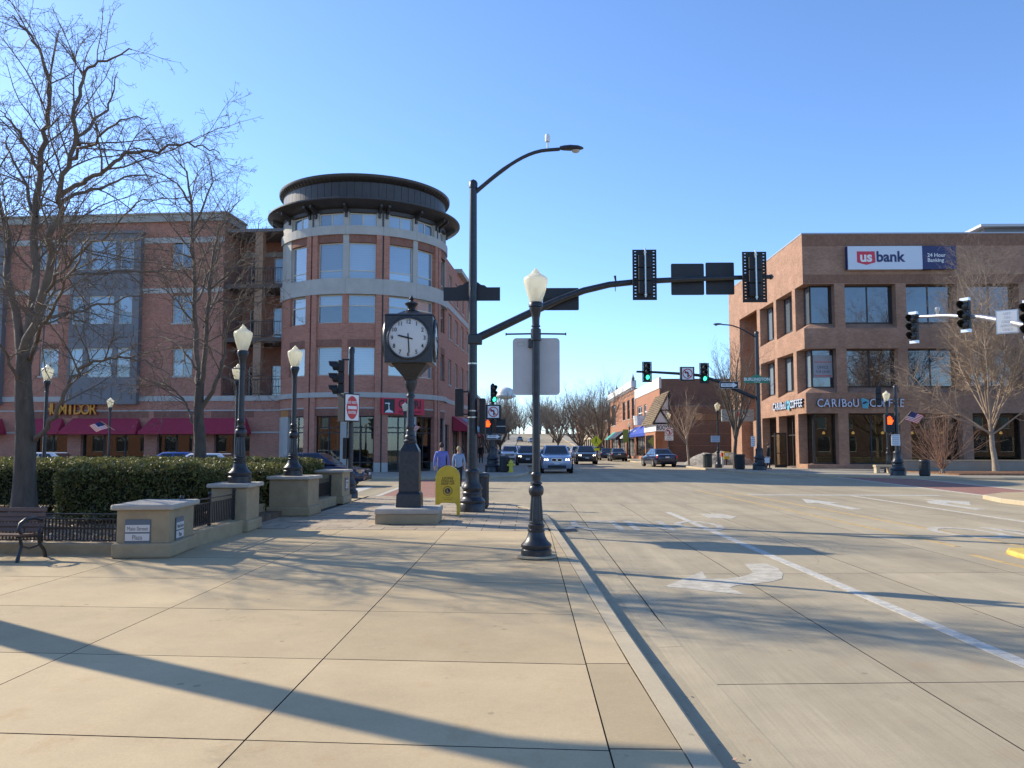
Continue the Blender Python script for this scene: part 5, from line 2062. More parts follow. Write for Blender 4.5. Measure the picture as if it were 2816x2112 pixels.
for i in range(9):
    x = 2.2 + i * 2.1
    mb = MB()
    mb.lathe([(.03, 2.72), (.11, 2.6), (.10, 2.53), (.02, 2.51)], 10, c=(x, 3.0, 0))
    mb.build('pendant_lamp', M('pendant_glow', (.9, .6, .25), .5, emit=.45, ecol=(1, .6, .2)) if not bpy.data.materials.get('pendant_glow') else bpy.data.materials['pendant_glow'], BB)
# office for lease poster in the corner window
mb = MB()
r = BF.rect(2246, 980, 2300, 1040)
po = MB().fbox(BF, DEP + .08, CF - .08, 6.4, 7.95, -DEP + .07, -DEP + .075).build('lease_poster', M('poster_grey', (.33, .34, .36), .6), BB)
for s, z, sz in (('OFFICE', 7.1, .30), ('FOR LEASE', 6.8, .25)):
    text(s, sz, m_navy, po, ((DEP + CF) / 2, DEP - .078, z), ext=.001, sx=.8)
MB().fbox(BF, DEP + .14, CF - .14, 6.48, 6.54, -DEP + .0755, -DEP + .079).build('red_stripe', m_signr, po)
MB().fbox(BF, DEP + .14, CF - .14, 7.45, 7.5, -DEP + .0755, -DEP + .079).build('red_stripe', m_signr, po)
# open glazed door of the coffee shop
d = thing('glass_door', 'open glazed door of the coffee shop with amber reflection', 'door', (BX - .3, BY + 3.6, SW), R(200))
mb = MB()
for a in ((0, .09, 0, 2.5), (.93, 1.02, 0, 2.5), (.09, .93, 0, .2), (.09, .93, 2.38, 2.5), (.09, .93, 1.0, 1.06)):
    mb.box(a[0], a[1], -.02, .02, a[2], a[3])
mb.build('door_frame', m_dframe, d)
MB().box(.09, .93, -.004, .004, .2, 2.38).build('pane', m_shop, d)
# signs
r = BF.rect(2326, 680, 2530, 744)
r2 = BF.rect(2530, 680, 2623, 744)
t = thing('bank_sign', 'long white and navy illuminated box sign reading usbank 24 Hour Banking', 'sign', (BX + r[0], BY - .02, 0))
w1, w2 = r[1] - r[0], r2[1] - r[0]
MB().box(0, w1, -.34, 0, r[2], r[3]).build('white_box', M('sign_face_white', (.62, .67, .74), .4), t, bevel=.02)
MB().box(w1 + .002, w2, -.34, 0, r[2] + .002, r[3] - .002).build('navy_box', m_navy, t, bevel=.02)
MB().box(-.05, -.001, -.33, 0, r[2] + .01, r[3] - .01).build('edge', m_navy, t)
hz = (r[2] + r[3]) / 2
sh = [(.62, hz + .45), (1.85, hz + .45), (1.88, hz - .22), (1.88, hz - .32), (1.25, hz - .50), (.62, hz - .32)]
MB().prism(sh, .342, .346, f=UPR).build('red_shield', m_bred, t)
text('us', .98, m_signw, t, (1.24, -.35, hz + .04), ext=.003, bold=.03, sx=.98)
text('bank', 1.02, m_navy, t, (1.93, -.35, hz + .045), ext=.003, bold=.03, sx=.98, align='LEFT')
text('24 Hour', .36, m_signw, t, (w1 + .33, -.35, hz + .16), ext=.003, bold=.006, align='LEFT')
text('Banking', .36, m_signw, t, (w1 + .33, -.35, hz - .19), ext=.003, bold=.006, align='LEFT')
m_let = M('white_letter', (.60, .66, .78), .4)
m_letk = M('letter_backing', (.02, .025, .05), .5)
m_cyan = M('cup_cyan', (.10, .42, .55), .4)
jit = [0, 4, -3, 5, -4, 3, -2, 3, -3]


def caribou(label, p, rz, Wd, h):
    t = thing('shop_sign', label, 'sign', p, rz, 'coffee shop letter signs')
    k = Wd / 6.1
    xs = [-2.85, -2.4, -1.9, -1.52, -1.12, -.62]
    for x, ch, j in zip(xs, 'CARIBOU', jit):
        pass
    pos = [(-2.85, 'C'), (-2.38, 'A'), (-1.90, 'R'), (-1.54, 'I'), (-1.2, 'B'), (-.80, 'o'), (-.38, 'U'), (.78, 'C'), (1.22, 'O'), (1.62, 'F'), (2.0, 'F'), (2.40, 'E'), (2.8, 'E')]
    for i, (x, ch) in enumerate(pos):
        rot = (PI / 2, R(jit[i % 9]), 0)
        text(ch, h * 1.25, m_letk, t, (x * k, .03, 0), rot, ext=.05, bold=.02, sx=.85 * k, name='letter_box')
        text(ch, h * 1.25, m_let, t, (x * k, -.03, 0), rot, ext=.02, bold=.006, sx=.85 * k, name='letter')
    cup = [(-.02, .28), (.12, .36), (.55, .22), (.60, .08), (.48, -.34), (.1, -.34)]
    MB().prism([(x * k * .9, y * h / .6) for x, y in cup], -.02, .05, f=UPR).build('cup', m_cyan, t)
    MB().prism([(x * k * .9, y * h / .6) for x, y in [(.1, .06), (.34, .14), (.5, .02), (.36, .04), (.2, -.06), (.08, -.02)]], .051, .06, f=UPR).build('deer_mark', m_letk, t)
    return t


r = BF.rect(2246, 1096, 2488, 1123)
caribou('white CARIBOU COFFEE letters on the shaded front of the bank block', (BX + (r[0] + r[1]) / 2, BY - .1, (r[2] + r[3]) / 2), 0, r[1] - r[0], .62)
r = BL.rect(2128, 1100, 2212, 1124)
caribou('white CARIBOU COFFEE letters on the sunlit side of the bank block', (BX - .1, BY + 3.75, 4.62), -PI / 2, 6.9, .62)
t = thing('blade_sign', 'grey box sign with a small logo projecting beside the coffee shop side entrance', 'sign', (BX - 1.2, BY + 13.2, 3.75))
MB().box(-1.5, 1.2, -.15, .15, 0, 1.0).build('box', M('sign_teal_grey', (.30, .36, .36), .5), t, bevel=.03)
MB().prism([(-.35, .75), (.05, .75), (.05, .42), (-.15, .34), (-.35, .42)], .152, .158, f=UPR).build('logo', m_bred, t)
text('bank', .3, m_signw, t, (.5, -.158, .55), ext=.003, bold=.006)
# planter wall and beds in front of the bank
t = thing('planter_wall', 'low grey concrete planter wall along the bank front', 'wall', (22.4, 50.2, SW))
MB().box(0, 25, 0, .35, 0, .62).build('wall', m_farw, t, bevel=.02)
MB().box(-.03, 25.03, -.03, .38, .618, .70).build('coping', m_kerb, t, bevel=.015)
t = thing('concrete_bench', 'pale concrete block bench between the lamp and the signal post', 'bench', (20.2, 47.6, SW))
MB().box(-.5, .5, -.22, .22, .34, .46).build('seat', m_kerb, t, bevel=.02)
for x in (-.36, .36):
    MB().box(x - .1, x + .1, -.18, .18, 0, .342).build('leg', m_kerb, t)
mb = MB()
mb.prism([(22.6, 44.0), (46, 42.4), (46, 50.1), (22.4, 50.1)], SW - .05, SW + .06)
struct('planting_bed', mb.build('planting_bed', M('leaf_litter', (.20, .10, .05), .95, var=.6, vs=6, bump=1, bs=20, world=True)))


# ---------- the row on the right of the far street
def rowbuild(name, label, loc, wmat, frames, H, depth=14, group='far main street shop buildings'):
    return thing(name, label, 'building', loc, 0, group)


AX = 13.9
A0Y, A1Y = 87.0, 112.0
t = thing('shop_building', 'orange brick shop with white siding parapet and blue awning beside the book shop', 'building', (AX, A0Y, 0), 0, 'shops along the far main street')
fa = Frame((0, 0, 0), (0, 1, 0), (-1, 0, 0), Matrix.Translation((AX, A0Y, 0)))
LA = fa.hit(1746, 1100)[0]
ops = [fa.rect(1753, 1112, 1766, 1146), fa.rect(1770.5, 1107, 1778.5, 1145)]
ops = [(a, b, 4.9, 6.6) for a, b, c, d in ops] + [(.7, 2.0, 5.0, 6.7)]
sh_ = [(1.0, LA * .46, .5, 2.9), (LA * .5, LA - .8, .5, 2.9)]
mb = MB()
mb.wall(fa, 0, LA, .1, 7.75, ops + sh_, dep=.2)
mb.build('wall', m_brickS, t)
for y_ in (0, LA - .25):
    MB().box(.02, 13, y_, y_ + .25, .1, 8.75).build('side_wall', m_brickD, t)
MB().box(.2, 13, .2, LA - .2, 8.0, 8.1).build('roof', m_greyp, t)
for i in range(8):
    z = 7.752 + i * .145
    MB().fbox(fa, -.02, LA, z, z + .138, -.2, .05 + .012).build('siding_board', m_wpaint, t)
for r in ops:
    window(t, fa, r, 2, [0, .5, 1], fm=m_signw, gm=m_glassd, fw=.12, sill=True, mat_sill=m_signw)
for r in sh_:
    window(t, fa, r, 4, [0, .2, 1], fm=m_dframe, gm=m_glassd, sill=False, name='shop_window')
awning(t, fa, .3, LA - .3, 4.1, 3.1, 1.1, m_blue, val=.3)
text('BOOKS & MORE'[:5], .5, m_signw, t, (-.72, LA * .75, 3.55), (PI / 2 - .75, 0, -PI / 2), ext=.003)
MB().lathe([(.9, 0), (.92, .5), (1.0, 1.1)], 14, c=(-.25, LA * .62, 4.2)).build('round_bay', m_wpaint, t)

t = thing('book_shop_porch', 'steep brown shingled gable over a white BOOKS signboard', 'building', (12.55, 81.8, 0))
PD, PW = 8.2, 1.5
MB().box(.1, PW, .05, PD, 3.15, 3.85).build('fascia', m_stucco, t)
text('BOOKS', .62, m_signk, t, (PW * .56, .035, 3.48), ext=.004, bold=.01, sx=.62)
mb = MB()
mb.prism([(-.15, 3.85), (PW, 3.85), (PW, 7.05)], -PD, -.12, f=UPR)
g = mb.build('gable', m_stucco, t)
nrow = 15
for i in range(nrow):
    u0, u1 = i / nrow, (i + 1.25) / nrow
    x0, x1 = -.2 + (PW + .2) * u0, -.2 + (PW + .2) * min(u1, 1.04)
    z0, z1 = 3.82 + 3.25 * u0, 3.82 + 3.25 * min(u1, 1.04)
    yy = -.05
    while yy < PD:
        wd = rnd.uniform(.5, .8)
        e = min(yy + wd, PD + .1)
        off = .05 + rnd.uniform(0, .03)
        mb = MB()
        n = Vector((-3.25, 0, 1.7)).normalized()
        a = Vector((x0, 0, z0)) + n * (off + .04)
        b = Vector((x1, 0, z1)) + n * off * .4
        vs = [(a.x, yy, a.z), (a.x, e - .02, a.z), (b.x, e - .02, b.z), (b.x, yy, b.z)]
        vs += [(p[0] - n.x * .05, p[1], p[2] - n.z * .05) for p in vs]
        mb.hexa(vs)
        mb.build('shingle', m_shing, t)
        yy = e
for p, q in (((-.15, 3.9), (PW, 7.05)), ((PW - .05, 3.9), (PW - .05, 7.05)), ((-.15, 3.9), (PW, 3.9)), ((PW * .42, 5.2), (PW, 5.2)), ((PW * .40, 5.2), (PW, 3.9))):
    mb = MB().tube([(p[0], .05, p[1]), (q[0], .05, q[1])], .09, 4)
    mb.build('timber', M('dark_timber', (.03, .025, .022), .7) if not bpy.data.materials.get('dark_timber') else bpy.data.materials['dark_timber'], t)
MB().box(.2, PW, 1.0, PD, .1, 3.14).build('wall', m_brickS, t)
MB().box(.35, .85, .93, .999, .15, 2.4).build('door', m_orange, t)
MB().box(.16, .199, 2.0, 7.5, .6, 2.8).build('pane', m_glassd, t)

t = thing('low_shop_wing', 'dark brown brick wing with a flat roof behind the snow pile', 'building', (14.06, 84.5, 0))
mb = MB()
mb.box(0, 12.5, 0, 2.4, .1, 5.7)
mb.build('wall', m_brickD, t)
MB().box(-.02, 12.6, -.06, 2.44, 5.7, 5.82).build('coping', m_greyp, t)
MB().box(3.0, 12, -.05, -.001, 4.3, 5.0).build('window_band', m_glassd, t)
for z in (1.7, 2.9):
    MB().box(.02, 12.48, -.015, -.0005, z, z + .06).build('string_course', m_brickB, t)
t = thing('pipe_bollard', 'red and white pipe bollard beside the snow pile', 'bollard', (14.6, 62.5, SW))
MB().tube([(0, 0, 0), (0, 0, .75)], .09, 10).build('sleeve', m_alu, t)
MB().tube([(0, 0, .75), (0, 0, 1.05)], .092, 10).build('red_top', m_signr, t)
t = thing('newspaper_box', 'small yellow newspaper box beside the bank wall', 'newspaper box', (16.2, 68.0, SW))
MB().box(-.22, .22, -.2, .2, .5, 1.1).build('body', m_ybox, t, bevel=.02)
MB().box(-.05, .05, -.05, .05, 0, .5).build('leg', m_blackr, t)
MB().box(-.15, .15, -.21, -.2005, .72, 1.0).build('pane', m_signw, t)

# second building with white bracketed cornice
t = thing('shop_building', 'orange brick shop with white bracketed cornice and arched end window', 'building', (AX, A0Y + LA, 0), 0, 'shops along the far main street')
fb = Frame((0, 0, 0), (0, 1, 0), (-1, 0, 0), Matrix.Translation((AX, A0Y + LA, 0)))
LB = fb.hit(1678, 1100)[0]
ops = [fb.rect(1712.4, 1118, 1719.6, 1155), fb.rect(1725, 1118, 1732, 1155), fb.rect(1737.4, 1118, 1745, 1155)]
ops = [(a, b, 5.4, 8.0) for a, b, c, d in ops] + [(LB * .74, LB * .93, 5.0, 8.3)]
sh_ = [(1, LB * .3, .4, 2.9), (LB * .34, LB * .6, .4, 2.9), (LB * .64, LB - 1, .4, 2.9)]
mb = MB()
mb.wall(fb, 0, LB, .1, 9.3, ops + sh_, dep=.25)
mb.build('wall', m_brickS, t)
for y_ in (0, LB - .25):
    MB().box(.02, 13, y_, y_ + .25, .1, 9.2).build('side_wall', m_brickD, t)
MB().box(.2, 13, .25, LB - .25, 8.8, 8.9).build('roof', m_greyp, t)
MB().fbox(fb, -.05, LB, 9.3, 10.2, -.2, .45).build('cornice', m_wpaint, t)
for i in range(22):
    s = .4 + i * (LB - .8) / 21
    MB().fbox(fb, s - .12, s + .12, 8.95, 9.298, -.05, .36).build('cornice_bracket', m_wpaint, t)
for s in (0.1, LB * .62, LB - .1):
    MB().lathe([(.2, 10.1), (.2, 10.4), (.24, 10.45), (.1, 10.7), (.02, 11.1)], 8, c=(-.2, s, 0)).build('cornice_finial', m_greyp, t)
for r in ops:
    window(t, fb, r, 1, [0, .5, 1], fm=m_dframe, gm=m_glassd, fw=.1, mat_sill=m_lime)
    MB().fbox(fb, r[0] - .1, r[1] + .1, r[3] + .5, r[3] + .75, -.02, .05).build('lintel', m_brickD, t)
for r in sh_:
    window(t, fb, r, 3, [0, .2, 1], fm=m_dframe, gm=m_glassd, sill=False, name='shop_window')
for i, (u, m_) in enumerate(((.04, m_signw), (.36, m_signk), (.52, m_signk), (.70, m_teal))):
    awning(t, fb, LB * u + .3, LB * (u + .15), 3.9, 2.9, 1.3, m_, val=.2)

# farther right and left buildings along the street
def simple_block(label, x0, x1, y0, y1, H, wmat, side, nwin=4, floors=2, trim=None, group='distant main street buildings', awn=None):
    t = thing('shop_building', label, 'building', (x0 if side > 0 else x1, y0, hill(y0) - .1), 0, group)
    n = (-1, 0, 0) if side > 0 else (1, 0, 0)
    f = Frame((0, 0, 0), (0, 1, 0), n)
    L_ = y1 - y0
    D = (x1 - x0) * side
    ops, sh = [], []
    for k in range(nwin):
        s = L_ * (k + .5) / nwin
        for fl in range(1, floors):
            ops.append((s - .55, s + .55, 1.0 + fl * 3.4, 2.9 + fl * 3.4))
        sh.append((s - L_ / nwin * .4, s + L_ / nwin * .4, .6, 2.9))
    mb = MB()
    mb.wall(f, 0, L_, 0, H, ops + sh, dep=.2)
    a, b = sorted((0.02 * side, D))
    mb.box(a, b, 0, .2, 0, H)
    mb.box(a, b, L_ - .2, L_, 0, H)
    mb.build('wall', wmat, t)
    MB().box(a, b, .2, L_ - .2, H - .4, H - .3).build('roof', m_greyp, t)
    MB().fbox(f, -.03, L_ + .03, H, H + .25, -.25, .15).build('cornice', trim or m_lime, t)
    for r in ops:
        window(t, f, r, 1, [0, .5, 1], gm=m_glassd, fm=m_signw, fw=.1)
    for r in sh:
        window(t, f, r, 2, gm=m_glassd, fm=m_dframe, sill=False, name='shop_window')
    if awn:
        awning(t, f, .5, L_ - .5, 3.9, 3.0, 1.2, awn)
    return t


simple_block('tan stucco block beyond the turret with a grey stair tower', -22, -5.9, 70, 84, 7.6, m_tan, -1, 3, 2, awn=None)
simple_block('low shop with dark red awning beyond the turret', -20, -6.2, 84.2, 100, 5.4, m_brickS, -1, 3, 1, awn=m_awn)
simple_block('brown brick shop far down the left side', -20, -6.4, 100.3, 122, 8.0, m_brickD, -1, 5, 2)
simple_block('pale shop with chimney far down the left side', -20, -6.5, 122.3, 150, 6.5, m_tan, -1, 5, 1)
simple_block('brick shop far down the left side before the hill', -20, -6.6, 152, 185, 7.0, m_brickD, -1, 6, 2)
simple_block('brown shingled shop with cream panel far down the right side', 13.6, 26, 140, 165, 6.0, m_brickD, 1, 5, 1)
simple_block('pale shop far down the right side before the hill', 13.6, 26, 170, 200, 5.4, m_tan, 1, 5, 1)
simple_block('brick house on the hill at the right', 15, 28, 235, 252, 7.5, m_brickS, 1, 3, 2)
t = thing('stair_tower', 'grey box tower rising above the low roofs right of the turret', 'tower', (-7.4, 73.0, 0))
MB().box(-1.3, 1.25, 0, 4, 7.0, 8.6).build('wall', m_greyp, t)
MB().box(-1.35, 1.3, -.05, 4.05, 8.6, 8.7).build('coping', m_alu, t)
# awnings on the main street side of the turret building
FMW = Frame(TW @ Vector((5.27, 0, 0)), TW.to_3x3() @ Vector((0, 1, 0)), TW.to_3x3() @ Vector((1, 0, 0)))
for s0, s1, mt, lb in ((3.9, 7.6, m_awn, 0), (8.4, 12.4, M('pale_blue_canvas', (.16, .36, .46), .7), 1)):
    awning(TB, FM, s0, s1, 3.75, 2.9, 1.25, mt, val=.2)

# unseen buildings added behind the camera so shop windows reflect walls, not bright sky
for i, (x0, x1, H, mt, lb) in enumerate(((-120, -8, 8.2, m_brickS, 'orange brick station building across the plaza behind the viewpoint'), (17, 130, 9.5, m_brickD, 'brown brick shop row behind the viewpoint on the right'))):
    b_ = thing('station_building' if i == 0 else 'reflection_row', lb, 'building', (x0, -30, 0))
    f_ = Frame((0, 0, 0), (1, 0, 0), (0, 1, 0))
    ops = [(2 + k * 4.5, 4.2 + k * 4.5, .8, 3.4) for k in range(int((x1 - x0 - 4) / 4.5))] + [(2 + k * 4.5, 3.6 + k * 4.5, 4.8, 6.8) for k in range(int((x1 - x0 - 4) / 4.5))]
    MB().wall(f_, 0, x1 - x0, 0, H, ops, dep=.25).build('wall', mt, b_)
    MB().box(0, x1 - x0, -12, -.3, H - .2, H).build('roof', m_roofm, b_)
    for r in ops:
        window(b_, f_, r, 1, gm=m_glassd, fm=m_wframe)

# water tower ---------------------------------------------------------------
WT = at(1391, 1115, 640)
t = thing('water_tower', 'white domed water tower on slender legs far down the street', 'water tower', (WT.x, 640, hill(640)))
zt0, zt1 = 40.5 - hill(640), 48.5 - hill(640)
pr = [(1.2, zt0 - 2.4), (4.5, zt0 - 1.6), (7.4, zt0 - .2), (7.8, zt0 + .2), (7.6, zt0 + .5), (6.8, zt0 + 1.4), (6.6, zt0 + 2.4), (6.0, zt0 + 4.6), (4.6, zt0 + 6.0), (2.5, zt0 + 7.0), (.2, zt0 + 7.4)]
MB().lathe(pr, 28).build('tank', m_wpaint, t, smooth=True)
MB().lathe([(7.7, zt0 - .3), (7.9, zt0 - .3), (7.9, zt0 + .8), (7.7, zt0 + .8)], 28).build('catwalk', m_alu, t)
MB().tube([(0, 0, 0), (0, 0, zt0 - 1)], 1.0, 10).build('riser', m_steel, t)
for k in range(8):
    a = 2 * PI * k / 8 + .2
    MB().tube([(8.6 * math.cos(a), 8.6 * math.sin(a), 0), (7.2 * math.cos(a), 7.2 * math.sin(a), zt0)], .3, 6).build('leg', m_steel, t)
for z in (zt0 * .4, zt0 * .75):
    MB().tube([(8.0 * math.cos(2 * PI * k / 8 + .2), 8.0 * math.sin(2 * PI * k / 8 + .2), z) for k in range(9)], .15, 4).build('brace', m_steel, t)

# ================================================================== TREES
def wander(rg, p, d, L, n, kink, up):
    pts = [Vector(p)]
    d = Vector(d).normalized()
    for i in range(n):
        d = (d + Vector((rg.gauss(0, kink), rg.gauss(0, kink), rg.gauss(0, kink) + up))).normalized()
        pts.append(pts[-1] + d * (L / n))
    return pts


def sprout(rg, out, pts, r0, r1, lvl, P):
    """side shoots along a branch; P = per level (count per metre, length factor, angle, kink, up)"""
    if lvl >= len(P):
        return
    dens, lf, ang, kink, up, lmin, lmax = P[lvl]
    seg = [(pts[i + 1] - pts[i]).length for i in range(len(pts) - 1)]
    Lt = sum(seg)
    n = max(1, int(Lt * dens + rg.random()))
    for k in range(n):
        t = (.12 + .88 * (k + rg.random()) / n) if lvl else (.22 + .78 * (k + rg.random()) / n)
        x = t * Lt
        i = 0
        while i < len(seg) - 1 and x > seg[i]:
            x -= seg[i]
            i += 1
        f = min(1, x / max(seg[i], 1e-6))
        p = pts[i].lerp(pts[i + 1], f)
        d = (pts[i + 1] - pts[i]).normalized()
        ax = d.cross(Vector((rg.gauss(0, 1), rg.gauss(0, 1), rg.gauss(0, 1)))).normalized()
        dd = Matrix.Rotation(R(rg.gauss(ang, 12)), 3, ax) @ d
        L = min(lmax, max(lmin, Lt * lf * (1.15 - .65 * t) * rg.uniform(.6, 1.3)))
        rr = min((r0 + (r1 - r0) * t) * .6, (.0055 + L * .0075) if P[0][0] > 2.3 else .012 + L * .011)
        q = wander(rg, p, dd, L, max(2, min(6, int(L / .14))), kink, up)
        re = max(.0022, rr * .3)
        out.append((q, max(rr, .003), re, lvl))
        sprout(rg, out, q, rr, re, lvl + 1, P)


def branches_mesh(out, name, mat, parent, base_sides=5):
    mb = MB()
    for q, r0, r1, lvl in out:
        k = len(q) - 1
        mb.tube(q, [r0 + (r1 - r0) * i / k for i in range(k + 1)], 6 if r0 > .03 else (4 if r0 > .009 else 3), cap=False)
    me = bpy.data.meshes.new(name)
    me.from_pydata(mb.v, [], mb.f)
    me.materials.append(mat)
    me.polygons.foreach_set('use_smooth', [True] * len(me.polygons))
    o = bpy.data.objects.new(name, me)
    COL.objects.link(o)
    o.parent = parent
    return o


def smooth_line(pts, k=3):
    out = []
    n = len(pts)
    for i in range(n - 1):
        a, b, c, d = pts[max(i - 1, 0)], pts[i], pts[i + 1], pts[min(i + 2, n - 1)]
        for j in range(k):
            t = j / k
            out.append(.5 * ((2 * b) + (c - a) * t + (2 * a - 5 * b + 4 * c - d) * t * t + (3 * b - a - 3 * c + d) * t ** 3))
    out.append(pts[-1])
    return out


P_SPUR = [(3.6, .38, 46, .12, .0, .4, 1.6), (6.0, .45, 48, .18, .02, .18, .95), (9.0, .40, 55, .25, .02, .07, .34), (8.0, .4, 55, .2, 0, .05, .11)]
P_SPUR2 = [(3.8, .40, 50, .13, .0, .4, 1.9), (6.0, .45, 50, .18, .01, .18, .9), (8.0, .40, 55, .25, .02, .07, .3), (6.0, .4, 55, .2, 0, .05, .11)]
P_TWIG = [(2.6, .42, 42, .12, .10, .5, 2.6), (4.2, .45, 40, .15, .08, .25, 1.2), (5.0, .45, 42, .18, .05, .12, .5)]
P_FAR = [(1.6, .40, 40, .12, .12, .6, 3.0), (2.2, .45, 40, .16, .08, .4, 1.6), (2.2, .45, 42, .18, .05, .25, .8)]


def pixel_tree(name, label, trunk, limbs, Y, seed, r0, P, bark, twig, group, thin=1.0):
    rg = random.Random(seed)
    tp = [at(x, y, Y + dy) for x, y, dy in trunk]
    base = Vector((tp[0].x, tp[0].y, .1))
    t = thing(name, label, 'tree', base, 0, group)
    tl = smooth_line([p - base for p in tp], 4)
    k = len(tl) - 1
    mb = MB()
    mb.tube(tl, [r0 * (1.22 - .22 * min(1, i / 3)) * (1 - .42 * i / k) for i in range(k + 1)], 14)
    mb.build('trunk', bark, t, smooth=True)
    out = []
    for ra, rb, pts in limbs:
        ra, rb = ra * thin, rb * .8
        q = smooth_line([at(x, y, Y + dy) - base for x, y, dy in pts], 4)
        q = [p + Vector((rg.gauss(0, .02), rg.gauss(0, .05), rg.gauss(0, .02))) for p in q]
        out.append((q, ra, rb, -1))
        sprout(rg, out, q, ra, rb, 0, P)
    branches_mesh(out, 'crown', twig, t)
    return t


g_pl = 'bare plaza trees'
pixel_tree('bare_tree', 'big bare tree with forked grey trunk behind the bench', [(66, 1408, 0), (68, 1300, 0), (70, 1200, 0), (66, 1110, 0), (64, 1040, 0), (66, 960, 0)],
           [(.11, .012, [(60, 1010, 0), (30, 800, .2), (22, 640, .5), (-10, 480, .8), (-60, 330, 1.0)]),
            (.10, .012, [(70, 980, 0), (92, 820, .1), (98, 640, .2), (108, 480, .1), (120, 360, 0), (140, 270, -.2), (125, 175, -.3), (90, 105, -.4), (30, 42, -.5)]),
            (.10, .012, [(72, 960, 0), (120, 800, -.3), (150, 660, -.5), (165, 545, -.7), (195, 430, -.9), (218, 300, -1.0), (232, 200, -1.1), (290, 165, -1.2), (362, 130, -1.3)]),
            (.055, .008, [(167, 540, -.7), (225, 500, -.9), (290, 465, -1.1), (340, 422, -1.2), (430, 410, -1.4), (505, 398, -1.5), (560, 405, -1.6), (602, 420, -1.7)]),
            (.05, .007, [(160, 555, -.6), (220, 532, -.2), (300, 510, .2), (380, 480, .5), (450, 512, .7)]),
            (.06, .008, [(100, 1212, 0), (140, 1160, -.2), (172, 1100, -.4), (190, 1050, -.5), (228, 1008, -.6), (290, 988, -.8), (345, 983, -.9), (410, 1000, -1.0), (480, 1035, -1.2)]),
            (.05, .007, [(90, 850, 0), (133, 784, .3), (200, 762, .6), (266, 752, .8), (380, 746, 1.0), (470, 740, 1.2), (556, 730, 1.3)]),
            (.05, .007, [(96, 900, 0), (150, 870, .5), (210, 855, .9), (290, 835, 1.3), (360, 815, 1.6), (440, 800, 1.8)]),
            (.045, .006, [(105, 820, -.2), (160, 760, -.8), (220, 700, -1.2), (300, 640, -1.6), (380, 560, -1.9), (450, 540, -2.1)]),
            (.045, .006, [(50, 1060, 0), (20, 980, -.5), (-40, 900, -1), (-120, 850, -1.4)]),
            (.05, .006, [(100, 600, .2), (60, 490, .6), (25, 410, 1), (5, 345, 1.3)]),
            (.04, .006, [(108, 470, .1), (60, 380, -.4), (20, 320, -.8), (-20, 290, -1)]),
            (.045, .006, [(205, 400, -.9), (260, 330, -.6), (310, 270, -.4), (330, 200, -.2)]),
            (.04, .006, [(190, 440, -.9), (260, 390, -1.4), (330, 330, -1.8), (410, 320, -2.0)]),
            (.05, .006, [(80, 1000, 0), (110, 900, 1.0), (150, 760, 1.7), (190, 620, 2.2), (230, 520, 2.6)]),
            (.05, .006, [(80, 990, 0), (120, 900, -1.1), (170, 800, -1.9), (230, 680, -2.5), (280, 590, -3.0)])],
           14.0, 3, .19, P_SPUR, m_bark, m_twig, g_pl, .76)
pixel_tree('bare_tree', 'smaller bare tree with a forked trunk behind the hedge', [(548, 1300, 0), (550, 1220, 0), (546, 1150, 0), (548, 1085, 0), (552, 1040, 0)],
           [(.11, .01, [(550, 1060, 0), (540, 960, .1), (535, 850, .2), (530, 720, .3), (526, 600, .3), (522, 520, .2), (500, 460, .1), (440, 400, 0)]),
            (.10, .01, [(552, 1075, 0), (565, 980, -.2), (570, 880, -.4), (580, 760, -.6), (590, 680, -.8), (620, 600, -1.0), (660, 540, -1.2)]),
            (.085, .01, [(556, 1120, 0), (590, 1060, -.2), (612, 1000, -.3), (620, 930, -.5), (640, 860, -.7), (700, 800, -1), (770, 770, -1.2)]),
            (.05, .006, [(600, 1035, -.2), (650, 1045, -.6), (720, 1030, -1), (780, 1040, -1.4)]),
            (.055, .006, [(535, 1180, 0), (520, 1130, .3), (500, 1095, .5), (460, 1062, .8), (400, 1045, 1.1), (330, 1050, 1.4)]),
            (.05, .006, [(540, 1020, 0), (500, 960, .5), (450, 930, 1.0), (400, 925, 1.3)]),
            (.05, .006, [(536, 900, .2), (490, 830, .8), (440, 790, 1.2), (380, 780, 1.5)]),
            (.05, .006, [(528, 640, .3), (560, 560, 0), (580, 480, -.2), (560, 400, -.4)]),
            (.05, .006, [(535, 840, .2), (580, 740, .8), (620, 650, 1.3), (680, 590, 1.6)]),
            (.045, .006, [(575, 800, -.5), (640, 740, -1.0), (690, 660, -1.4), (720, 600, -1.7)]),
            (.045, .006, [(526, 560, .3), (480, 500, .6), (420, 470, .9), (380, 450, 1.2)]),
            (.045, .006, [(560, 900, 0), (600, 800, 1.2), (640, 740, 1.8), (700, 700, 2.4)])],
           22.0, 5, .175, P_SPUR2, m_bark, m_twig, g_pl, .76)


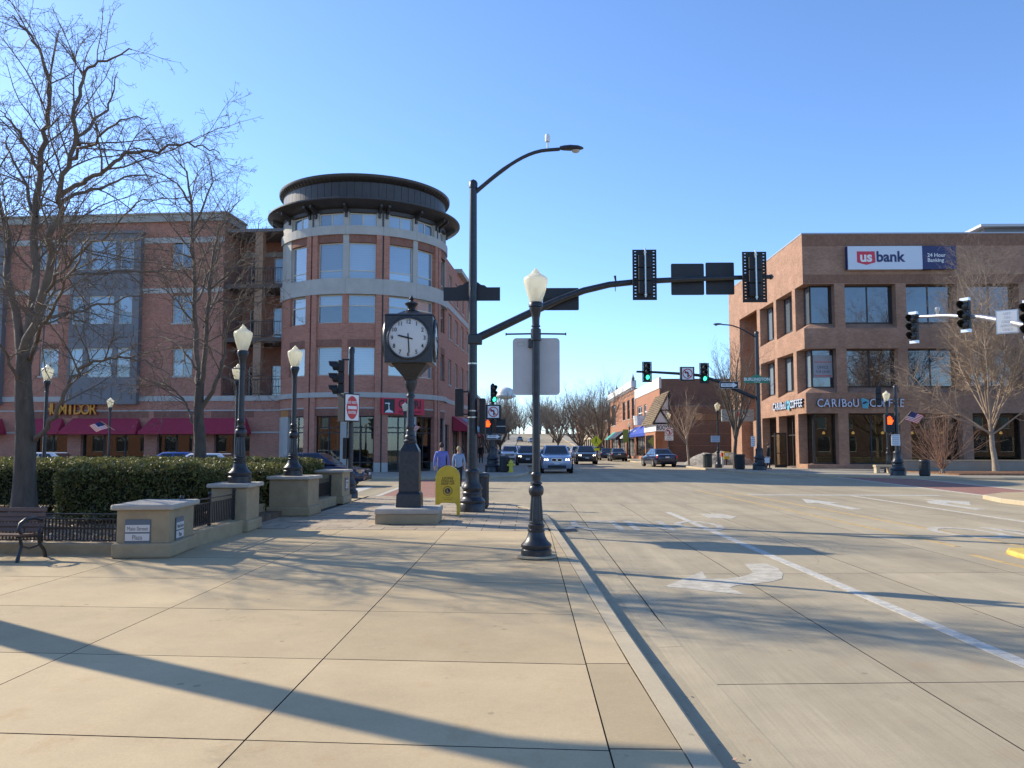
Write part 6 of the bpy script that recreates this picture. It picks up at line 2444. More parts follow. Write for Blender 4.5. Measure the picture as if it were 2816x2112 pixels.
def auto_tree(name, label, loc, H, tr, th, cr, nl, seed, P, bark, twig, group, spread=30, cat='tree', stems=1, parts=True):
    rg = random.Random(seed)
    t = thing(name, label, cat, loc, 0, group)
    out = []
    for s in range(stems):
        off = Vector((rg.gauss(0, .12), rg.gauss(0, .12), 0)) * (stems > 1)
        lean = Vector((rg.gauss(0, .05), rg.gauss(0, .05), 1)) if stems == 1 else Vector((rg.gauss(0, .5), rg.gauss(0, .5), 1))
        tp = [off] + [off + lean.normalized() * th * k / 4 + Vector((rg.gauss(0, tr * .25), rg.gauss(0, tr * .25), 0)) for k in range(1, 5)]
        mb = MB()
        mb.tube(tp, [tr * (1.25 if k == 0 else 1 - .1 * k) for k in range(5)], 10)
        mb.build('trunk' if stems == 1 else 'stem', bark, t, smooth=True)
        for k in range(nl):
            a = 2 * PI * (k + rg.random() * .6) / nl
            inc = R(rg.uniform(spread * .35, spread * 1.5)) if k else R(4)
            L = (H - th) * (1.02 if k == 0 else rg.uniform(.75, .98)) / max(.45, math.cos(inc) * .9 + .1)
            L = min(L, (cr / max(.25, math.sin(inc))) * 1.1, (H - th) * 1.15)
            z = th * (rg.uniform(.72, 1.0) if k else 1)
            d = Vector((math.sin(inc) * math.cos(a), math.sin(inc) * math.sin(a), math.cos(inc)))
            p = off + lean.normalized() * z
            q = wander(rg, p, d, L, 9, .07, .045)
            lk = .34 if tr > .17 and tr < .19 else .55
            out.append((q, tr * (lk if k else .7), .007, -1))
            sprout(rg, out, q, tr * .5, .007, 0, P)
    branches_mesh(out, 'crown', twig, t)
    return t


# tall tree outside the left edge, its trunk shadow crosses the paving
auto_tree('bare_tree', 'tall bare tree standing left of the bench, known by its broad shadow', (-7.9, 8.85, .1), 11.5, .25, 6.6, 3.4, 9, 21, P_TWIG, m_bark, m_twig, g_pl)
auto_tree('bare_tree', 'bare tree at the left edge farther back in the planting bed', (-14.5, 17.5, .1), 9.5, .2, 2.2, 4.2, 9, 8, P_TWIG, m_bark, m_twig, g_pl, spread=38)
g_st = 'bare street trees'
auto_tree('bare_tree', 'spreading pale barked bare tree before the bank', (27.6, 49.5, SW), 13.2, .18, 3.0, 4.9, 16, 31, [(3.2, .42, 44, .12, .07, .5, 2.6), (5.0, .45, 42, .15, .06, .25, 1.2), (5.5, .45, 42, .18, .05, .12, .5)], m_bark2, m_twig2, g_st, spread=36)
auto_tree('bare_shrub', 'reddish bare multi stemmed shrub before the coffee shop windows', (22.9, 46.2, SW), 3.3, .04, .4, 1.9, 5, 33, P_TWIG, m_bark2, M('red_twig', (.30, .17, .11), .8, var=.2), g_st, spread=46, cat='shrub', stems=7)
auto_tree('bare_tree', 'dark bare tree beside the litter bin at the bank corner', (14.35, 57.6, SW), 9.4, .15, 2.6, 2.3, 11, 35, P_TWIG, m_bark, m_twig, g_st, spread=24)
auto_tree('bare_tree', 'small pale bare tree before the snow pile', (13.35, 69.0, SW), 6.3, .10, 2.2, 2.5, 9, 37, P_TWIG, m_bark2, m_twig2, g_st, spread=36)
auto_tree('bare_tree', 'young bare tree on the left pavement behind the far signal post', (-3.3, 73, SW), 5.4, .10, 1.0, 2.3, 11, 39, P_TWIG, m_bark, m_twig, g_st, spread=34)
auto_tree('bare_tree', 'broad bare tree behind the yellow crossing diamond', (9.6, 110, SW), 10.5, .22, 1.8, 4.6, 13, 41, P_TWIG, m_bark, m_twig, g_st, spread=36)
auto_tree('bare_tree', 'rounded bare tree left of the yellow crossing diamond', (7.6, 120, SW), 8.6, .2, 1.6, 4.4, 12, 43, P_FAR, m_bark, m_twig, g_st, spread=40)
v1 = auto_tree('bare_tree', 'bare tree on the left side of the street below the water tower', (-5.0, 150, 0), 11, .25, 2.2, 4.6, 12, 51, P_FAR, m_bark, m_twig, 'bare trees far down the street', spread=36)
v2 = auto_tree('bare_tree', 'bare tree far down the right side above the pale shop', (14.5, 205, hill(205)), 14, .3, 3, 5.5, 12, 53, P_FAR, m_bark, m_twig, 'bare trees far down the street', spread=36)
for src, x, y, sc, lb in ((v1, 6.2, 168, 1.05, 'bare tree at the right kerb before the hill'), (v2, -10, 172, .9, 'bare tree above the roofs of the left shops'), (v1, 13, 150, 1.15, 'bare tree between the far right shops'),
                          (v2, -7, 215, 1.0, 'bare tree on the left verge of the hill'), (v1, 7.5, 240, 1.2, 'bare tree on the right verge of the hill'), (v2, -13, 125, .75, 'bare tree behind the chimney of the left shops'), (v2, 22, 152, .85, 'bare tree standing behind the shop with the white cornice')):
    c = dup(src)
    c.location = (x, y, hill(y))
    c.scale = (sc, sc, sc)
    c.rotation_euler = (0, 0, x * 1.7)
    c['label'] = lb
# far wood that reads as one mass
P_WOOD = [(.9, .45, 38, .12, .12, 1.0, 4.0), (1.1, .5, 40, .16, .08, .7, 2.0)]
w1 = auto_tree('wood_a', 'x', (0, 0, 0), 12, .25, 2.2, 4.6, 11, 61, P_WOOD, m_bark, m_twig, 'x', spread=38)
w2 = auto_tree('wood_b', 'x', (0, 0, 0), 15, .3, 3, 5.5, 12, 63, P_WOOD, m_bark, m_twig, 'x', spread=38)
src = [KIDS(w1), KIDS(w2)]
rg = random.Random(77)
mes = {}
for k in (0, 1):
    vs_, fs_, o2 = [], [], 0
    for ch in src[k]:
        me = ch.data
        co = np.empty(len(me.vertices) * 3, dtype=np.float32)
        me.vertices.foreach_get('co', co)
        vs_.append(co.reshape(-1, 3))
        fs_ += [tuple(i + o2 for i in p.vertices) for p in me.polygons]
        o2 += len(me.vertices)
    mes[k] = (np.concatenate(vs_), fs_)
vv, lv, ls, o2, l2 = [], [], [], 0, 0
fa_ = {k: (np.array([len(f) for f in mes[k][1]]), np.concatenate([np.array(f) for f in mes[k][1]])) for k in (0, 1)}
for i in range(150):
    k = i % 2
    if i < 90:
        y = rg.uniform(345, 470)
        x = rg.uniform(-62, 80)
    else:
        y = rg.uniform(205, 345)
        x = rg.choice((-1, 1)) * rg.uniform(10, 60) + 4.5
    s = rg.uniform(.9, 1.35)
    a = rg.uniform(0, 6.28)
    co = mes[k][0] * s
    c, sn = math.cos(a), math.sin(a)
    vv.append(np.stack([co[:, 0] * c - co[:, 1] * sn + x, co[:, 0] * sn + co[:, 1] * c + y, co[:, 2] + hill(y)], 1))
    n_, ix = fa_[k]
    lv.append(ix + o2)
    ls.append(np.concatenate([[0], np.cumsum(n_)[:-1]]) + l2)
    o2 += len(co)
    l2 += len(ix)
vv, lv, ls = np.concatenate(vv), np.concatenate(lv), np.concatenate(ls)
me = bpy.data.meshes.new('far_wood')
me.vertices.add(len(vv))
me.vertices.foreach_set('co', vv.astype(np.float32).ravel())
me.loops.add(len(lv))
me.loops.foreach_set('vertex_index', lv.astype(np.int32))
me.polygons.add(len(ls))
me.polygons.foreach_set('loop_start', ls.astype(np.int32))
me.update(calc_edges=True)
me.materials.append(m_twig)
o = bpy.data.objects.new('far_wood', me)
COL.objects.link(o)
tag(o, 'brown grey mass of bare trees closing the far end of the street', 'trees', kind='stuff')
for q in (w1, w2):
    for ch in KIDS(q):
        bpy.data.objects.remove(ch)
    bpy.data.objects.remove(q)


# ================================================================== HEDGES
def hedge(label, x0, x1, y0, y1, z0, z1, n, seed):
    rg = np.random.default_rng(seed)
    t = thing('hedge', label, 'hedge', ((x0 + x1) / 2, (y0 + y1) / 2, z0 - .02), 0, 'clipped evergreen hedges')
    hx, hy, hz = (x1 - x0) / 2, (y1 - y0) / 2, z1 - z0
    ins = .10
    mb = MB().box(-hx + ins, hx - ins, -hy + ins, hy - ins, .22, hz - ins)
    mb.build('shade_core', m_core, t)  # solid dark box added inside the leaves to block light
    for i in range(int((hx * 2) / .45)):
        x = -hx + .25 + i * .45
        for y in (-hy + .3, hy - .3):
            MB().tube([(x, y, 0), (x + .06, y + .04, .14), (x - .03, y, .32)], .014, 5).build('stem', m_bark, t)
    A = [(2 * hx * 2 * hy, 'z'), (2 * hx * hz, 'y0'), (2 * hx * hz * .4, 'y1'), (2 * hy * hz, 'x0'), (2 * hy * hz, 'x1')]
    tot = sum(a for a, _ in A)
    P = []
    for a, k in A:
        m = int(n * a / tot)
        u, v = rg.random(m), rg.random(m)
        dpt = np.abs(rg.normal(0, .06, m)) - .03 - .06 * (rg.random(m) > .985)
        a_, b_ = (u * 2 * hx, v * (2 * hy if k == 'z' else hz)) if k[0] != 'x' else (u * 2 * hy, v * hz)
        dpt += .025 * np.sin(a_ * 3.1 + seed) * np.cos(b_ * 4.3 + a_) + .022 * np.sin(a_ * 9.7 + b_ * 6.1) + .02 * np.sin(a_ * 21 - b_ * 17)
        if k == 'z':
            p = np.stack([(u * 2 - 1) * hx, (v * 2 - 1) * hy, hz - dpt], 1)
        elif k[0] == 'y':
            s = -1 if k[1] == '0' else 1
            p = np.stack([(u * 2 - 1) * hx, s * (hy - dpt), v ** .85 * hz * .93 + .07 * hz], 1)
        else:
            s = -1 if k[1] == '0' else 1
            p = np.stack([s * (hx - dpt), (u * 2 - 1) * hy, v ** .85 * hz * .93 + .07 * hz], 1)
        P.append(p)
    p = np.concatenate(P)
    # round the top edges
    ex = np.clip((np.abs(p[:, 0]) - (hx - .18)) / .18, 0, 1)
    ey = np.clip((np.abs(p[:, 1]) - (hy - .18)) / .18, 0, 1)
    p[:, 2] -= np.where(p[:, 2] > hz - .2, (np.maximum(ex, ey) ** 2) * .07, 0)
    m = len(p)
    d = rg.normal(0, 1, (m, 3))
    d[:, 2] += .6
    d /= np.linalg.norm(d, axis=1)[:, None]
    e = np.cross(d, rg.normal(0, 1, (m, 3)))
    e /= np.linalg.norm(e, axis=1)[:, None]
    L = rg.uniform(.016, .046, m)[:, None]
    W = L * .42
    vs = np.empty((m * 4, 3))
    vs[0::4] = p - d * L
    vs[1::4] = p + e * W
    vs[2::4] = p + d * L
    vs[3::4] = p - e * W
    me = bpy.data.meshes.new('foliage')
    me.vertices.add(m * 4)
    me.vertices.foreach_set('co', vs.astype(np.float32).ravel())
    me.loops.add(m * 4)
    me.loops.foreach_set('vertex_index', np.arange(m * 4, dtype=np.int32))
    me.polygons.add(m)
    me.polygons.foreach_set('loop_start', np.arange(0, m * 4, 4, dtype=np.int32))
    me.update(calc_edges=True)
    me.materials.append(m_leaf)
    o = bpy.data.objects.new('foliage', me)
    COL.objects.link(o)
    o.parent = t
    tag(o, kind='stuff')
    return t


hedge('clipped hedge block directly behind the Main Street Plaza pillar', -8.35, -5.75, 14.6, 17.4, .23, 1.27, 34000, 1)
hedge('dark clipped hedge block behind the thick tree trunk', -14.5, -9.3, 16.6, 19.2, .23, 1.27, 36000, 2)
hedge('long low hedge along the back of the plaza below the shop awnings', -20, -8.6, 20.6, 22.6, .23, 1.30, 42000, 3)
hedge('hedge end behind the two lamp pillars', -8.5, -5.55, 20.2, 22.5, .23, 1.28, 30000, 4)
hedge('low rounded hedge behind the pillar beside the signal post', -5.5 - 1.1, -5.6, 17.6, 20.1, .23, 1.2, 11000, 5)

# fallen leaves in the bed by the fence
rg = np.random.default_rng(9)
m = 5200
p = np.stack([rg.uniform(-13, -5.6, m), rg.uniform(11.7, 14.6, m), rg.uniform(.238, .262, m)], 1)
p[:, 1] += np.maximum(0, -.062 * (p[:, 0] + 5.6))
d = rg.normal(0, 1, (m, 3)) * np.array([1, 1, .35])
d /= np.linalg.norm(d, axis=1)[:, None]
e = np.cross(d, np.array([0, 0, 1.0]) + rg.normal(0, .3, (m, 3)))
e /= np.linalg.norm(e, axis=1)[:, None]
L = rg.uniform(.02, .05, m)[:, None]
vs = np.empty((m * 4, 3))
vs[0::4], vs[1::4], vs[2::4], vs[3::4] = p - d * L, p + e * L * .5, p + d * L, p - e * L * .5
me = bpy.data.meshes.new('fallen_leaves')
me.from_pydata(vs.tolist(), [], [(i, i + 1, i + 2, i + 3) for i in range(0, m * 4, 4)])
me.materials.append(leaf_mat('dry_leaf', (.20, .13, .07), (.5, .40, .26)))
o = bpy.data.objects.new('fallen_leaves', me)
COL.objects.link(o)
tag(o, 'pale dry leaves and bark chips lying behind the iron fence', 'leaves', kind='stuff')

rg = np.random.default_rng(12)
m = 150
yy = rg.uniform(2.5, 18, m)
xx = np.array([kx(y) for y in yy]) + .02 + np.abs(rg.normal(0, .07, m))
p = np.stack([xx, yy, rg.uniform(.004, .014, m)], 1)
d = rg.normal(0, 1, (m, 3)) * np.array([1, 1, .25])
d /= np.linalg.norm(d, axis=1)[:, None]
e = np.cross(d, np.array([0, 0, 1.0]))
e /= np.linalg.norm(e, axis=1)[:, None]
L = rg.uniform(.006, .024, m)[:, None]
vs = np.empty((m * 4, 3))
vs[0::4], vs[1::4], vs[2::4], vs[3::4] = p - d * L, p + e * L * .5, p + d * L, p - e * L * .5
me = bpy.data.meshes.new('gutter_litter')
me.from_pydata(vs.tolist(), [], [(i, i + 1, i + 2, i + 3) for i in range(0, m * 4, 4)])
me.materials.append(bpy.data.materials['dry_leaf'])
o = bpy.data.objects.new('gutter_litter', me)
COL.objects.link(o)
tag(o, 'scraps of dry leaf lying in the gutter along the near kerb', 'litter', kind='stuff')

# snow pile, potted shrubs
t = thing('snow_pile', 'dirty grey snow pile against the dark brick wing', 'snow', (16.2, 70.5, SW - .02))
mb = MB()
n = 26
vs, fs = [], []
rg = random.Random(4)
for i in range(n + 1):
    for j in range(n + 1):
        x, y = (i / n - .5) * 6.4, (j / n - .5) * 4.4
        h = max(0, 1 - (x / 3.0) ** 2 - (y / 2.0) ** 2)
        vs.append((x, y, 1.0 * h ** .7 * (1 + .12 * math.sin(x * 3.1 + y * 2)) + (rg.gauss(0, .05) if h > 0 else 0)))
for i in range(n):
    for j in range(n):
        a = i * (n + 1) + j
        fs.append((a, a + n + 1, a + n + 2, a + 1))
mb.add(vs, fs)
mb.build('mound', m_snow, t, smooth=True)
for k, (x, y, lb) in enumerate(((13.2, 93.5, 'potted grass tuft left of the shop window on the far right pavement'), (13.25, 91.5, 'potted grass tuft nearer the book shop on the far right pavement'))):
    t = thing('potted_plant', lb, 'plant', (x, y, SW), 0, 'potted plants by the shops')
    MB().lathe([(.22, 0), (.34, .6), (.38, .62), (.3, .6)], 12).build('pot', m_brickD, t)
    rg = random.Random(k)
    out = [(wander(rg, (0, 0, .5), (rg.gauss(0, .5), rg.gauss(0, .5), 1), rg.uniform(.6, 1.0), 3, .15, -.05), .02, .004, 0) for i in range(70)]
    branches_mesh(out, 'foliage', M('dry_grass', (.20, .14, .05), .9) if not bpy.data.materials.get('dry_grass') else bpy.data.materials['dry_grass'], t)


# ================================================================== CARS
def paint(name, c, metal=.4):
    return M(name, c, .28, metal=metal, coat=.8)


pt_bmw = paint('silver_blue_paint', (.30, .36, .48))
pt_blk = paint('black_paint', (.012, .013, .015), .1)
pt_navy = paint('navy_paint', (.012, .018, .05), .2)
pt_wht = paint('white_paint', (.62, .64, .67), .0)
pt_slv = paint('silver_paint', (.38, .39, .41))
pt_red = paint('dark_red_paint', (.10, .015, .015), .2)
pt_blue = paint('bright_blue_paint', (.03, .09, .35), .2)
pt_gry = paint('grey_paint', (.12, .125, .13))


def make_car(kind, grille='plain', lit=True, pt=None):
    suv = kind == 'suv'
    t = thing('parked_car', 'car', 'car')
    if suv:
        st = [(-2.42, .66, .42, .80), (-2.36, .82, .30, .93), (-2.15, .91, .26, 1.02), (-1.75, .955, .25, 1.08), (-1.15, .97, .25, 1.14), (-.4, .97, .25, 1.16), (1.2, .97, .27, 1.18), (2.0, .95, .30, 1.18), (2.3, .90, .36, 1.12), (2.40, .80, .48, 1.0)]
        cab = dict(y0=-1.22, y1=2.22, z0=1.12, w0=.86, ty0=-.30, ty1=1.55, z1=1.70, w1=.66)
        wy, wr, zl = 1.45, .385, .83
    else:
        st = [(-2.36, .62, .32, .58), (-2.30, .78, .24, .66), (-2.1, .86, .20, .74), (-1.7, .90, .18, .82), (-1.0, .915, .18, .92), (-.3, .915, .18, .96), (1.0, .915, .18, .98), (1.7, .905, .2, 1.02), (2.15, .88, .26, 1.02), (2.32, .80, .36, .96), (2.37, .70, .44, .84)]
        cab = dict(y0=-1.10, y1=1.78, z0=.93, w0=.80, ty0=-.28, ty1=.92, z1=1.45, w1=.58)
        wy, wr, zl = 1.40, .325, .66
    vs, fs = [], []
    for (y, hw, zb, zt) in st:
        zm = (zb + zt) / 2
        pr = [(hw * .55, zb), (hw * .93, zb + .02), (hw * .99, zb + .16), (hw, zm + .05), (hw * .975, zt - .13), (hw * .92, zt - .035), (hw * .72, zt), (hw * .3, zt + .018)]
        ring = [(x, y, z) for x, z in pr] + [(-x, y, z) for x, z in reversed(pr)]
        vs += ring
    n = 16
    for i in range(len(st) - 1):
        for j in range(n):
            fs.append((i * n + j, i * n + (j + 1) % n, (i + 1) * n + (j + 1) % n, (i + 1) * n + j))
    fs += [tuple(range(n - 1, -1, -1)), tuple(range((len(st) - 1) * n, len(st) * n))]
    b = MB().add(vs, fs).build('body', pt or pt_slv, t, smooth=True)
    b.data.set_sharp_from_angle(angle=R(38))
    c = cab
    lo = [(-c['w0'], c['y0']), (c['w0'], c['y0']), (c['w0'], c['y1']), (-c['w0'], c['y1'])]
    hi = [(-c['w1'], c['ty0']), (c['w1'], c['ty0']), (c['w1'], c['ty1']), (-c['w1'], c['ty1'])]
    cb = MB().hexa([(x, y, c['z0']) for x, y in lo] + [(x, y, c['z1']) for x, y in hi]).build('cabin', pt or pt_slv, t, smooth=True, bevel=.07, seg=3)
    lo3 = [Vector((x, y, c['z0'])) for x, y in lo]
    hi3 = [Vector((x, y, c['z1'])) for x, y in hi]

    def glass(i, j, u0, u1, v0, v1, name):
        a, b_, d, e = lo3[i], lo3[j], hi3[j], hi3[i]
        nrm = (b_ - a).cross(e - a).normalized()
        pt_ = lambda u, v: (a.lerp(b_, u)).lerp(e.lerp(d, u), v) + nrm * .006
        q = [pt_(u0, v0), pt_(u1, v0), pt_(u1, v1), pt_(u0, v1)]
        MB().hexa(q + [p + nrm * .008 for p in q]).build(name, m_carg, cb)
    glass(0, 1, .07, .93, .10, .90, 'windscreen')
    glass(2, 3, .09, .91, .16, .88, 'rear_window')
    for i, j in ((1, 2), (3, 0)):
        for u0, u1 in ((.12, .46), (.50, .84)):
            glass(i, j, u0, u1, .14, .86, 'side_window')
    for sx in (-1, 1):
        for y in (-wy, wy):
            w_ = bpy.data.objects.new('wheel', None)
            x = sx * (.97 if suv else .915)
            ax = Matrix.Rotation(PI / 2, 3, 'Y')
            arch = MB().lathe([(wr + .055, -.02), (wr + .055, .012)], 22, c=(x - sx * .01, y, wr), axis=ax).build('wheel_arch', m_blackr, t)
            ty = MB().lathe([(wr * .62, -.11), (wr * .96, -.12), (wr, -.08), (wr, .08), (wr * .96, .12), (wr * .62, .11)], 22, c=(x - sx * .085, y, wr), axis=ax).build('wheel', m_tyre, t, smooth=True)
            MB().lathe([(wr * .64, -.012), (wr * .60, .0), (wr * .2, .012), (.02, .02)], 12, c=(x + sx * .025, y, wr), axis=Matrix.Rotation(sx * PI / 2, 3, 'Y'), flute=.2).build('rim', m_rim, ty)
        m_ = MB()
        m_.cbox((sx * (c['w0'] + .19), c['y0'] + .45, c['z0'] + .08), (.2, .1, .14))
        m_.build('mirror', pt or pt_slv, t, bevel=.03)
        # lamps
        fy = -2.37 if suv else -2.30
        hl = MB()
        z = zl
        x0, x1 = sorted((sx * .50, sx * .83))
        hl.hexa([(x0, fy - (.03 if abs(x0) < .6 else -.05), z - .08), (x1, fy - (.03 if abs(x1) < .6 else -.05), z - .08), (x1, fy + .25, z - .08), (x0, fy + .25, z - .08),
                 (x0, fy + (.02 if abs(x0) < .6 else .1), z + .08), (x1, fy + (.02 if abs(x1) < .6 else .1), z + .08), (x1, fy + .3, z + .08), (x0, fy + .3, z + .08)])
        h_ = hl.build('headlight', m_carg if lit else m_chrome, t)
        if lit:
            for q in (.57, .71):
                MB().lathe([(.055, 0), (.05, .02), (.01, .03)], 12, c=(sx * q, fy - .03 + (.04 if q > .6 else 0), z), axis=Matrix.Rotation(PI / 2, 3, 'X')).build('bulb', m_lit, h_)
        MB().lathe([(.09, 0), (.085, .02), (.02, .03)], 12, c=(sx * .66, fy + .02, .47 if suv else .36), axis=Matrix.Rotation(PI / 2, 3, 'X')).build('fog_light', m_blackr, t)
        ry = 2.33 if suv else 2.29
        x0, x1 = sorted((sx * .46, sx * .84))
        m_ = MB().hexa([(x0, ry - .25, zl + .06), (x1, ry - .25, zl + .06), (x1, ry + (.02 if abs(x1) > .6 else .07), zl + .06), (x0, ry + (.02 if abs(x0) > .6 else .07), zl + .06),
                        (x0, ry - .25, zl + .24), (x1, ry - .25, zl + .24), (x1, ry + (.0 if abs(x1) > .6 else .05), zl + .24), (x0, ry + (.0 if abs(x0) > .6 else .05), zl + .24)])
        m_.build('tail_light', m_tail, t, bevel=.015)
    fy = -2.43 if suv else -2.37
    if grille == 'kidney':
        for sx in (-1, 1):
            MB().prism(rrect(.30, .20, .06), 0, .05, f=lambda x, y, z: (x + sx * .17, fy - z, y + .82)).build('grille_surround', m_chrome, t)
            MB().prism(rrect(.26, .16, .05), .051, .06, f=lambda x, y, z: (x + sx * .17, fy - z, y + .82)).build('grille', m_blackr, t)
    elif grille == 'slots':
        MB().box(-.46, .46, fy - .02, fy + .1, .76, .95).build('grille_surround', m_blackr, t)
        for i in range(7):
            x = -.375 + i * .125
            MB().box(x - .042, x + .042, fy - .03, fy - .0205, .775, .935).build('grille_slot', m_chrome if i % 1 else m_gry_, t)
    else:
        MB().box(-.45, .45, fy - .012, fy + .08, zl - .09, zl + .05).build('grille', m_blackr, t)
        MB().box(-.47, .47, fy - .016, fy - .0125, zl - .01, zl + .01).build('grille_bar', m_chrome, t)
    MB().box(-.55, .55, fy - .008, fy + .12, .28 if not suv else .34, .43 if not suv else .50).build('air_intake', m_blackr, t, bevel=.02)
    MB().box(-.16, .16, fy - .035, fy - .02, .50 if not suv else .55, .60 if not suv else .66).build('number_plate', m_plate, t)
    ry = 2.41 if suv else 2.38
    MB().box(-.16, .16, ry - .03, ry + .015, .72, .84).build('number_plate', m_plate, t)
    MB().box(-.86, .86, ry - .14, ry + .02, .40, .50).build('bumper_strip', m_blackr, t, bevel=.02)
    return t


m_gry_ = M('grille_slot_grey', (.06, .06, .06), .4)


def put(o, label, x, y, rz, pt, group=None, z=None):
    o.location = (x, y, hill(y) if z is None else z)
    o.rotation_euler = (0, 0, rz)
    o['label'] = label
    if group:
        o['group'] = group
    for ch in o.children:
        if ch.name.split('.')[0] in ('body', 'cabin', 'mirror'):
            ch.material_slots[0].link = 'OBJECT'
            ch.material_slots[0].material = pt
    return o


bmw = make_car('suv', 'kidney', True)
jeep = make_car('suv', 'slots', True)
suvp = make_car('suv', 'plain', False)
sed = make_car('sedan', 'plain', True)
sedo = make_car('sedan', 'plain', False)
bpy.context.view_layer.update()
g1, g2 = 'cars driving towards the crossing', 'cars parked along the far street'
cars = [
    (suvp, 'white sports utility car parked at the left kerb facing the camera', -1.75, 85, 0, pt_wht, g2),
    (sed, 'silver car with lit headlights behind the near lamp post', .25, 92, 0, pt_slv, g1),
    (sed, 'dark red car with headlights on, left of the near lamp post', -.45, 112, 0, pt_red, g1),
    (jeep, 'black sports utility car with amber light hidden behind the near lamp post', .05, 70, 0, pt_blk, g1),
    (sedo, 'white car turning out far down the left side', -1.9, 138, R(70), pt_wht, g2),
    (sedo, 'pale car parked at the left kerb behind the young tree', -1.9, 100, 0, pt_wht, g2),
    (suvp, 'blue grey car parked farther along the left kerb', -1.9, 118, 0, pt_bmw, g2),
    (sedo, 'black saloon parked at the right kerb, rear view, nearest of the pair', 10.15, 94, PI, pt_blk, g2),
    (sedo, 'dark blue saloon parked ahead of the black one at the right kerb', 9.75, 103, PI, pt_navy, g2),
    (sedo, 'navy saloon with red tail lights turning beside the book shop', 10.75, 68.3, PI + R(8), pt_navy, g1),
    (suvp, 'silver car in the far right lane behind the black sports utility car', 6.0, 100, PI, pt_slv, g1),
    (sedo, 'pale blue car farther back in the far right lane', 6.0, 118, PI, pt_bmw, g1),
    (suvp, 'white car far back in the right lane', 6.1, 136, PI, pt_wht, g1),
    (sed, 'dark car following behind the silver blue one', 1.6, 62, 0, pt_gry, g1),
    (sedo, 'dark car halfway up the hill on the left', -2.2, 250, 0, pt_gry, g2),
    (sedo, 'blue car halfway up the hill in the middle', 1.3, 235, 0, pt_bmw, g1),
    (sed, 'dark car on the street below the hill', 1.4, 130, 0, pt_blk, g1),
    (sedo, 'dark saloon in the cross street seen over the last stone pillar', -8.7, 34.0, R(88), pt_navy, 'cars in the cross street'),
    (sedo, 'bright blue car roof showing above the hedge by the forked tree', -15.8, 38.2, R(88), pt_blue, 'cars in the cross street'),
    (sedo, 'pale car roof showing above the hedge right of the forked tree', -11.6, 31.0, R(88), pt_wht, 'cars in the cross street'),
    (sedo, 'white saloon roof just showing above the hedge by the thick trunk', -21.0, 36.5, R(88), pt_wht, 'cars in the cross street'),
]
for src, lb, x, y, rz, pt, g in cars:
    c = put(dup(src), lb, x, y, rz, pt, g)
    if g == 'cars in the cross street':
        c.scale = (.94, .94, .94)
put(bmw, 'silver blue sports utility car with lit headlights coming through the crossing', 1.78, 52.4, 0, pt_bmw, g1)
put(jeep, 'black sports utility car with seven slot grille coming up the street', 5.45, 78, 0, pt_blk, g1)
put(suvp, 'grey car parked far down the right side', 10.6, 124, PI, pt_gry, g2)
put(sed, 'silver saloon approaching far down the street', 1.2, 160, 0, pt_slv, g1)
put(sedo, 'black saloon parked far down the left kerb', -1.9, 150, 0, pt_blk, g2)


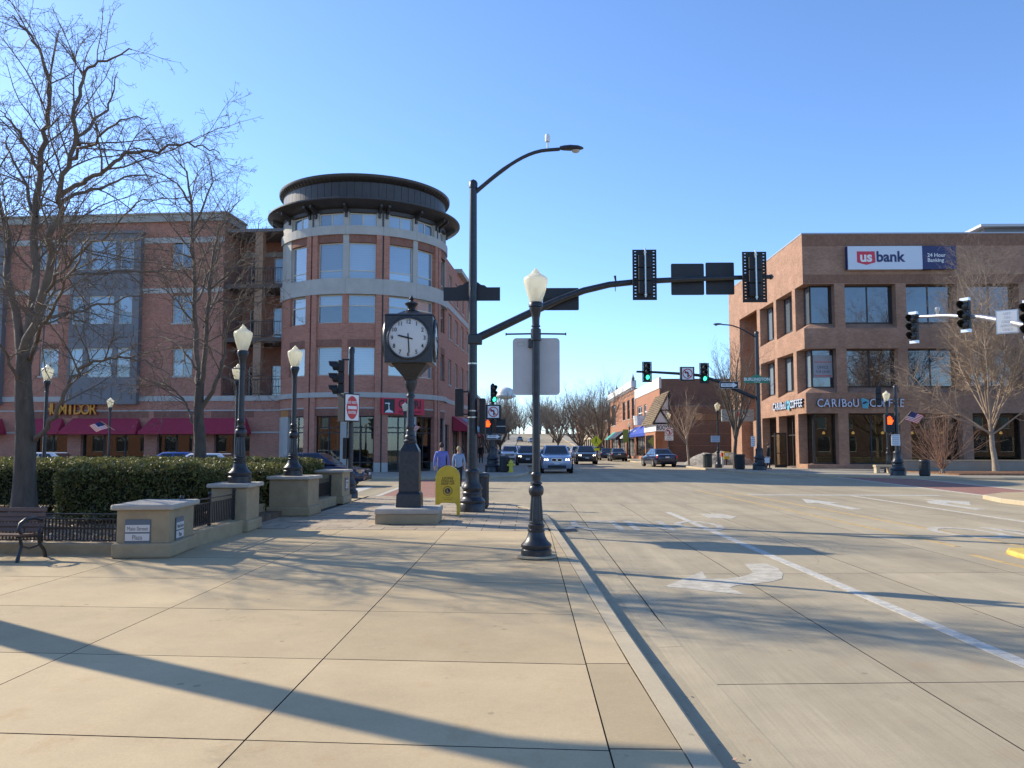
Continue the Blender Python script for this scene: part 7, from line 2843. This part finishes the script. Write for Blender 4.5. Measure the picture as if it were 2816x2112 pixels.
# ================================================================== PEOPLE
def person(label, loc, rz, h=1.76, shirt=None, pants=None, hair=None, skin=None, stride=.24, bag=False, coat=False, longhair=False):
    t = thing('person', label, 'person', loc, rz, 'people walking')
    J, E, T, Rr = [], [], [], []

    def j(p, r, tg, par=None):
        J.append(p)
        Rr.append(r)
        T.append(tg)
        if par is not None:
            E.append((par, len(J) - 1))
        return len(J) - 1
    pe = j((0, 0, .93), (.165, .115), 1)
    sp = j((0, .0, 1.10), (.15, .105), 0, pe)
    ch = j((0, -.01, 1.32), (.185, .12), 0, sp)
    nb = j((0, 0, 1.44), (.10, .08), 0, ch)
    nk = j((0, -.01, 1.50), (.055, .06), 2, nb)
    hd = j((0, -.02, 1.60), (.075, .09), 2, nk)
    ht = j((0, -.02, 1.70), (.07, .085), 2, hd)
    for s in (-1, 1):
        f = stride * s
        hp = j((s * .095, 0, .88), (.095, .10), 1, pe)
        kn = j((s * .10, -f * .75 - .03, .50), (.062, .068), 1, hp)
        an = j((s * .10, -f + (.05 if f < 0 else 0) + .03, .09), (.042, .045), 1, kn)
        ft = j((s * .115, -f - .14, .04), (.042, .035), 3, an)
        sh = j((s * .19, 0, 1.385), (.068, .07), 0, ch)
        el = j((s * .245, f * .45 + .03, 1.12), (.048, .05), 0, sh)
        wr = j((s * .255, f * .8 - .06, .88), (.032, .034), 0, el)
        pa = j((s * .25, f * .8 - .09, .80), (.022, .040), 2, wr)
        for k in range(4):
            a = j((s * (.245 - .004 * k), f * .8 - .125 + k * .024, .755), (.009, .009), 2, pa)
            b = j((s * (.235 - .004 * k), f * .8 - .125 + k * .022, .71 + (.012 if k in (0, 3) else 0)), (.008, .008), 2, a)
        th_ = j((s * .235, f * .8 - .135, .80), (.010, .010), 2, pa)
        j((s * .225, f * .8 - .15, .765), (.009, .009), 2, th_)
    k = h / 1.78
    me = bpy.data.meshes.new('body')
    me.from_pydata([(x * k, y * k, z * k) for x, y, z in J], E, [])
    o = bpy.data.objects.new('tmp_body', me)
    COL.objects.link(o)
    o.modifiers.new('skin', 'SKIN')
    for i, sv in enumerate(me.skin_vertices[0].data):
        sv.radius = (Rr[i][0] * k, Rr[i][1] * k)
        sv.use_root = (i == 0)
    s2 = o.modifiers.new('sub', 'SUBSURF')
    s2.levels = 1
    s2.render_levels = 1
    dg = bpy.context.evaluated_depsgraph_get()
    nm = bpy.data.meshes.new_from_object(o.evaluated_get(dg))
    bpy.data.objects.remove(o)
    nm.name = 'body'
    nm.materials.clear()
    for m_ in (shirt, pants, skin, m_blackr):
        nm.materials.append(m_)
    A_ = np.array([J[a] for a, b in E]) * k
    B_ = np.array([J[b] for a, b in E]) * k
    TG = np.array([T[b] for a, b in E])
    AB = B_ - A_
    C_ = np.array([p.center[:] for p in nm.polygons])
    U_ = np.clip(((C_[:, None] - A_[None]) * AB[None]).sum(2) / np.maximum(1e-9, (AB * AB).sum(1))[None], 0, 1)
    D_ = np.linalg.norm(C_[:, None] - A_[None] - AB[None] * U_[..., None], axis=2)
    bt = TG[D_.argmin(1)]
    mid_ = np.abs(C_[:, 0]) < .2 * k
    bt = np.where((bt == 0) & (C_[:, 2] < .93 * k) & mid_, 1, bt)
    bt = np.where((bt == 1) & (C_[:, 2] > .90 * k) & mid_, 0, bt)
    nm.polygons.foreach_set('material_index', bt.astype(np.int32))
    nm.polygons.foreach_set('use_smooth', [True] * len(nm.polygons))
    b = bpy.data.objects.new('body', nm)
    COL.objects.link(b)
    b.parent = t
    # hair and face details
    mb = MB()
    vs, fs = [], []
    n, mrows = 14, 8
    for i in range(mrows + 1):
        ph = PI * .78 * i / mrows if not longhair else PI * .8 * i / mrows
        for q in range(n):
            a = 2 * PI * q / n
            r_ = math.sin(ph)
            cut = -.35 if not longhair else -.6
            x, y, z = .094 * r_ * math.cos(a), .112 * r_ * math.sin(a), .115 * math.cos(ph)
            if y < -.03 and z < .04:
                y = -.03
                x *= .95
            vs.append((x * k, (y - .005) * k, (1.665 + z * (1.0 if not longhair else 1.15)) * k))
    for i in range(mrows):
        for q in range(n):
            fs.append((i * n + q, i * n + (q + 1) % n, (i + 1) * n + (q + 1) % n, (i + 1) * n + q))
    mb.add(vs, fs)
    mb.build('hair', hair, t, smooth=True)
    MB().lathe([(.014, 0), (.012, .02), (.004, .032)], 8, c=(0, -.105 * k, 1.635 * k), axis=Matrix.Rotation(PI / 2, 3, 'X')).build('nose', skin, t, smooth=True)
    for s in (-1, 1):
        MB().lathe([(.008, 0), (.006, .005), (.001, .007)], 8, c=(s * .03 * k, -.098 * k, 1.665 * k), axis=Matrix.Rotation(PI / 2, 3, 'X')).build('eye', m_signk, t)
    return t


m_skin = M('skin', (.50, .30, .22), .6)
person('man in a blue long sleeved shirt walking away in the crosswalk', (-3.2, 31.0, .005), PI, 1.77, M('shirt_blue', (.13, .17, .48), .8, var=.15, vs=9), M('jeans_blue', (.08, .12, .22), .85), M('brown_hair', (.03, .02, .015), .7), m_skin)
person('blonde woman in a pale blue top walking away in the crosswalk', (-2.72, 33.0, .005), PI, 1.62, M('top_pale_blue', (.22, .33, .48), .8, var=.1), M('trousers_black', (.015, .015, .018), .85), M('blonde_hair', (.36, .27, .14), .7), m_skin, .18, longhair=True)
person('person in dark clothes walking on the far left pavement', (-4.15, 74.5, SW), R(8), 1.78, M('jacket_black', (.015, .015, .017), .8), M('trousers_dark', (.02, .022, .03), .85), M('dark_hair', (.015, .012, .01), .7), m_skin)
person('person in a black jacket standing before the coffee shop door', (16.05, 55.6, SW), R(60), 1.74, bpy.data.materials['jacket_black'], bpy.data.materials['trousers_black'], bpy.data.materials['dark_hair'], m_skin, .05)
t = thing('shopping_bag', 'white shopping bag held by the person at the coffee shop', 'bag', (15.85, 55.25, SW + .42))
MB().frust((0, 0), (.30, .16), 0, (0, 0), (.34, .05), .36).build('bag_body', m_signw, t, bevel=.02)
MB().tube([(-.08, 0, .35), (-.06, 0, .43), (.06, 0, .43), (.08, 0, .35)], .008, 6).build('handle', m_signw, t)

# flags on lamps
flag('small_flag', 'small american flag on the far lamp before the tobacco shop', (-21.0, 41.8, 2.45), -1, .9, .5)
flag('small_flag', 'small american flag on the far lamp beside the clock shaft', (-6.75, 45.5, 2.6), 1, .55, .38)
flag('small_flag', 'small american flag on the corner lamp before the coffee shop', (20.95, 48.4, 2.3), 1, 1.7, .6, .8)
t = thing('banner', 'green banner on the lamp beyond the book shop', 'banner', (12.9, 104.8, 2.2))
MB().box(-.85, -.12, -.02, 0, 0, 1.6).build('cloth', M('banner_green', (.28, .33, .05), .7), t)
